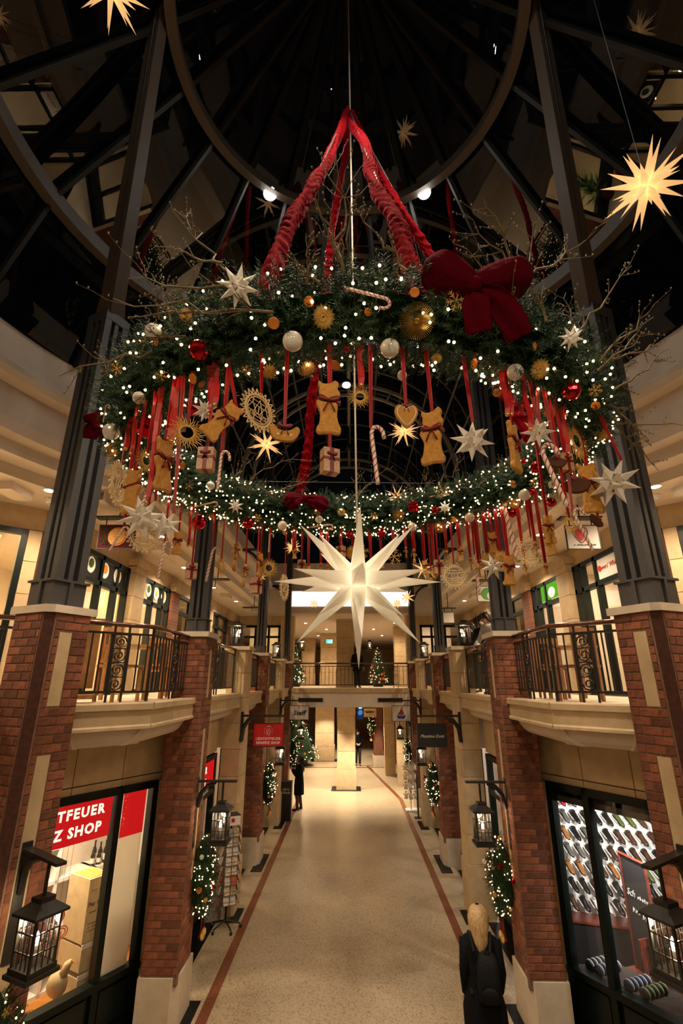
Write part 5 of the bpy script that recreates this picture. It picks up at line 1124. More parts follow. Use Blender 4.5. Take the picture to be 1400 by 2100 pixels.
# ================================================================ lanterns, signs, swags
emis('lantern_bulb', (1.0, .78, .48), 30)
def lantern(name, c, lab, w=.27, h=.44, rz=0, bracket=None, power=5, cols=4):
    """c: centre of the lantern floor; bracket: plan point on the pier face"""
    c = Vector(c); t = thing(name, lab, 'lantern', c); M = Matrix.Rotation(rz, 3, 'Z'); L = lambda x, y, z: c + M @ V(x, y, 0) + V(0, 0, z)
    m = MB(); m.box(L(0, 0, -.015), (w + .08, w + .08, .03), rz); m.box(L(0, 0, .02), (w + .04, w + .04, .04), rz); m.build('base', 'iron', t)
    m = MB(); e = w * .72; m.add([L(x * e, y * e, h) for x, y in ((-1, -1), (1, -1), (1, 1), (-1, 1))] + [L(x * w * .25, y * w * .25, h + .075) for x, y in ((-1, -1), (1, -1), (1, 1), (-1, 1))], [(3, 2, 1, 0), (0, 1, 5, 4), (1, 2, 6, 5), (2, 3, 7, 6), (3, 0, 4, 7), (4, 5, 6, 7)]); m.box(L(0, 0, h - .01), (w * 1.44, w * 1.44, .02), rz); m.box(L(0, 0, h + .085), (w * .62, w * .62, .03), rz); m.build('roof', 'iron', t)
    m = MB()
    for x, y in ((-1, -1), (1, -1), (1, 1), (-1, 1)): m.box(L(x * w / 2, y * w / 2, h / 2), (.02, .02, h), rz)
    for k in range(4):
        q = Matrix.Rotation(k * pi / 2, 3, 'Z')
        for i in range(1, cols): p = q @ V(-w / 2 + w * i / cols, -w / 2, 0); m.box(L(p.x, p.y, h / 2), (.008, .008, h), rz)
        for z in (.36, .68): p = q @ V(0, -w / 2, 0); m.box(L(p.x, p.y, h * z), (w if k % 2 == 0 else .012, .012 if k % 2 == 0 else w, .010), rz)
    m.build('cage', 'iron', t)
    for k in range(4):
        q = Matrix.Rotation(k * pi / 2, 3, 'Z'); P = [q @ V(x, -w / 2 + .008, 0) for x in (-w / 2, w / 2)]; MB().add([L(P[0].x, P[0].y, .04), L(P[1].x, P[1].y, .04), L(P[1].x, P[1].y, h), L(P[0].x, P[0].y, h)], [(0, 1, 2, 3)]).build('glass_pane', 'lantern_glass', t)
    cdl = MB().lathe([(.035, .03), (.035, h * .42), (.03, h * .44)], c, 12).build('candle', 'candy_white', t, smooth=True)
    MB().lathe([(.004, h * .43), (.020, h * .49), (.014, h * .56), (.002, h * .64)], c, 10).build('flame', 'lantern_bulb', cdl, smooth=True)
    lamp('POINT', c + V(0, 0, h * .75), power, (1, .72, .42), .05, name=name + '_light')
    if bracket is not None:
        b = Vector((bracket[0], bracket[1])); d = Vector((c.x - b.x, c.y - b.y)); l = d.length; d /= l; rb = math.atan2(d.y, d.x); zt = c.z + h + .36; m = MB(); P = lambda a, z: V(b.x + d.x * a, b.y + d.y * a, z)
        m.box(P(.02, zt - .40), (.035, .09, .92), rb); m.box(P(l / 2 + .1, zt + .005), (l + .22, .09, .025), rb)
        for f0, f1 in ((0, 1),): m.tube([P(.05, zt - .34), P(.08, zt - .16), P(.18, zt - .05), P(.30, zt - .02)], [.03, .03, .03, .02], 6)
        m.tube([P(l, zt), P(l, c.z + h + .08)], .016, 6); m.build('bracket', 'iron', t)
    return t
for s, side, shop in SIDES:
    col = 'red sign' if s == 1 else 'black sign'
    p = PIERS['P1', s][1](.20, -.01)
    lantern('wall_lantern', (-2.63 * s, 4.98, 2.06), f'large wall lantern on the turned pier in front of the {shop} window', w=.215, h=.41, rz=R(-25) * s, bracket=(p[0] * s, p[1]), power=7)
    lantern('wall_lantern', (-1.93 * s, 8.3, 2.10), f'wall lantern on the pier at the end of the {shop} window', w=.21, h=.41, bracket=(-2.34 * s, 8.3), power=6)
    lantern('wall_lantern', (-1.88 * s, 14.45, 2.24), f'wall lantern on the brick pier below the {col}', w=.20, h=.38, bracket=(-2.34 * s, 14.45), power=5)
    lantern('wall_lantern', (-1.90 * s, 20.5, 2.25), f'small far wall lantern on the bridge pier, {col} side', w=.20, h=.36, bracket=(-2.34 * s, 20.5), power=4, cols=3)
    lantern('lantern', (-2.66 * s, 11.74, 5.10), f'lantern standing on the stone pilaster cap above the {col}', w=.25, h=.46, power=4)
    lantern('lantern', (-2.62 * s, 18.02, 5.10), f'lantern standing on the farther pilaster cap, {col} side', w=.24, h=.44, power=3, cols=3)
    lantern('wall_lantern', ((-2.35, .95)[s < 0] * (1 if s > 0 else 1), 24.5, 5.75), 'small lantern hung on the upper floor ' + ('near the exit sign column' if s > 0 else 'near the upper christmas tree'), w=.22, h=.36, power=3, cols=3)
# ---- hanging signs on iron brackets
mat('sign_white', (.62, .58, .54), .5); mat('sign_black', (.010, .010, .011), .4); mat('blue', (.02, .03, .16), .5); mat('sail_red', (.42, .03, .03), .5); mat('sign_cream', (.68, .52, .26), .5)
def hangsign(px, side, x0, x1, z0, z1, y, mt, lab, wx, zt, frame='iron'):
    t = thing('hanging_sign', lab, 'sign', ((x0 + x1) / 2, y, z0)); s = 1 if wx > (x0 + x1) / 2 else -1; e = x0 if s > 0 else x1
    MB().bb(x0, x1, y - .012, y + .012, z0, z1).build('panel', mt, t)
    m = MB()
    for a, b, c, d in ((x0 - .015, x0, z0 - .015, z1 + .015), (x1, x1 + .015, z0 - .015, z1 + .015), (x0, x1, z0 - .015, z0), (x0, x1, z1, z1 + .015)): m.bb(a, b, y - .018, y + .018, c, d)
    m.build('frame', frame, t); m = MB(); m.box(((wx + e) / 2, y, zt), (abs(wx - e) + .06, .035, .045)); m.tube([(wx, y, zt - .5), (wx - s * .03, y, zt - .25), (wx - s * .14, y, zt - .08), (wx - s * .32, y, zt - .02)], [.05, .05, .045, .02], 6); m.box((wx + s * .0, y, zt - .22), (.05, .07, .6))
    for q in (.12, .88): m.box((x0 + (x1 - x0) * q, y, (z1 + zt) / 2), (.012, .012, zt - z1))
    m.build('bracket', 'iron', t); return t
X1, Z1 = (1, 0, 0), (0, 0, 1)
t = hangsign(0, 1, -2.08, -1.45, 3.00, 3.44, 11.45, 'red_sign', 'red hanging sign with beacon emblem and white block capitals', -2.35, 3.60)
text('LEUCHTFEUER', (-1.765, 11.437, 3.145), X1, Z1, .070, 'ink_white', t, bold=.002, spacing=1.22); text('BENEFIZ SHOP', (-1.765, 11.437, 3.065), X1, Z1, .070, 'ink_white', t, bold=.002, spacing=1.14)
m = MB(); c = V(-1.765, 11.436, 3.30)
for i in range(9):
    a = R(-30 + i * 30 + (0 if i < 9 else 0)); m.tube([c + V(cos(a), 0, sin(a)) * .075, c + V(cos(a), 0, sin(a)) * .105], .0035, 4)
m.tube([c + V(.045 * cos(2 * pi * i / 16), 0, .05 * sin(2 * pi * i / 16)) for i in range(17)], .004, 4); m.tube([c + V(-.03, 0, -.03), c + V(0, 0, .03), c + V(.03, 0, -.03), c + V(-.02, 0, .01), c + V(.025, 0, .01)], .0035, 4); m.tube([c + V(-.03, 0, -.05), c + V(-.04, 0, -.09), c + V(-.01, 0, -.07), c + V(.03, 0, -.09), c + V(.03, 0, -.05)], .004, 4); m.box(c + V(0, 0, .09), (.05, .004, .012)); m.build('beacon_emblem', 'ink_white', t)
t = hangsign(0, -1, 1.44, 2.04, 3.00, 3.44, 11.45, 'sign_black', 'black hanging sign with pale flowing script', 2.35, 3.60)
text('Massimo Dutti', (1.74, 11.437, 3.20), X1, Z1, .085, 'ink_white', t, shear=.35)
t = hangsign(0, 1, -2.03, -1.40, 3.11, 3.53, 17.6, 'sign_white', 'white hanging sign with bold black script lettering', -2.35, 3.70)
text('Steiff', (-1.715, 17.587, 3.31), X1, Z1, .20, 'black', t, shear=.3, bold=.006)
t = hangsign(0, -1, 1.39, 1.99, 3.07, 3.53, 17.6, 'sign_white', 'white hanging sign with a blue sailing boat picture', 2.35, 3.70)
o = (1.69, 17.585, 3.2); S2 = lambda P, mt, nm: MB().slab(P, o, X1, Z1, (0, -1, 0), .004).build(nm, mt, t)
S2([(-.15, .04), (-.11, -.06), (.11, -.06), (.16, .05), (0, .02)], 'blue', 'boat_hull'); S2([(.0, .05), (.0, .25), (-.12, .06)], 'sail_red', 'foresail'); S2([(.015, .05), (.015, .27), (.11, .07)], 'sail_red', 'mainsail'); S2([(-.006, .02), (.006, .02), (.006, .29), (-.006, .29)], 'black', 'mast'); S2([(.006, .29), (.05, .275), (.006, .26)], 'black', 'pennant')
scribble(t, (1.69, 17.585, 3.105), X1, Z1, .32, .03, 'steel', 1)
for k in range(3): S2([(-.09 + k * .034, .065), (-.08 + k * .034, .065), (-.0, .15 + k * -.035 + .03), (-.0, .17 + k * -.035 + .03)], 'sign_white', 'sail_stripe')
t = thing('hanging_sign', 'cream sign board with small black letters at the far turn', 'sign', (.96, 26, 2.67)); MB().bb(.66, 1.27, 25.98, 26.0, 2.66, 3.05).build('panel', 'sign_cream', t); MB().tube([(.75, 26, 3.05), (.75, 26, 3.34)], .01, 5).tube([(1.18, 26, 3.05), (1.18, 26, 3.34)], .01, 5).build('hangers', 'iron', t)
text('sahling', (.96, 25.975, 2.9), X1, Z1, .16, 'black', t, bold=.006); scribble(t, (1.08, 25.975, 2.76), X1, Z1, .34, .05, 'black', 2)
# ---- hanging signs of the upper gallery
def upsign(pa, pb, Y, mt, lab, zc_=7.05, board=True):
    a, b = aty(*pa, Y), aty(*pb, Y); t = thing('hanging_sign', lab, 'sign', ((a.x + b.x) / 2, Y, b.z)); MB().bb(a.x, b.x, Y - .012, Y + .012, b.z, a.z).build('panel', mt, t); m = MB()
    for p, q, r, s_ in ((a.x - .012, a.x, b.z - .012, a.z + .012), (b.x, b.x + .012, b.z - .012, a.z + .012), (a.x, b.x, b.z - .012, b.z), (a.x, b.x, a.z, a.z + .012)): m.bb(p, q, Y - .016, Y + .016, r, s_)
    m.build('frame', 'steel_dark', t); zb = a.z + .12; m = MB(); m.bb(a.x - .08, b.x + .08, Y - .09, Y + .09, zb, zb + .025); m.tube([((a.x + b.x) / 2, Y, zb), ((a.x + b.x) / 2, Y, zc_)], .012, 6)
    for f in (.15, .85): m.tube([(a.x + (b.x - a.x) * f, Y, a.z), (a.x + (b.x - a.x) * f, Y, zb)], .01, 5)
    m.build('hanger_board', 'steel_dark', t); return t, a, b
mat('sign_leaf', (.05, .10, .02), .8, spec=.1); mat('sign_maroon', (.07, .012, .015), .8, spec=.1)
t, a, b = upsign((207, 1078), (272, 1124), 7.6, 'sign_maroon', 'dark hanging sign with a large orange slice and fir sprigs')
MB().lathe([(.155, -.006), (.155, .006)], V((a.x + b.x) / 2 + .02, 7.585, (a.z + b.z) / 2), 28, (0, 1, 0)).build('orange_rind', 'orange', t); MB().lathe([(.130, -.01), (.130, .0)], V((a.x + b.x) / 2 + .02, 7.580, (a.z + b.z) / 2), 28, (0, 1, 0)).build('orange_flesh', 'gingerbread', t)
m = MB(); 
for i in range(26): q = V(a.x + .03 + rnd.random() * .15, 7.585, b.z + .04 + rnd.random() * .3); m.tube([q, q + V(rnd.uniform(-.05, .05), 0, .07)], .007, 3)
m.build('fir_sprigs', 'sign_leaf', t)
t, a, b = upsign((1158, 1079), (1231, 1125), 7.6, 'sign_white', 'white hanging sign with a red heart over small lettering')
c = V((a.x + b.x) / 2 - .03, 7.583, (a.z + b.z) / 2 + .04); MB().slab([(x * .2, z * .2) for x, z in HEART], c, X1, Z1, (0, -1, 0), .004).build('heart', 'red_sign', t); m = MB(); m.tube([c + V(x * .27, -.003, z * .27) for x, z in HEART] + [c + V(HEART[0][0] * .27, -.003, HEART[0][1] * .27)], .006, 4); m.build('heart_outline', 'sail_red', t); scribble(t, (c.x + .04, 7.583, b.z + .06), X1, Z1, .34, .035, 'steel', 3)
t, a, b = upsign((977, 1203), (1020, 1233), 10.6, 'sign_white', 'white framed hanging sign with a round green crest')
mat('crest_green', (.05, .25, .03), .5); c = V((a.x + b.x) / 2, 10.585, (a.z + b.z) / 2); MB().lathe([(.13, -.004), (.13, .004)], c, 24, (0, 1, 0)).build('crest_disc', 'crest_green', t); MB().slab(catmull([(.02, .02), (.10, .06), (.13, -.02), (.06, -.04), (.1, -.09), (.03, -.12), (-.01, -.05)], 3), c - V(0, .004, 0), X1, Z1, (0, -1, 0), .004).build('crest_figure', 'sign_white', t); text('CAFE', c + V(-.05, -.006, -.01), X1, Z1, .05, 'sign_white', t) if 0 else None
upsign((908, 1256), (931, 1277), 16.0, 'sign_white', 'small plain white hanging sign far along the upper gallery')
for x0, x1, y, Y, lab in ((422, 470, 1190, 12.0, 'dark bar for a shop sign on the gallery ceiling above the red sign'), (498, 543, 1247, 16.5, 'dark bar for a shop sign farther along the gallery, red sign side')):
    a, b = aty(x0, y, Y), aty(x1, y, Y); t = thing('sign_bar', lab, 'sign bracket', a); MB().bb(a.x, b.x, Y - .1, Y + .1, a.z, a.z + .03).build('board', 'steel_dark', t); MB().tube([((a.x + b.x) / 2, Y, a.z), ((a.x + b.x) / 2, Y, 7.05)], .012, 5).tube([((a.x + b.x) / 2 - .05, Y, a.z), ((a.x + b.x) / 2 - .05, Y, a.z - .16)], .01, 5).build('hanger', 'steel_dark', t)
# ---- fir swags with lights on the piers
def swag(c, w, h, lab, nb=46, seed=0, dirn=(1, 0)):
    q = random.Random(seed); c = Vector(c); t = thing('fir_swag', lab, 'garland', c - V(0, 0, h / 2)); dx = Vector((dirn[0], dirn[1], 0)).normalized(); sx = V(-dx.y, dx.x, 0)
    def prof(f): return (min(1, (1 - f) * 2.6) ** .6) * (.35 + .65 * min(1, f * 2.2)) if f < 1 else 0
    def srf():
        f = q.random(); a = q.uniform(-1.7, 1.7); r = w / 2 * prof(f) * q.uniform(.6, 1); n = dx * cos(a) + sx * sin(a); return c + V(0, 0, (f - .5) * h) + n * r, n, V(0, 0, -1)
    tag(sprigs(int(420 * h), q, .06, .12, 16, .032, srf).build('foliage', 'pine', t), kind='stuff')
    m = MB(); base = [c + V(0, 0, (f - .5) * h) for f in (0, .12, .3, .55, .8, 1)]; m.tube(base, [.03, w * .22, w * .33, w * .34, w * .24, .02], 8); m.build('core', 'pine', t)
    for i in range(nb):
        p, n, _ = srf(); b = q.uniform(.9, 1.05); inst('bulb', bme, t, p + n * .04 - wloc(t), scale=(.9,) * 3)
    for i in range(9):
        p, n, _ = srf(); k = ('red', 'straw', 'orange', 'flake', 'pearl')[i % 5]; sz = q.uniform(.06, .085)
        for n_, me, mt in proto(k, KINDS[k])[:1]:
            o = inst({'red': 'red_bauble', 'straw': 'straw_star', 'orange': 'orange_slice', 'flake': 'straw_snowflake', 'pearl': 'white_bauble'}[k], me, t, p + n * .05 - wloc(t), (0, 0, math.atan2(n.y, n.x) + pi / 2), (sz,) * 3)
    m = MB()
    for k in (-1, 1): m.tube([c + dx * .05 - V(0, 0, h * .46), c + dx * .08 + sx * k * .03 - V(0, 0, h * .62), c + dx * .06 + sx * k * .05 - V(0, 0, h * .74)], [.012, .02, .022], 5, flat=.3)
    m.build('ribbon_tails', 'ribbon_dark', t)
    for n_, me, mt in proto('straw', f_straw)[:1]: inst('straw_star', me, t, c + dx * .1 - V(0, 0, h * .70) - wloc(t), (0, 0, math.atan2(dx.y, dx.x) + pi / 2), (.16,) * 3)
    return t
for s, side, shop in SIDES:
    swag((-2.20 * s, 8.5, 1.62), .42, 1.0, f'lit fir swag on the pier at the end of the {shop} window', 74, 11 + s, (s, -.35))
    swag((-2.20 * s, 14.6, 1.75), .44, 1.0, 'lit fir swag on the brick pier below the ' + ('red sign' if s == 1 else 'black sign'), 64, 21 + s, (s, -.5))
    swag((-2.2 * s, 20.6, 1.75), .34, .95, 'lit fir swag on the bridge pier, ' + ('red sign side' if s == 1 else 'black sign side'), 34, 31 + s, (s, -.8))
    swag((-2.86 * s, 4.95, 1.45), .55, .95, f'big lit fir swag below the lantern in front of the {shop} window', 60, 41 + s, (s * .9, -.45))
swag((1.15, 29.0, 2.1), .45, 1.1, 'far lit fir swag on the last brick pier beside the masked man', 36, 51, (-.5, -1))
# ---- christmas trees
def xtree(c, h, r, lab, nb=130, seed=0):
    q = random.Random(seed); c = Vector(c); t = thing('christmas_tree', lab, 'tree', c)
    def srf():
        f = 1 - math.sqrt(q.random()); a = q.uniform(0, 2 * pi); rr = r * (1 - f) * q.uniform(.7, 1.05); return c + V(cos(a) * rr, sin(a) * rr, h * (.1 + .9 * f)), V(cos(a), sin(a), -.2), V(-sin(a), cos(a), 0)
    tag(sprigs(700, q, .14, .3, 16, .05, srf).build('foliage', 'pine', t), kind='stuff'); MB().lathe([(r * .8, h * .12), (.03, h * .97)], c, 14).build('core', 'pine', t); MB().tube([c, c + V(0, 0, h * .3)], .07, 8).build('trunk', 'twig', t)
    MB().lathe([(r * .45, 0), (r * .55, h * .12), (r * .5, h * .12)], c, 16).build('pot', 'steel_dark', t); sc = 1.6
    for i in range(nb): p, n, _ = srf(); inst('bulb', bme, t, p - wloc(t), scale=(sc,) * 3)
    for i in range(36):
        p, n, _ = srf(); k = ('red', 'pearl', 'orange')[i % 3]
        for n_, me, mt in proto(k, KINDS[k])[:1]: inst({'red': 'red_bauble', 'pearl': 'white_bauble', 'orange': 'gold_bauble'}[k], me, t, p - wloc(t), scale=(.13,) * 3)
    return t
xtree((-3.0, 29.5, 0), 3.2, 1.35, 'tall decorated christmas tree beside the broad stone column', 170, 5)
xtree((1.45, 27.0, 4.05), 2.0, .55, 'slim christmas tree with lights on the upper floor behind the bridge railing', 90, 6)
xtree((-2.9, 27.0, 4.05), 2.2, .6, 'upper floor christmas tree half hidden by the bridge railing beside pale columns', 90, 7)
lamp('POINT', (-2.4, 28.5, 2.5), 20, WARM, .2, name='tree_glow')
# ================================================================ shop windows and their goods
T3 = V(-DD.x, -DD.y, 0); LN = V(.86, -.51, 0).normalized()      # reading direction on the left diagonal front and its outward normal
def dl(t, k, z, s=1): p = dloc(t, k); return V(p[0] * s, p[1], z)
w1 = bpy.data.objects['window_1']
def dpanel(t0, t1, z0, z1, k, mt, nm, s, parent, th=.006):
    P = [dl(t, k, 0, s) for t in (t0, t1)]; n = V(-.86 * s, .51, 0).normalized() * th; MB().add([V(p.x, p.y, z) + o for o in (V(0, 0, 0), n) for p, z in ((P[0], z0), (P[1], z0), (P[1], z1), (P[0], z1))], [(0, 1, 2, 3), (7, 6, 5, 4), (0, 4, 5, 1), (1, 5, 6, 2), (2, 6, 7, 3), (3, 7, 4, 0)]).build(nm, mt, parent, fix=True)
paper('frost', (.85, .80, .70), .6)
emis('sign_lit_red', (.70, .012, .012), .55); emis('sign_lit_white', (1, .86, .66), .8)
dpanel(.86, 2.4, 2.30, 2.79, .015, 'sign_lit_red', 'red_banner', 1, w1); dpanel(.30, .68, 2.22, 2.79, .015, 'sign_lit_red', 'red_banner', 1, w1); dpanel(.30, .68, .67, 2.215, .03, 'frost', 'white_board', 1, w1)
text('LEUCHTFEUER', dl(.98, .006, 2.65), T3, Z1, .165, 'sign_lit_white', w1, align='RIGHT', spacing=1.25, bold=.006); text('BENEFIZ SHOP', dl(1.0, .006, 2.44), T3, Z1, .165, 'sign_lit_white', w1, align='RIGHT', spacing=1.2, bold=.006)
wl = bpy.data.objects['wall_left']; wr = bpy.data.objects['wall_right']
# second red banner in the straight bay behind the lantern
b2 = bpy.data.objects['window_3']; MB().bb(-2.86, -2.85, 9.7, 11.3, 2.3, 2.78).build('red_banner', 'sign_lit_red', b2); text('LEUCHTFEUER', (-2.845, 10.75, 2.64), (0, 1, 0), Z1, .17, 'sign_lit_white', b2, align='RIGHT', spacing=1.2, bold=.005); text('BENEFIZ SHOP', (-2.845, 10.75, 2.43), (0, 1, 0), Z1, .17, 'sign_lit_white', b2, align='RIGHT', spacing=1.2, bold=.005)
MB().bb(-3.0, -2.99, 10.9, 11.35, .5, 2.3).build('white_board', 'white', b2)
# left shop interior
mat('shop_floor', (.55, .22, .04), .4, nz=.2, ns=5); mat('card', (.58, .45, .25), .7, nz=.1, ns=10); mat('bottle', (.03, .025, .02), .2)
rm = struct('floor_shop_left', 'orange wooden floor and white walls of the charity shop'); MB().prism([dloc(0, .1), dloc(3, .1), dloc(3, 3.4), dloc(0, 3.4), dloc(-1.2, 1.5)], .0, .03).build('boards', 'shop_floor', rm, fix=True)
MB().prism([dloc(3, 2.7), dloc(3, 2.8), dloc(-2, 2.8), dloc(-2, 2.7)], 0, 3.5).build('back_wall', 'white', rm, fix=True); MB().prism([dloc(3.1, 0.1), dloc(3.2, .1), dloc(3.2, 3), dloc(3.1, 3)], 0, 3.5).build('end_wall', 'plaster', rm, fix=True); MB().prism([dloc(3.2, .1), dloc(-.2, .1), dloc(-1.5, 2.8), dloc(3.2, 2.8)], 3.0, 3.05).build('ceiling_panel', 'plaster', rm, fix=True)
q = dl(1.2, 1.0, 2.9); lamp('AREA', q, 70, (1, .80, .52), .6, (q.x, q.y, 0), name='shop_window_light')
def dbox(parent, nm, mt, t0, t1, k0, k1, z0, z1, s=1):
    MB().prism([tuple(dl(t, k, 0, s).xy) for t, k in ((t0, k0), (t1, k0), (t1, k1), (t0, k1))], z0, z1).build(nm, mt, parent, fix=True)
sh = thing('shelf_unit', 'white cube shelf unit filled with gifts inside the charity shop', 'shelf', dl(.6, 1.7, .03))
for t_ in (-.75, -.1, .55, 1.2): dbox(sh, 'upright', 'white', t_, t_ + .05, 1.5, 1.9, .03, 1.9 if t_ > .3 else 1.45)
for z, ta in ((.03, -.75), (.75, -.75), (1.4, -.75), (1.86, .55)): dbox(sh, 'shelf_board', 'white', ta, 1.25, 1.5, 1.9, z, z + .05)
dbox(sh, 'back_panel', 'plaster', -.75, 1.25, 1.9, 1.92, .03, 1.9)
def bottle(p, h, lab, mt='bottle'):
    t = thing('bottle', lab, 'bottle', p, 'bottles on the charity shop shelf'); MB().lathe([(.03, 0), (.036, .01), (.036, h * .55), (.014, h * .75), (.014, h * .94), (.02, h)], p, 10).build('body', mt, t, smooth=True); MB().lathe([(.037, h * .15), (.037, h * .42)], p, 10).build('paper_label', 'candy_white', t)
for i in range(9): bottle(dl(-.5 + (i % 5) * .11, 1.60 + (i // 5) * .14, 1.452), .22 + .05 * (i % 3), 'dark bottle with pale label standing on the shop shelf')
for i in range(8):
    t = thing('gift_box', 'small coloured gift box on the white shop shelf', 'box', dl(.66 + (i % 4) * .14, 1.56, .80 + (i // 4) * 1.115), 'gift boxes on the shop shelf'); z = .80 if i < 4 else 1.915; tt = .66 + (i % 4) * .14; MT_ = ('sail_red', 'parcel', 'sign_white', 'orange')[i % 4]
    dbox(t, 'box', MT_, tt - .05, tt + .05, 1.53, 1.64, z, z + .15 + .05 * (i % 2)); dbox(t, 'lid', 'ribbon_dark', tt - .053, tt + .053, 1.527, 1.643, z + .11, z + .135)
cb = thing('card_display', 'tall printed cardboard bin display inside the charity shop window', 'display', dl(.62, .55, .03))
for z in (.03, .36, .69): dbox(cb, 'tray', 'card', .50, .82, .30, .80, z, z + .27); dbox(cb, 'tray_lip', 'white', .495, .825, .29, .31, z + .25, z + .30)
dbox(cb, 'header', 'card', .50, .82, .32, .80, .99, 1.72); dbox(cb, 'bin_opening', 'gingerbread', .53, .79, .36, .76, 1.715, 1.725)
text('Per Hand', dl(.655, .315, 1.42), T3, Z1, .075, 'chocolate', cb); [scribble(cb, dl(.655, .315, z_), T3, Z1, .24, .022, 'chocolate', int(z_ * 100)) for z_ in (1.58, 1.33, 1.20, 1.16, 1.12)]
for k in range(14): p = dl(.49, .34 + rnd.random() * .4, .1 + rnd.random() * .8); MB().ball(p, .014, 6, 4).build('printed_dot', 'chocolate', cb)
bd = thing('bird_figure', 'pale carved bird figure on a stick by the cardboard display', 'figurine', dl(1.0, .5, .03)); p = dl(1.0, .45, .62)
m = MB(); m.ball(p, .12, 12, 8, (1.1, .8, 1.2)); m.tube([p + V(.05, 0, .08), p + V(.1, 0, .2), p + V(.14, 0, .24)], [.06, .05, .03], 8); m.build('body', 'card', bd, smooth=True); MB().tube([p + V(.14, 0, .24), p + V(.2, 0, .22)], [.02, .002], 6).build('beak', 'orange', bd); MB().tube([dl(1.0, .45, .04), p], .012, 6).build('stick', 'twig', bd); MB().lathe([(.1, .03), (.09, .06)], dl(1.0, .45, 0), 12).build('foot', 'card', bd)
for i, (tt, zz) in enumerate(((1.35, 1.50), (1.28, 1.32), (1.42, 1.30))):
    t = thing('red_wire_ring', 'red spiral wire ornament hanging in the charity shop window', 'ornament', dl(tt, .12, zz), 'red wire ornaments'); m = MB(); c = dl(tt, .12, zz)
    for r in (.09, .06): m.tube([c + T3 * (r * cos(a)) + V(0, 0, r * .75 * sin(a)) for a in [2 * pi * i / 24 for i in range(25)]], .006, 5)
    m.build('wire', 'ribbon', t); MB().tube([c + V(0, 0, .06), c + V(0, 0, 2.78 - zz)], .002, 4).build('thread', 'ribbon', t)
# ---------------------------------------------------------------- shoe shop (right)
rs = struct('floor_shop_right', 'grey floor, ceiling and white display wall of the shoe shop'); mat('carpet', (.05, .035, .03), .9, nz=.3, ns=40); mat('wood_red', (.16, .035, .02), .35, nz=.3, ns=9)
MB().prism([dloc(0, .1, -1), dloc(3, .1, -1), dloc(3, 3.4, -1), dloc(0, 3.4, -1), dloc(-1.6, 1.2, -1)], 0, .03).build('carpet_floor', 'carpet', rs, fix=True)
SA, SB = V(3.15, 10.35, 0), V(6.2, 9.45, 0); SD = (SB - SA).normalized(); SN = V(-SD.y, SD.x, 0) * -1      # display wall and its front normal
MB().prism([(SA.x, SA.y), (SB.x, SB.y), (SB.x - SN.x * .1, SB.y - SN.y * .1), (SA.x - SN.x * .1, SA.y - SN.y * .1)], 0, 2.62).build('display_wall', 'white', rs, fix=True)
MB().prism([dloc(3.2, .08, -1), dloc(-.1, .08, -1), (3.1, 10.4), (6.2, 9.5)], 2.62, 2.7).build('ceiling_panel', 'steel', rs, fix=True); MB().prism([dloc(3.1, .1, -1), dloc(3.2, .1, -1), dloc(3.2, 3, -1), dloc(3.1, 3, -1)], 0, 2.7).build('end_wall', 'white', rs, fix=True)
for tt in (.9, 2.0): q = V(*dloc(tt, .55, -1), 2.55); lamp('SPOT', q, 150, (1, .96, .9), .03, tuple(SA.lerp(SB, .35) + V(0, 0, 1.2)), 120, .6, 'shoe_wall_spot')
SHM = {}
for nm, c in dict(tan=(.34, .13, .03), black=(.010, .010, .010), brown=(.075, .032, .018), red=(.45, .02, .02), olive=(.09, .12, .03), grey=(.12, .11, .10), white=(.7, .68, .64)).items(): mat('leather_' + nm, c, .3)
mat('sole', (.03, .02, .015), .6)
def shoe_parts():
    n = 12; m = MB(); sec = [(-.145, .030, .060), (-.13, .038, .085), (-.09, .040, .095), (-.04, .040, .090), (.0, .043, .070), (.05, .048, .052), (.09, .048, .042), (.125, .038, .034), (.15, .016, .024)]
    for x, w, h in sec:
        for j in range(n): a = 2 * pi * j / n; m.v.append((x, w * cos(a), max(.012, h * .5 + h * .5 * sin(a)) + .008))
    for i in range(len(sec) - 1):
        for j in range(n): m.f.append((i * n + j, i * n + (j + 1) % n, (i + 1) * n + (j + 1) % n, (i + 1) * n + j))
    m.f.append(tuple(range(n - 1, -1, -1))); m.f.append(tuple((len(sec) - 1) * n + j for j in range(n)))
    so = [(-.15, -.03), (-.15, .03), (-.1, .042), (0, .042), (.06, .05), (.11, .046), (.155, .016), (.155, -.016), (.11, -.046), (.06, -.05), (0, -.042), (-.1, -.042)]
    return m.mesh('upper', smooth=True), MB().prism(so, 0, .016).mesh('sole'), MB().lathe([(.034, .082), (.036, .100), (.028, .101), (.026, .082)], (-.085, 0, 0), 12).mesh('opening')
UP, SO, OP = shoe_parts(); SO.materials.append(MT['sole']); OP.materials.append(MT['leather_black'])
UPM = {}
for c in ('tan', 'black', 'brown', 'red', 'olive', 'grey', 'white'): u = UP.copy(); u.materials.clear(); u.materials.append(MT['leather_' + c]); UPM[c] = u
dcb = thing('low_cabinet', 'low dark cabinet under the shoe display wall', 'cabinet', SA.lerp(SB, .4)); m = MB(); a_, b_ = SA + SD * .05 + SN * .02, SB + SN * .02; m.prism([(a_.x, a_.y), (b_.x, b_.y), (b_.x + SN.x * .35, b_.y + SN.y * .35), (a_.x + SN.x * .35, a_.y + SN.y * .35)], .03, .58); m.build('body', 'steel_dark', dcb, fix=True); m = MB(); m.prism([(a_.x, a_.y), (b_.x, b_.y), (b_.x + SN.x * .38, b_.y + SN.y * .38), (a_.x + SN.x * .38, a_.y + SN.y * .38)], .58, .61); m.build('top', 'wood_red', dcb, fix=True)
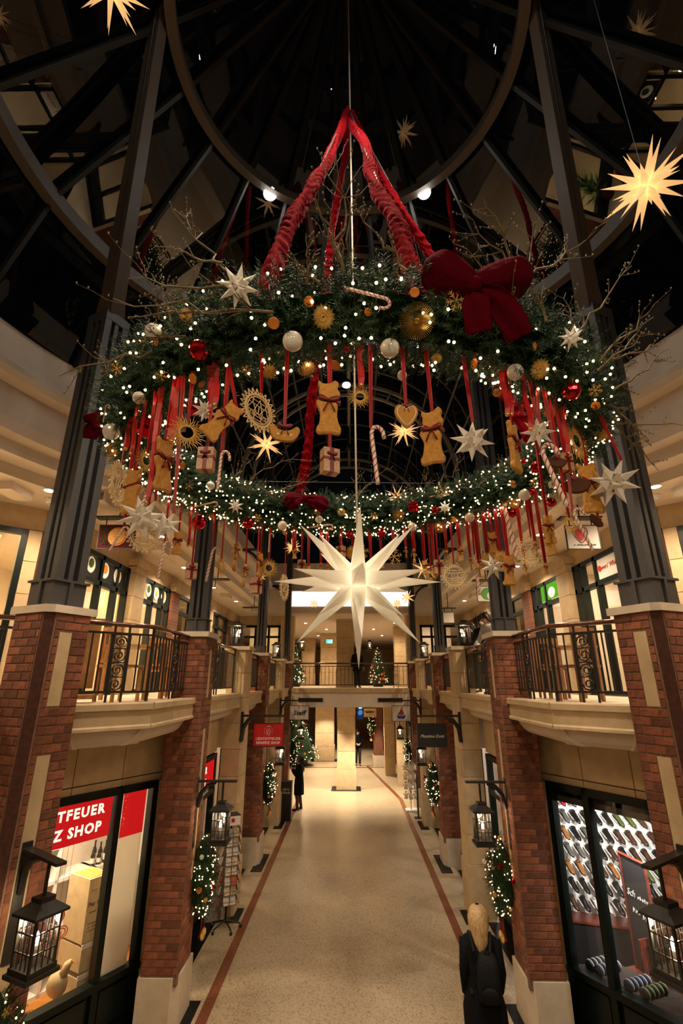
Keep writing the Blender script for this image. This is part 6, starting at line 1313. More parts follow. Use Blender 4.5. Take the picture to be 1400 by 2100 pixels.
rowcol = [['tan', 'tan', 'red', 'red', 'grey', 'grey', 'tan', 'brown', 'brown', 'brown'], ['tan', 'brown', 'brown', 'grey', 'black', 'black', 'black', 'black', 'olive', 'olive', 'brown'], ['black', 'black', 'tan', 'tan', 'black', 'grey', 'black', 'black', 'brown', 'brown'], ['black', 'grey', 'black', 'grey', 'grey', 'black', 'black', 'brown', 'black', 'brown'], ['brown', 'brown', 'black', 'tan', 'tan', 'grey', 'brown', 'tan', 'olive', 'olive'], ['black', 'grey', 'black', 'black', 'black', 'brown', 'black', 'black', 'grey', 'black'], ['olive', 'white', 'white', 'brown', 'black', 'white', 'white', 'black', 'brown', 'white']]
rown = ('top', 'second', 'third', 'fourth', 'fifth', 'sixth', 'lowest')
for r_, cols in enumerate(rowcol):
    z = 2.28 - r_ * .255
    for i, c in enumerate((cols + cols[::-1])[:16]):
        p = SA + SD * (.16 + i * .172 + (r_ % 2) * .03) + SN * .12 + V(0, 0, z); t = thing('shoe', f'{c} leather shoe in the {rown[r_]} row of the display wall', 'shoe', p, f'{c} shoes in the {rown[r_]} row')
        x = (SN * .8 + SD * .45 + V(0, 0, -.55)).normalized(); y = V(0, 0, 1).cross(x).normalized(); zz = x.cross(y); t.rotation_euler = Matrix((x, y, zz)).transposed().to_euler(); t.scale = (.86,) * 3
        for n_, me in (('upper', UPM[c]), ('sole', SO), ('opening', OP)): inst(n_, me, t, (0, 0, 0))
        sp = thing('shoe_ledge', f'small white shoe ledge in the {rown[r_]} row of the display wall', 'shelf', p, f'shoe ledges in the {rown[r_]} row'); e = x * .1; m = MB(); m.slab([(-.13, -.05), (.02, -.05), (.02, .05), (-.13, .05)], p - zz * .006, x, y, -zz, .008); m.build('plate', 'white', sp); MB().tube([p - x * .12 - zz * .01, p - x * .12 - zz * .01 - SN * .04], .012, 5).build('peg', 'steel', sp)
# ties rolled in the shoe shop window, chalkboard, chair, platform
pl = thing('window_platform', 'dark display platform behind the shoe shop glass', 'platform', (*dloc(.8, .3, -1), .03)); dbox(pl, 'top', 'carpet', .22, 2.4, .09, .62, .60, .64, -1); dbox(pl, 'front', 'black', .22, 2.4, .55, .62, .03, .6, -1)
mat('tie_blue', (.02, .03, .07), .5); mat('tie_stripe', (.45, .47, .52), .5); mat('tie_green', (.30, .36, .10), .5); mat('tie_dark', (.02, .02, .02), .5)
for ci, (tt, c1, c2, nm) in enumerate(((.36, 'tie_dark', 'tie_stripe', 'black and white'), (.50, 'tie_blue', 'tie_stripe', 'dark blue'), (.90, 'tie_blue', 'tie_stripe', 'navy and silver'), (1.10, 'tie_dark', 'tie_green', 'black and lime'))):
    for j in range(5):
        p = V(*dloc(tt + .012 * j, .14 + j * .075, -1), .70); t = thing('rolled_tie', f'rolled {nm} striped tie in the shoe shop window', 'tie', p, f'{nm} rolled ties'); ax = V(.86, .51, .15)
        MB().lathe([(.012, -.025), (.058, -.028), (.062, -.02), (.062, -.004)], p, 18, ax).build('roll', c1, t, smooth=True); MB().lathe([(.05, -.004), (.0625, -.003), (.0625, .012), (.05, .013)], p, 18, ax).build('stripe', c2, t, smooth=True); MB().lathe([(.062, .013), (.060, .026), (.012, .028)], p, 18, ax).build('end_coil', c1, t, smooth=True)
bo = thing('chalkboard', 'tall black chalkboard with white handwriting inside the shoe shop', 'board', (*dloc(.72, 1.1, -1), .03)); a = dl(.42, 1.05, 0, -1); b = dl(.92, .85, 0, -1); dr = (b - a).normalized(); nn = V(dr.y, -dr.x, 0)
mat('slate', (.022, .018, .018), .6)
m = MB(); m.add([a + V(0, 0, .05), b + V(0, 0, .05), b + V(0, 0, 1.85), a + V(0, 0, 1.85), a + V(0, 0, .05) - nn * .03, b + V(0, 0, .05) - nn * .03, b + V(0, 0, 1.85) - nn * .03, a + V(0, 0, 1.85) - nn * .03], [(0, 1, 2, 3), (7, 6, 5, 4), (0, 4, 5, 1), (1, 5, 6, 2), (2, 6, 7, 3), (3, 7, 4, 0)]); m.build('slate', 'slate', bo)
m = MB()
for p, q in ((a, a + V(0, 0, 1.88)), (b, b + V(0, 0, 1.88)), (a + V(0, 0, 1.88), b + V(0, 0, 1.88)), (a + V(0, 0, .05), b + V(0, 0, .05))): m.tube([p, q], .022, 4)
m.build('frame', 'wood_red', bo); text('Sch', (a + b) / 2 + V(0, 0, 1.42) + nn * .004 - dr * .13, dr, Z1, .12, 'ink_white', bo, shear=.25); scribble(bo, (a + b) / 2 + V(0, 0, 1.41) + nn * .004 + dr * .08, dr, Z1, .22, .06, 'ink_white', 4); scribble(bo, (a + b) / 2 + V(0, 0, 1.22) + nn * .004 - dr * .06, dr, Z1, .16, .07, 'ink_white', 5); scribble(bo, (a + b) / 2 + V(0, 0, 1.20) + nn * .004 + dr * .1, dr, Z1, .10, .08, 'ink_white', 6)
def chair(p, rz, lab, mt='wood_red', slats=5):
    t = thing('chair', lab, 'chair', p, rz=0); M = Matrix.Rotation(rz, 3, 'Z'); P = Vector(p); L = lambda x, y, z: P + M @ V(x, y, z)
    MB().box(L(0, 0, .44), (.42, .42, .035), rz).build('seat', mt, t)
    for x, y in ((-.18, -.18), (.18, -.18)): MB().box(L(x, y, .22), (.035, .035, .44), rz).build('leg', mt, t)
    for x in (-.18, .18): MB().box(L(x, .19, .46), (.035, .035, .92), rz).build('leg', mt, t)
    for i in range(slats): MB().box(L(-.13 + .26 * i / (slats - 1), .19, .68), (.03, .018, .38), rz).build('back_slat', mt, t)
    MB().box(L(0, .19, .89), (.40, .028, .09), rz).build('top_rail', mt, t); MB().box(L(0, .19, .5), (.36, .02, .04), rz).build('lower_rail', mt, t); return t
chair((*dloc(.55, 1.0, -1), .03), R(200), 'dark wooden chair with slatted back inside the shoe shop')
tb = thing('round_rug', 'dark red patterned rug on the shoe shop floor', 'rug', (*dloc(-.1, 1.3, -1), .03)); MB().prism([dloc(1.4, .7, -1), dloc(.2, .9, -1), dloc(.1, 1.6, -1), dloc(1.3, 1.8, -1)], .03, .045).build('pile', 'wood_red', tb, fix=True)
# ---------------------------------------------------------------- upper gallery details
gw = bpy.data.objects
emis('window_yellow', (1, .66, .16), .9)
st = WIN[1, 'a22']; MB().bb(-4.85, -4.84, 8.6, 10.34, 6.16, 6.54).build('black_transom_panel', 'sign_black', st)
for st, ys_, x in ((WIN[1, 'a22'], (8.85, 9.4, 9.95), -4.835), (WIN[1, 'b23'], (11.6, 12.1, 12.6), -4.835)):
    for i, y in enumerate(ys_):
        MB().lathe([(.16, 0), (.15, .012), (.10, .008)], V(x, y, 6.37), 20, (1, 0, 0)).build('plate_picture', 'white', st); MB().ball(V(x + .012, y, 6.40), .09, 10, 6, (.15, 1, 1)).build('food_picture', ('sign_leaf', 'orange', 'gingerbread')[i], st)
st = WIN[-1, 'a28']; MB().bb(4.83, 4.845, 8.6, 9.42, 6.16, 6.54).build('white_transom_panel', 'sign_white', st); text("Flowers' Whisper", (4.825, 8.98, 6.36), (0, -1, 0), Z1, .13, 'sail_red', st); MB().lathe([(.06, -.003), (.06, .003)], V(4.825, 9.34, 6.36), 12, (1, 0, 0)).build('rosette', 'sail_red', st)
st = WIN[-1, 'b29']; emis('green_panel', (.10, .36, .02), .8); MB().bb(4.83, 4.845, 11.2, 12.4, 6.18, 6.55).build('green_transom_panel', 'green_panel', st); MB().ball(V(4.83, 11.75, 6.33), .16, 12, 8, (.1, 1.3, .8)).build('white_motif', 'sign_lit_white', st)
scribble(bpy.data.objects['window_40'], (-4.4, 21.82, 5.75), X1, Z1, .45, .16, 'tie_green', 7)
# bright lamps and a plant behind the restaurant glass
emis('pendant', (1, .80, .5), 16); emis('glow_panel', (1, .80, .42), 2.2)
for x, y, z, lab in ((-6.1, 7.6, 5.55, 'glowing pendant lamp behind the restaurant glass near the plant'), (-5.9, 8.6, 5.35, 'small glowing pendant lamp behind the restaurant glass'), (-6.0, 9.7, 5.5, 'glowing pendant lamp behind the door with plate pictures'), (-6.3, 9.2, 5.0, 'low glowing pendant lamp behind the door with plate pictures'), (6.2, 8.2, 6.0, 'glowing pendant lamp behind the upper shop window')):
    t = thing('pendant_lamp', lab, 'lamp', (x, y, z)); MB().ball((x, y, z), .045, 10, 7).build('bulb', 'pendant', t); MB().lathe([(.05, .03), (.10, -.0), (.02, .10)], (x, y, z), 12).build('shade', 'white', t); MB().tube([(x, y, z + .08), (x, y, 7.04)], .005, 4).build('cord', 'black', t); lamp('POINT', (x, y, z - .08), 30, (1, .68, .32), .05, name='pendant_light')
for s, x, y in ((1, -7.2, 8.7), (-1, 6.9, 8.3)):
    t = thing('light_cove', 'broad glowing ceiling light in the ' + ('restaurant on the gallery' if s == 1 else 'upper shop next to the turned pier'), 'ceiling light', (x, y, 6.5)); MB().box((x, y, 6.62), (.9, .9, .45), R(40) * s).build('diffuser', 'glow_panel', t); MB().box((x, y, 6.87), (1, 1, .05), R(40) * s).build('tray', 'white', t)
t = thing('potted_plant', 'leafy green plant standing inside the restaurant window', 'plant', (-5.75, 7.0, 4.06)); c = V(-5.75, 7.0, 4.06); MB().lathe([(.13, 0), (.18, .35), (.16, .35)], c, 14).build('pot', 'chocolate', t); m = MB(); mat('leaf', (.05, .16, .02), .45)
for i in range(70):
    a, e = rnd.uniform(0, 6.28), rnd.uniform(.1, 1.3); d = V(cos(a) * cos(e), sin(a) * cos(e), sin(e)); o = c + V(0, 0, .4 + .7 * rnd.random()) + d * .1; s_ = d.cross(V(0, 0, 1)).normalized() * .045; L = rnd.uniform(.25, .5); m.add([o, o + d * L * .5 + s_, o + d * L, o + d * L * .5 - s_], [(0, 1, 2, 3)])
m.build('leaves', 'leaf', t); MB().tube([c + V(0, 0, .2), c + V(0, 0, 1.1)], .02, 6).build('stem', 'twig', t)
# bistro furniture behind the balcony railings
mat('beech', (.42, .20, .06), .45, nz=.2, ns=8)
def table(p, lab, w=.7, mt='beech'):
    t = thing('table', lab, 'table', p); P = Vector(p); MB().box(P + V(0, 0, .73), (w, w, .03)).build('tabletop', mt, t)
    for x in (-1, 1):
        for y in (-1, 1): MB().box(P + V(x * w * .43, y * w * .43, .36), (.045, .045, .71)).build('leg', mt, t)
    return t
chair((-3.05, 6.75, 4.055), R(150), 'light wooden chair behind the bent railing nearest the turned pier', 'beech', 4); chair((-3.1, 8.1, 4.055), R(10), 'light wooden chair behind the straight part of the bent railing', 'beech', 4); table((-3.15, 7.45, 4.055), 'light wooden table behind the bent railing of the restaurant'); chair((-3.6, 9.6, 4.055), R(100), 'light wooden chair by the restaurant door', 'beech', 4)
mb_ = thing('menu_board', 'tall wooden menu stand with carved side behind the bent railing', 'board', (-3.45, 6.35, 4.055)); MB().box((-3.45, 6.4, 4.63), (.42, .05, .82), R(35)).build('board', 'beech', mb_); MB().box((-3.45, 6.42, 4.12), (.46, .3, .05), R(35)).build('foot', 'beech', mb_); MB().box((-3.45, 6.4, 5.06), (.48, .08, .05), R(35)).build('top_rail', 'beech', mb_)
mat('oak', (.26, .12, .05), .5, nz=.2, ns=8); table((3.3, 7.7, 4.055), 'brown wooden table behind the bent railing on the flower shop side', .6, 'oak'); chair((3.05, 6.95, 4.055), R(200), 'brown wooden chair near the turned pier on the flower shop side', 'oak', 4); chair((3.25, 8.35, 4.055), R(-10), 'brown wooden chair farther along on the flower shop side', 'oak', 4)
# ---------------------------------------------------------------- ground floor goods
rk = thing('card_rack', 'revolving wire card rack full of postcards in front of the shop door', 'rack', (-2.33, 10.95, 0)); c = V(-2.33, 10.95, 0)
MB().tube([c + V(0, 0, .1), c + V(0, 0, 1.78)], .02, 8).build('pole', 'iron', rk)
for k in range(5): a = 2 * pi * k / 5 + .3; m = MB(); m.tube([c + V(0, 0, .14), c + V(cos(a) * .27, sin(a) * .27, .07)], [.018, .014], 6); m.ball(c + V(cos(a) * .28, sin(a) * .28, .03), .03, 8, 6); m.build('castor_leg', 'iron', rk)
m = MB()
for k in range(8):
    for side in range(4):
        a = side * pi / 2 + .5; u = V(-sin(a), cos(a), 0); n = V(cos(a), sin(a), 0); z = .42 + k * .155
        m.tube([c + n * .13 - u * .12 + V(0, 0, z), c + n * .20 - u * .12 + V(0, 0, z), c + n * .20 + u * .12 + V(0, 0, z), c + n * .13 + u * .12 + V(0, 0, z)], .004, 4); m.tube([c + n * .18 - u * .12 + V(0, 0, z + .05), c + n * .18 + u * .12 + V(0, 0, z + .05)], .003, 4)
for side in range(4):
    a = side * pi / 2 + .5; u = V(-sin(a), cos(a), 0); n = V(cos(a), sin(a), 0)
    for e in (-.12, 0, .12): m.tube([c + n * .13 + u * e + V(0, 0, .4), c + n * .13 + u * e + V(0, 0, 1.66)], .004, 4)
m.build('wire_pockets', 'steel', rk); MB().box(c + V(0, 0, 1.76), (.26, .26, .16), .5).build('header_box', 'white', rk); MB().box(c + V(0, 0, 1.845), (.27, .27, .012), .5).build('header_lid', 'black', rk); MB().box(c + V(.05, -.12, 1.77), (.06, .05, .06), .5).build('red_tab', 'red_sign', rk)
cm = {}
for i, cc in enumerate(((.62, .55, .48), (.50, .09, .05), (.40, .28, .17), (.60, .48, .33), (.26, .25, .25))): mat(f'postcard_{i}', cc, .5, nz=.35, ns=22)
CN = ('white', 'red', 'brown', 'cream', 'grey')
for k in range(8):
    for side in (0, 2, 3):
        for e in (-.06, .06):
            a = side * pi / 2 + .5; u = V(-sin(a), cos(a), 0); n = V(cos(a), sin(a), 0); i = rnd.choice((0, 0, 0, 3, 3, 2, 4, 1)); p = c + n * .165 + u * e + V(0, 0, .42 + k * .155 + .065); t = MB().slab([(-.05, -.065), (.05, -.065), (.05, .07), (-.05, .07)], p, u, (V(0, 0, 1) - n * .3).normalized(), n, .003).build('postcard', f'postcard_{i}', None); tag(t, f'{CN[i]} postcard in a wire pocket of the card rack', 'postcard', f'{CN[i]} postcards on the rack')
db = thing('display_board', 'weathered pale plank board standing behind the card rack', 'board', (-2.62, 11.1, 0)); mat('weathered', (.42, .36, .28), .8, nz=.45, ns=14, bump=.6, bs=20)
for k in range(4): MB().bb(-2.78 + k * .075, -2.71 + k * .075, 11.22, 11.25, .2, 1.62 - .03 * (k % 2)).build('plank', 'weathered', db)
MB().bb(-2.79, -2.47, 11.25, 11.28, .5, .58).build('batten', 'weathered', db); MB().bb(-2.79, -2.47, 11.2, 11.32, 0, .2).build('foot', 'weathered', db)
pd = thing('podium', 'black podium with grey placard beside the standing woman', 'podium', (-2.18, 18.45, 0)); MB().bb(-2.38, -1.97, 18.3, 18.62, 0, 1.12).build('body', 'sign_black', pd); MB().bb(-2.39, -1.96, 18.29, 18.63, 1.12, 1.14).build('top', 'sign_black', pd); MB().bb(-2.37, -1.98, 18.285, 18.30, .66, 1.10).build('placard', 'steel_dark', pd); scribble(pd, (-2.17, 18.28, .93), X1, Z1, .2, .1, 'stone_pale', 8); scribble(pd, (-2.17, 18.28, .83), X1, Z1, .2, .1, 'stone_pale', 9)
# stand of white cloth angels on the right
an = thing('angel_stand', 'white pole stand hung with cloth angels before the bridge pier', 'stand', (2.12, 19.7, 0)); c = V(2.12, 19.7, 0); MB().tube([c + V(0, 0, .06), c + V(0, 0, 1.72)], .022, 8).build('pole', 'white', an); MB().bb(1.93, 2.31, 19.51, 19.89, 0, .06).build('base', 'white', an); MB().lathe([(.0, 1.72), (.03, 1.74), (.0, 1.9)], c, 8).build('finial', 'white', an)
for k in range(4): MB().tube([c + V(-.18, 0, .62 + k * .3), c + V(.18, 0, .62 + k * .3)], .008, 5).build('arm', 'white', an)
for k in range(4):
    for j, (dx, dy) in enumerate(((-.17, -.06), (.0, -.16), (.17, -.06), (0, .15))):
        p = c + V(dx, dy, .40 + k * .3); t = thing('cloth_angel', 'small white cloth angel with brown hair on the pole stand', 'figurine', p, 'cloth angels on the stand'); MB().lathe([(.075, 0), (.06, .08), (.03, .15), (.02, .17)], p, 10).build('dress', 'candy_white', t, smooth=True); MB().ball(p + V(0, 0, .19), .03, 8, 6).build('head', 'candy_white', t, smooth=True); MB().ball(p + V(0, .01, .205), .031, 8, 6, (1, 1, .8)).build('hair', 'chocolate', t, smooth=True); MB().slab([(0, 0), (.09, .05), (.07, -.03)], p + V(0, .03, .12), X1, Z1, (0, 1, 0), .004).slab([(0, 0), (-.09, .05), (-.07, -.03)], p + V(0, .03, .12), X1, Z1, (0, 1, 0), .004).build('wings', 'candy_white', t)
sr = thing('sandwich_board', 'slim grey post sign beside the angel stand', 'sign', (2.25, 18.75, 0)); MB().tube([(2.25, 18.75, 0), (2.25, 18.75, 1.3)], .03, 8).build('post', 'steel', sr); MB().bb(2.12, 2.38, 18.66, 18.84, 0, .03).build('foot', 'steel', sr)
ex = thing('blue_screen', 'blue lit poster screen hanging behind the masked man', 'screen', (.62, 33, 2.2)); emis('screen_blue', (.06, .20, .5), .7); MB().bb(.38, .86, 33.0, 33.05, 2.0, 3.0).build('casing', 'black', ex); emis('screen_navy', (.012, .03, .07), .6); emis('screen_pale', (.5, .8, 1), .9); pic = MB().bb(.42, .82, 32.985, 33.0, 2.1, 2.95).build('picture', 'screen_navy', ex); MB().slab(catmull([(.05, .3), (.2, .22), (.34, .36), (.28, .52), (.12, .5)], 3), (.42, 32.983, 2.1), X1, Z1, (0, -1, 0), .003).build('blue_shape', 'screen_blue', pic); MB().slab(catmull([(.1, .6), (.3, .62), (.26, .74), (.14, .72)], 3), (.42, 32.983, 2.1), X1, Z1, (0, -1, 0), .003).build('pale_shape', 'screen_pale', pic); MB().tube([(.62, 33, 3.0), (.62, 33, 3.34)], .02, 6).build('hanger', 'black', ex)
# ================================================================ people
mat('skin', (.55, .32, .22), .5); mat('coat_black', (.006, .006, .007), .85, spec=.12, nz=.3, ns=30, bump=.3, bs=60); mat('trouser_black', (.010, .010, .012), .8); mat('tights', (.06, .035, .03), .7)
def hairmat(name, c):
    m = mat(name, c, .5); N = m.node_tree.nodes; L = m.node_tree.links; tc = N.new('ShaderNodeTexCoord'); mp = N.new('ShaderNodeMapping'); mp.inputs['Scale'].default_value = (90, 90, 5); n = N.new('ShaderNodeTexNoise'); n.inputs['Scale'].default_value = 1.5
    L.new(tc.outputs['Object'], mp.inputs[0]); L.new(mp.outputs[0], n.inputs['Vector']); r = N.new('ShaderNodeValToRGB'); r.color_ramp.elements[0].position = .35; r.color_ramp.elements[0].color = (c[0] * .45, c[1] * .42, c[2] * .4, 1); r.color_ramp.elements[1].position = .65; r.color_ramp.elements[1].color = (*c, 1); L.new(n.outputs['Fac'], r.inputs[0]); L.new(r.outputs[0], N['Principled BSDF'].inputs['Base Color'])
hairmat('hair_blonde', (.62, .40, .18)); hairmat('hair_dark', (.020, .012, .008))
mat('shirt_grey', (.42, .40, .38), .8, bump=.3, bs=20); mat('bag_dark', (.008, .008, .009), .7, spec=.15, bump=.4, bs=50); mat('mask', (.62, .66, .70), .8); mat('cap_pink', (.5, .3, .27), .8); mat('eye', (.02, .015, .01), .2)
def person(lab, loc, rz, arms, coat, hem, legm, hair, hairm, scale=1.0, lean=0.0, stride=0.0, shoe='black', extra=None, flare=1.0, head_turn=0.0, mask=False):
    t = thing('person', lab, 'person', loc, rz=rz); t.scale = (scale,) * 3
    Lc = lambda y, z: (y - lean * max(0, z - .95) / .5, z - .25 * lean * max(0, z - .95))      # leaning bends the trunk towards -y
    bm = bmesh.new(); sk = bm.verts.layers.skin.verify(); vs = {}
    def jv(k, x, y, z, r, b=None, root=False, bend=True):
        y2, z2 = Lc(y, z) if bend else (y, z); v = bm.verts.new((x, y2, z2)); v[sk].radius = (r, r); v[sk].use_root = root; vs[k] = v
        if b: bm.edges.new((vs[b], v))
        return v
    jv('pel', 0, 0, .97, .115, root=True); jv('sp', 0, .0, 1.12, .105, 'pel'); jv('ch', 0, .0, 1.30, .125, 'sp'); jv('nk', 0, .01, 1.46, .052, 'ch'); jv('jaw', 0, -.015, 1.525, .062, 'nk'); jv('hd', 0, -.01, 1.60, .082, 'jaw'); jv('cr', 0, .0, 1.665, .060, 'hd')
    jv('nose', .09 * sin(head_turn) * 0, -.105, 1.575, .012, 'jaw')
    for s, nm in ((1, 'l'), (-1, 'r')):
        st = stride * s
        jv('hip' + nm, s * .085, 0, .90, .095, 'pel'); jv('kn' + nm, s * .09, -.03 - st * .5, .48, .058, 'hip' + nm); jv('cf' + nm, s * .09, -.0 - st * .6, .34, .052, 'kn' + nm); jv('an' + nm, s * .09, .02 - st * .9, .085, .036, 'cf' + nm); jv('to' + nm, s * .10, -.13 - st * .9, .035, .030, 'an' + nm)
        e, w = arms[nm]; jv('sh' + nm, s * .165, .0, 1.40, .060, 'ch'); jv('el' + nm, s * e[0], e[1], e[2], .042, 'sh' + nm); jv('wr' + nm, s * w[0], w[1], w[2], .028, 'el' + nm)
        E_, W_ = vs['el' + nm].co.copy(), vs['wr' + nm].co.copy(); d = (W_ - E_).normalized(); sd = d.cross(V(0, -1, .2)).normalized(); dn = d.cross(sd)
        def ev(k, p, r, b): v = bm.verts.new(p); v[sk].radius = (r, r * .8); vs[k] = v; bm.edges.new((vs[b], v))
        ev('pm' + nm, W_ + d * .06, .030, 'wr' + nm)
        for i, ln in enumerate((.065, .078, .074, .058)):
            o = sd * (-.027 + .018 * i); ev(f'f{i}a' + nm, W_ + d * .098 + o, .0085, 'pm' + nm); ev(f'f{i}b' + nm, W_ + d * (.098 + ln * .5) + o * 1.1 + dn * .012, .008, f'f{i}a' + nm); ev(f'f{i}c' + nm, W_ + d * (.098 + ln * .85) + o * 1.1 + dn * .034, .007, f'f{i}b' + nm)
        ev('t0' + nm, W_ + d * .045 - sd * .035, .010, 'pm' + nm); ev('t1' + nm, W_ + d * .085 - sd * .052 + dn * .012, .009, 't0' + nm)
    me = bpy.data.meshes.new('body'); bm.to_mesh(me); bm.free(); me.materials.append(MT['skin']); b = bpy.data.objects.new('body', me); COL.objects.link(b); b.parent = t
    b.modifiers.new('skin', 'SKIN').use_smooth_shade = True; ss = b.modifiers.new('sub', 'SUBSURF'); ss.levels = 1; ss.render_levels = 1
    def ringloft(m, R_, n=18):
        base = len(m.v)
        for z, w, dp, yo in R_:
            y2, z2 = Lc(yo, z)
            for j in range(n):
                a = 2 * pi * j / n; k = 1 + .025 * sin(5 * a + z * 9); m.v.append((w * cos(a) * k, y2 + dp * sin(a) * k, z2))
        for i in range(len(R_) - 1):
            for j in range(n): m.f.append((base + i * n + j, base + i * n + (j + 1) % n, base + (i + 1) * n + (j + 1) % n, base + (i + 1) * n + j))
        m.f.append(tuple(base + (len(R_) - 1) * n + j for j in range(n)))
    m = MB(); ringloft(m, [(hem, .21 * flare, .17 * flare, .0), (max(hem + .05, .8), .205 * flare, .165 * flare, .0), (.95, .20, .16, 0), (1.12, .172, .135, 0), (1.28, .20, .145, 0), (1.38, .215, .13, 0), (1.435, .195, .11, .005), (1.465, .12, .09, .008), (1.485, .072, .075, .01)])
    for s, nm in ((1, 'l'), (-1, 'r')):
        S_, E_, W_ = (vs_ for vs_ in (me.vertices[0].co,) * 3); pass
    me_v = {k: i for i, k in enumerate(vs)}; co = lambda k: me.vertices[me_v[k]].co.copy()
    for nm in ('l', 'r'):
        S_, E_, W_ = co('sh' + nm), co('el' + nm), co('wr' + nm); m.tube([S_ * .94 + V(0, 0, .05), S_ + V(0, 0, .0), S_.lerp(E_, .5), E_, E_.lerp(W_, .5), W_], [.074, .080, .068, .060, .054, .047], 12)
    m.build('coat', coat, None, smooth=True).parent = t
    m = MB()
    for nm in ('l', 'r'):
        A, K, C_, N_ = co('hip' + nm), co('kn' + nm), co('cf' + nm), co('an' + nm); f = 1.0 if legm != 'tights' else .86; m.tube([A, A.lerp(K, .5), K, C_, N_ + V(0, 0, .0)], [.105 * f, .095 * f, .078 * f, .07 * f, .055 * f], 12)
    m.build('trousers' if legm != 'tights' else 'tights', legm, None, smooth=True).parent = t
    for nm in ('l', 'r'):
        N_, T_ = co('an' + nm), co('to' + nm); m = MB(); d = (T_ - N_); m.tube([N_ + V(0, .05, -.045), N_ + V(0, 0, -.03), N_.lerp(T_, .5) + V(0, 0, -.02), T_ + d.normalized() * .06 + V(0, 0, .005)], [.042, .05, .048, .030], 10, flat=.8); m.tube([N_ + V(0, 0, -.03), N_ + V(0, 0, .09)], [.052, .050], 10); m.build('shoe', shoe, None, smooth=True).parent = t
    hy, hz = Lc(-.005, 1.612); m = MB()
    if hair == 'long':
        n = 18; P = [(1.745, .025, .025, .0), (1.728, .07, .075, .0), (1.69, .104, .11, .008), (1.63, .122, .126, .018), (1.56, .122, .118, .035), (1.49, .10, .09, .06), (1.42, .085, .06, .09), (1.36, .06, .04, .105), (1.31, .03, .02, .11), (1.29, .012, .01, .11)]
        for z, w, dp, yo in P:
            y2, z2 = Lc(yo, z)
            for j in range(n): a = 2 * pi * j / n; k = 1 + .06 * sin(6 * a + z * 20) + .03 * sin(11 * a - z * 35); fr = .45 if (sin(a) < -.35 and z < 1.66) else 1; m.v.append((w * cos(a) * k, y2 + dp * sin(a) * k * fr, z2))
        for i in range(len(P) - 1):
            for j in range(n): m.f.append((i * n + j, i * n + (j + 1) % n, (i + 1) * n + (j + 1) % n, (i + 1) * n + j))
    else:
        m.ball((0, hy + .018, hz + .03), .1, 16, 10, (.98, 1.05, 1.0))
        if hair == 'bun': m.ball((0, hy + .11, hz + .05), .05, 12, 8)
        q = random.Random(5)
        for i in range(34):           # loose strands over the crown and down the back
            a = q.uniform(-.5, pi + .5); r = q.uniform(.9, 1.08); w_ = q.uniform(.8, 1.15); zl = q.uniform(1.20, 1.36)
            pts = [(cos(a) * .05, sin(a) * .05, 1.735), (cos(a) * .118 * r, sin(a) * .12 * r + .012, 1.66), (cos(a) * .126 * r, sin(a) * .12 * r + .03, 1.55), (cos(a) * .10 * w_ + .02, max(.05, sin(a) * .08) + .07, 1.44), (cos(a) * .09 * w_ + .03, .13 + .05 * q.random(), zl)]
            m.tube([(x, *Lc(y, z)) for x, y, z in pts], [.010, .017, .018, .015, .004], 5)
    m.build('hair', hairm, None, smooth=True).parent = t
    for s in (-1, 1):
        e = MB().ball((s * .03, hy - .083, hz - .008), .010, 8, 6); e.build('eye', 'eye', None, smooth=True).parent = t
        e = MB().ball((s * .083, hy + .01, hz - .02), .022, 8, 6, (.4, .8, 1.3)); e.build('ear', 'skin', None, smooth=True).parent = t
    MB().ball((0, hy - .078, hz - .075), .02, 8, 5, (1.2, .5, .3)).build('mouth', 'sail_red', None, smooth=True).parent = t
    if mask: MB().ball((0, hy - .05, hz - .058), .06, 12, 8, (1.05, .9, .85)).build('face_mask', 'mask', None, smooth=True).parent = t
    return t
DN_ = dict(l=((.24, .02, 1.12), (.26, -.06, .88)), r=((.24, .02, 1.12), (.26, -.06, .88)))
# woman walking away with a backpack
w = person('blonde woman in a black coat with a dark backpack walking along the arcade', (1.52, 7.15, 0), R(172), dict(l=((.205, .03, 1.12), (.20, -.06, .89)), r=((.205, .04, 1.12), (.19, -.10, .90))), 'coat_black', .58, 'tights', 'long', 'hair_blonde', 1.0, .05, .16, flare=1.18)
m = MB(); 
for z, wd, dp, yc in ((.92, .11, .06, .20), (.96, .145, .09, .22), (1.10, .15, .10, .23), (1.25, .14, .09, .215), (1.34, .11, .06, .19), (1.37, .05, .03, .18)):
    for j in range(16): a = 2 * pi * j / 16; ca, sa = cos(a), sin(a); m.v.append((-.05 + .85 * wd * math.copysign(abs(ca) ** .6, ca), yc + dp * math.copysign(abs(sa) ** .6, sa) - .02, z))
for i in range(5):
    for j in range(16): m.f.append((i * 16 + j, i * 16 + (j + 1) % 16, (i + 1) * 16 + (j + 1) % 16, (i + 1) * 16 + j))
m.f += [tuple(range(15, -1, -1)), tuple(80 + j for j in range(16))]
bp = thing('backpack', 'dark rucksack on the back of the blonde woman', 'backpack', w.location, rz=w.rotation_euler.z); m.build('sack', 'bag_dark', None, smooth=True).parent = bp
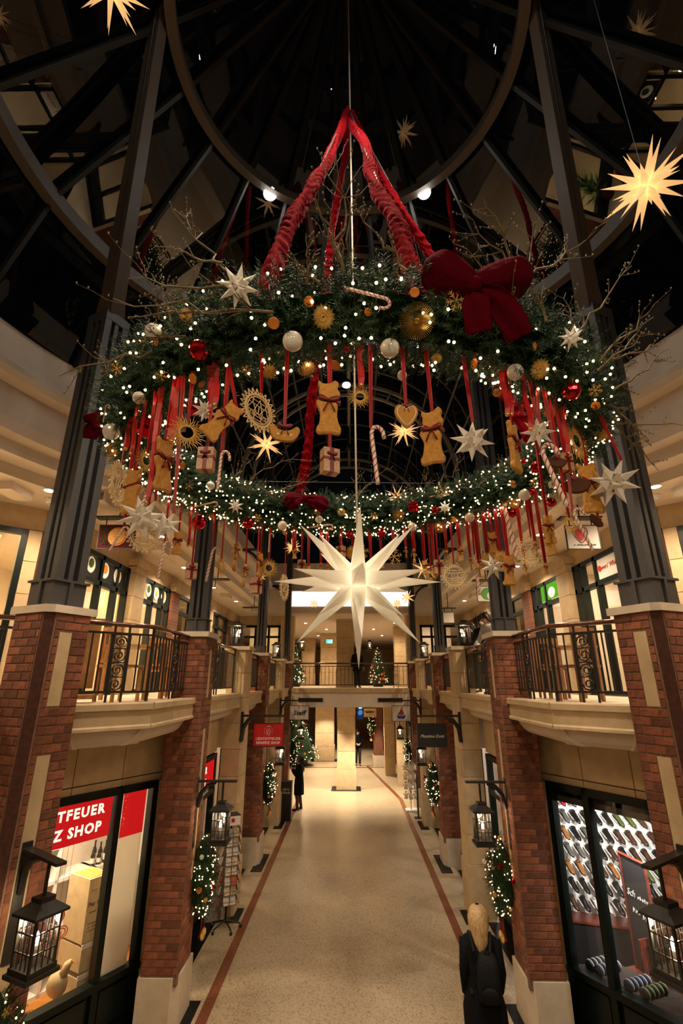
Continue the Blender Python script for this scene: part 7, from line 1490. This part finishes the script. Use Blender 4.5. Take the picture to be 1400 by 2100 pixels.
MB().ball((-.05, .315, 1.04), .09, 14, 8, (1.05, .35, .75)).build('front_pocket', 'bag_dark', None, smooth=True).parent = bp.children[0]
for sx in (-1, 1): MB().tube([(sx * .09, .16, 1.36), (sx * .115, .05, 1.475), (sx * .125, -.09, 1.46), (sx * .13, -.165, 1.32), (sx * .15, -.12, 1.10), (sx * .14, .14, .96)], .016, 6, flat=.5).build('shoulder_strap', 'bag_dark', None).parent = bp
MB().tube([(-.08, .2, 1.36), (-.05, .22, 1.41), (-.02, .2, 1.36)], .008, 6).build('grab_loop', 'bag_dark', None).parent = bp
person('woman with pinned up hair and long dark coat standing at the black podium', (-1.86, 19.75, 0), R(-100), dict(l=((.22, -.10, 1.14), (.10, -.24, 1.30)), r=((.22, -.10, 1.14), (.10, -.26, 1.26))), 'coat_black', .50, 'tights', 'bun', 'hair_dark', 1.0, .0, .05, flare=1.05)
person('man in black with a pale face mask walking towards the column', (.40, 29.6, 0), R(4), dict(l=((.26, .02, 1.14), (.10, -.19, 1.05)), r=((.26, .02, 1.14), (.10, -.19, 1.05))), 'coat_black', .86, 'trouser_black', 'short', 'hair_dark', 1.04, .0, .08, mask=True)
person('man in a light grey shirt leaning on the gallery railing', (3.00, 10.5, 4.055), R(-70), dict(l=((.24, -.14, 1.16), (.16, -.36, 1.02)), r=((.24, -.14, 1.16), (.16, -.36, 1.02))), 'shirt_grey', .86, 'trouser_black', 'short', 'hair_dark', .95, .14)
person('woman with long dark hair and mask leaning beside the grey shirted man', (3.02, 11.1, 4.055), R(-35), dict(l=((.24, -.12, 1.15), (.12, -.33, 1.02)), r=((.24, -.12, 1.15), (.12, -.33, 1.02))), 'coat_black', .86, 'trouser_black', 'long', 'hair_dark', .95, .14, mask=True)
person('person in a dark coat and pale scarf standing behind the dark haired woman', (3.0, 11.6 if 0 else 12.4, 4.055), R(-60), DN_, 'coat_black', .7, 'trouser_black', 'short', 'hair_dark', .95, .05)
person('distant person in dark clothes standing on the upper floor behind the bridge railing', (.32, 23.9 if 0 else 22.9, 4.055), R(10), DN_, 'coat_black', .7, 'trouser_black', 'short', 'hair_dark', .98)
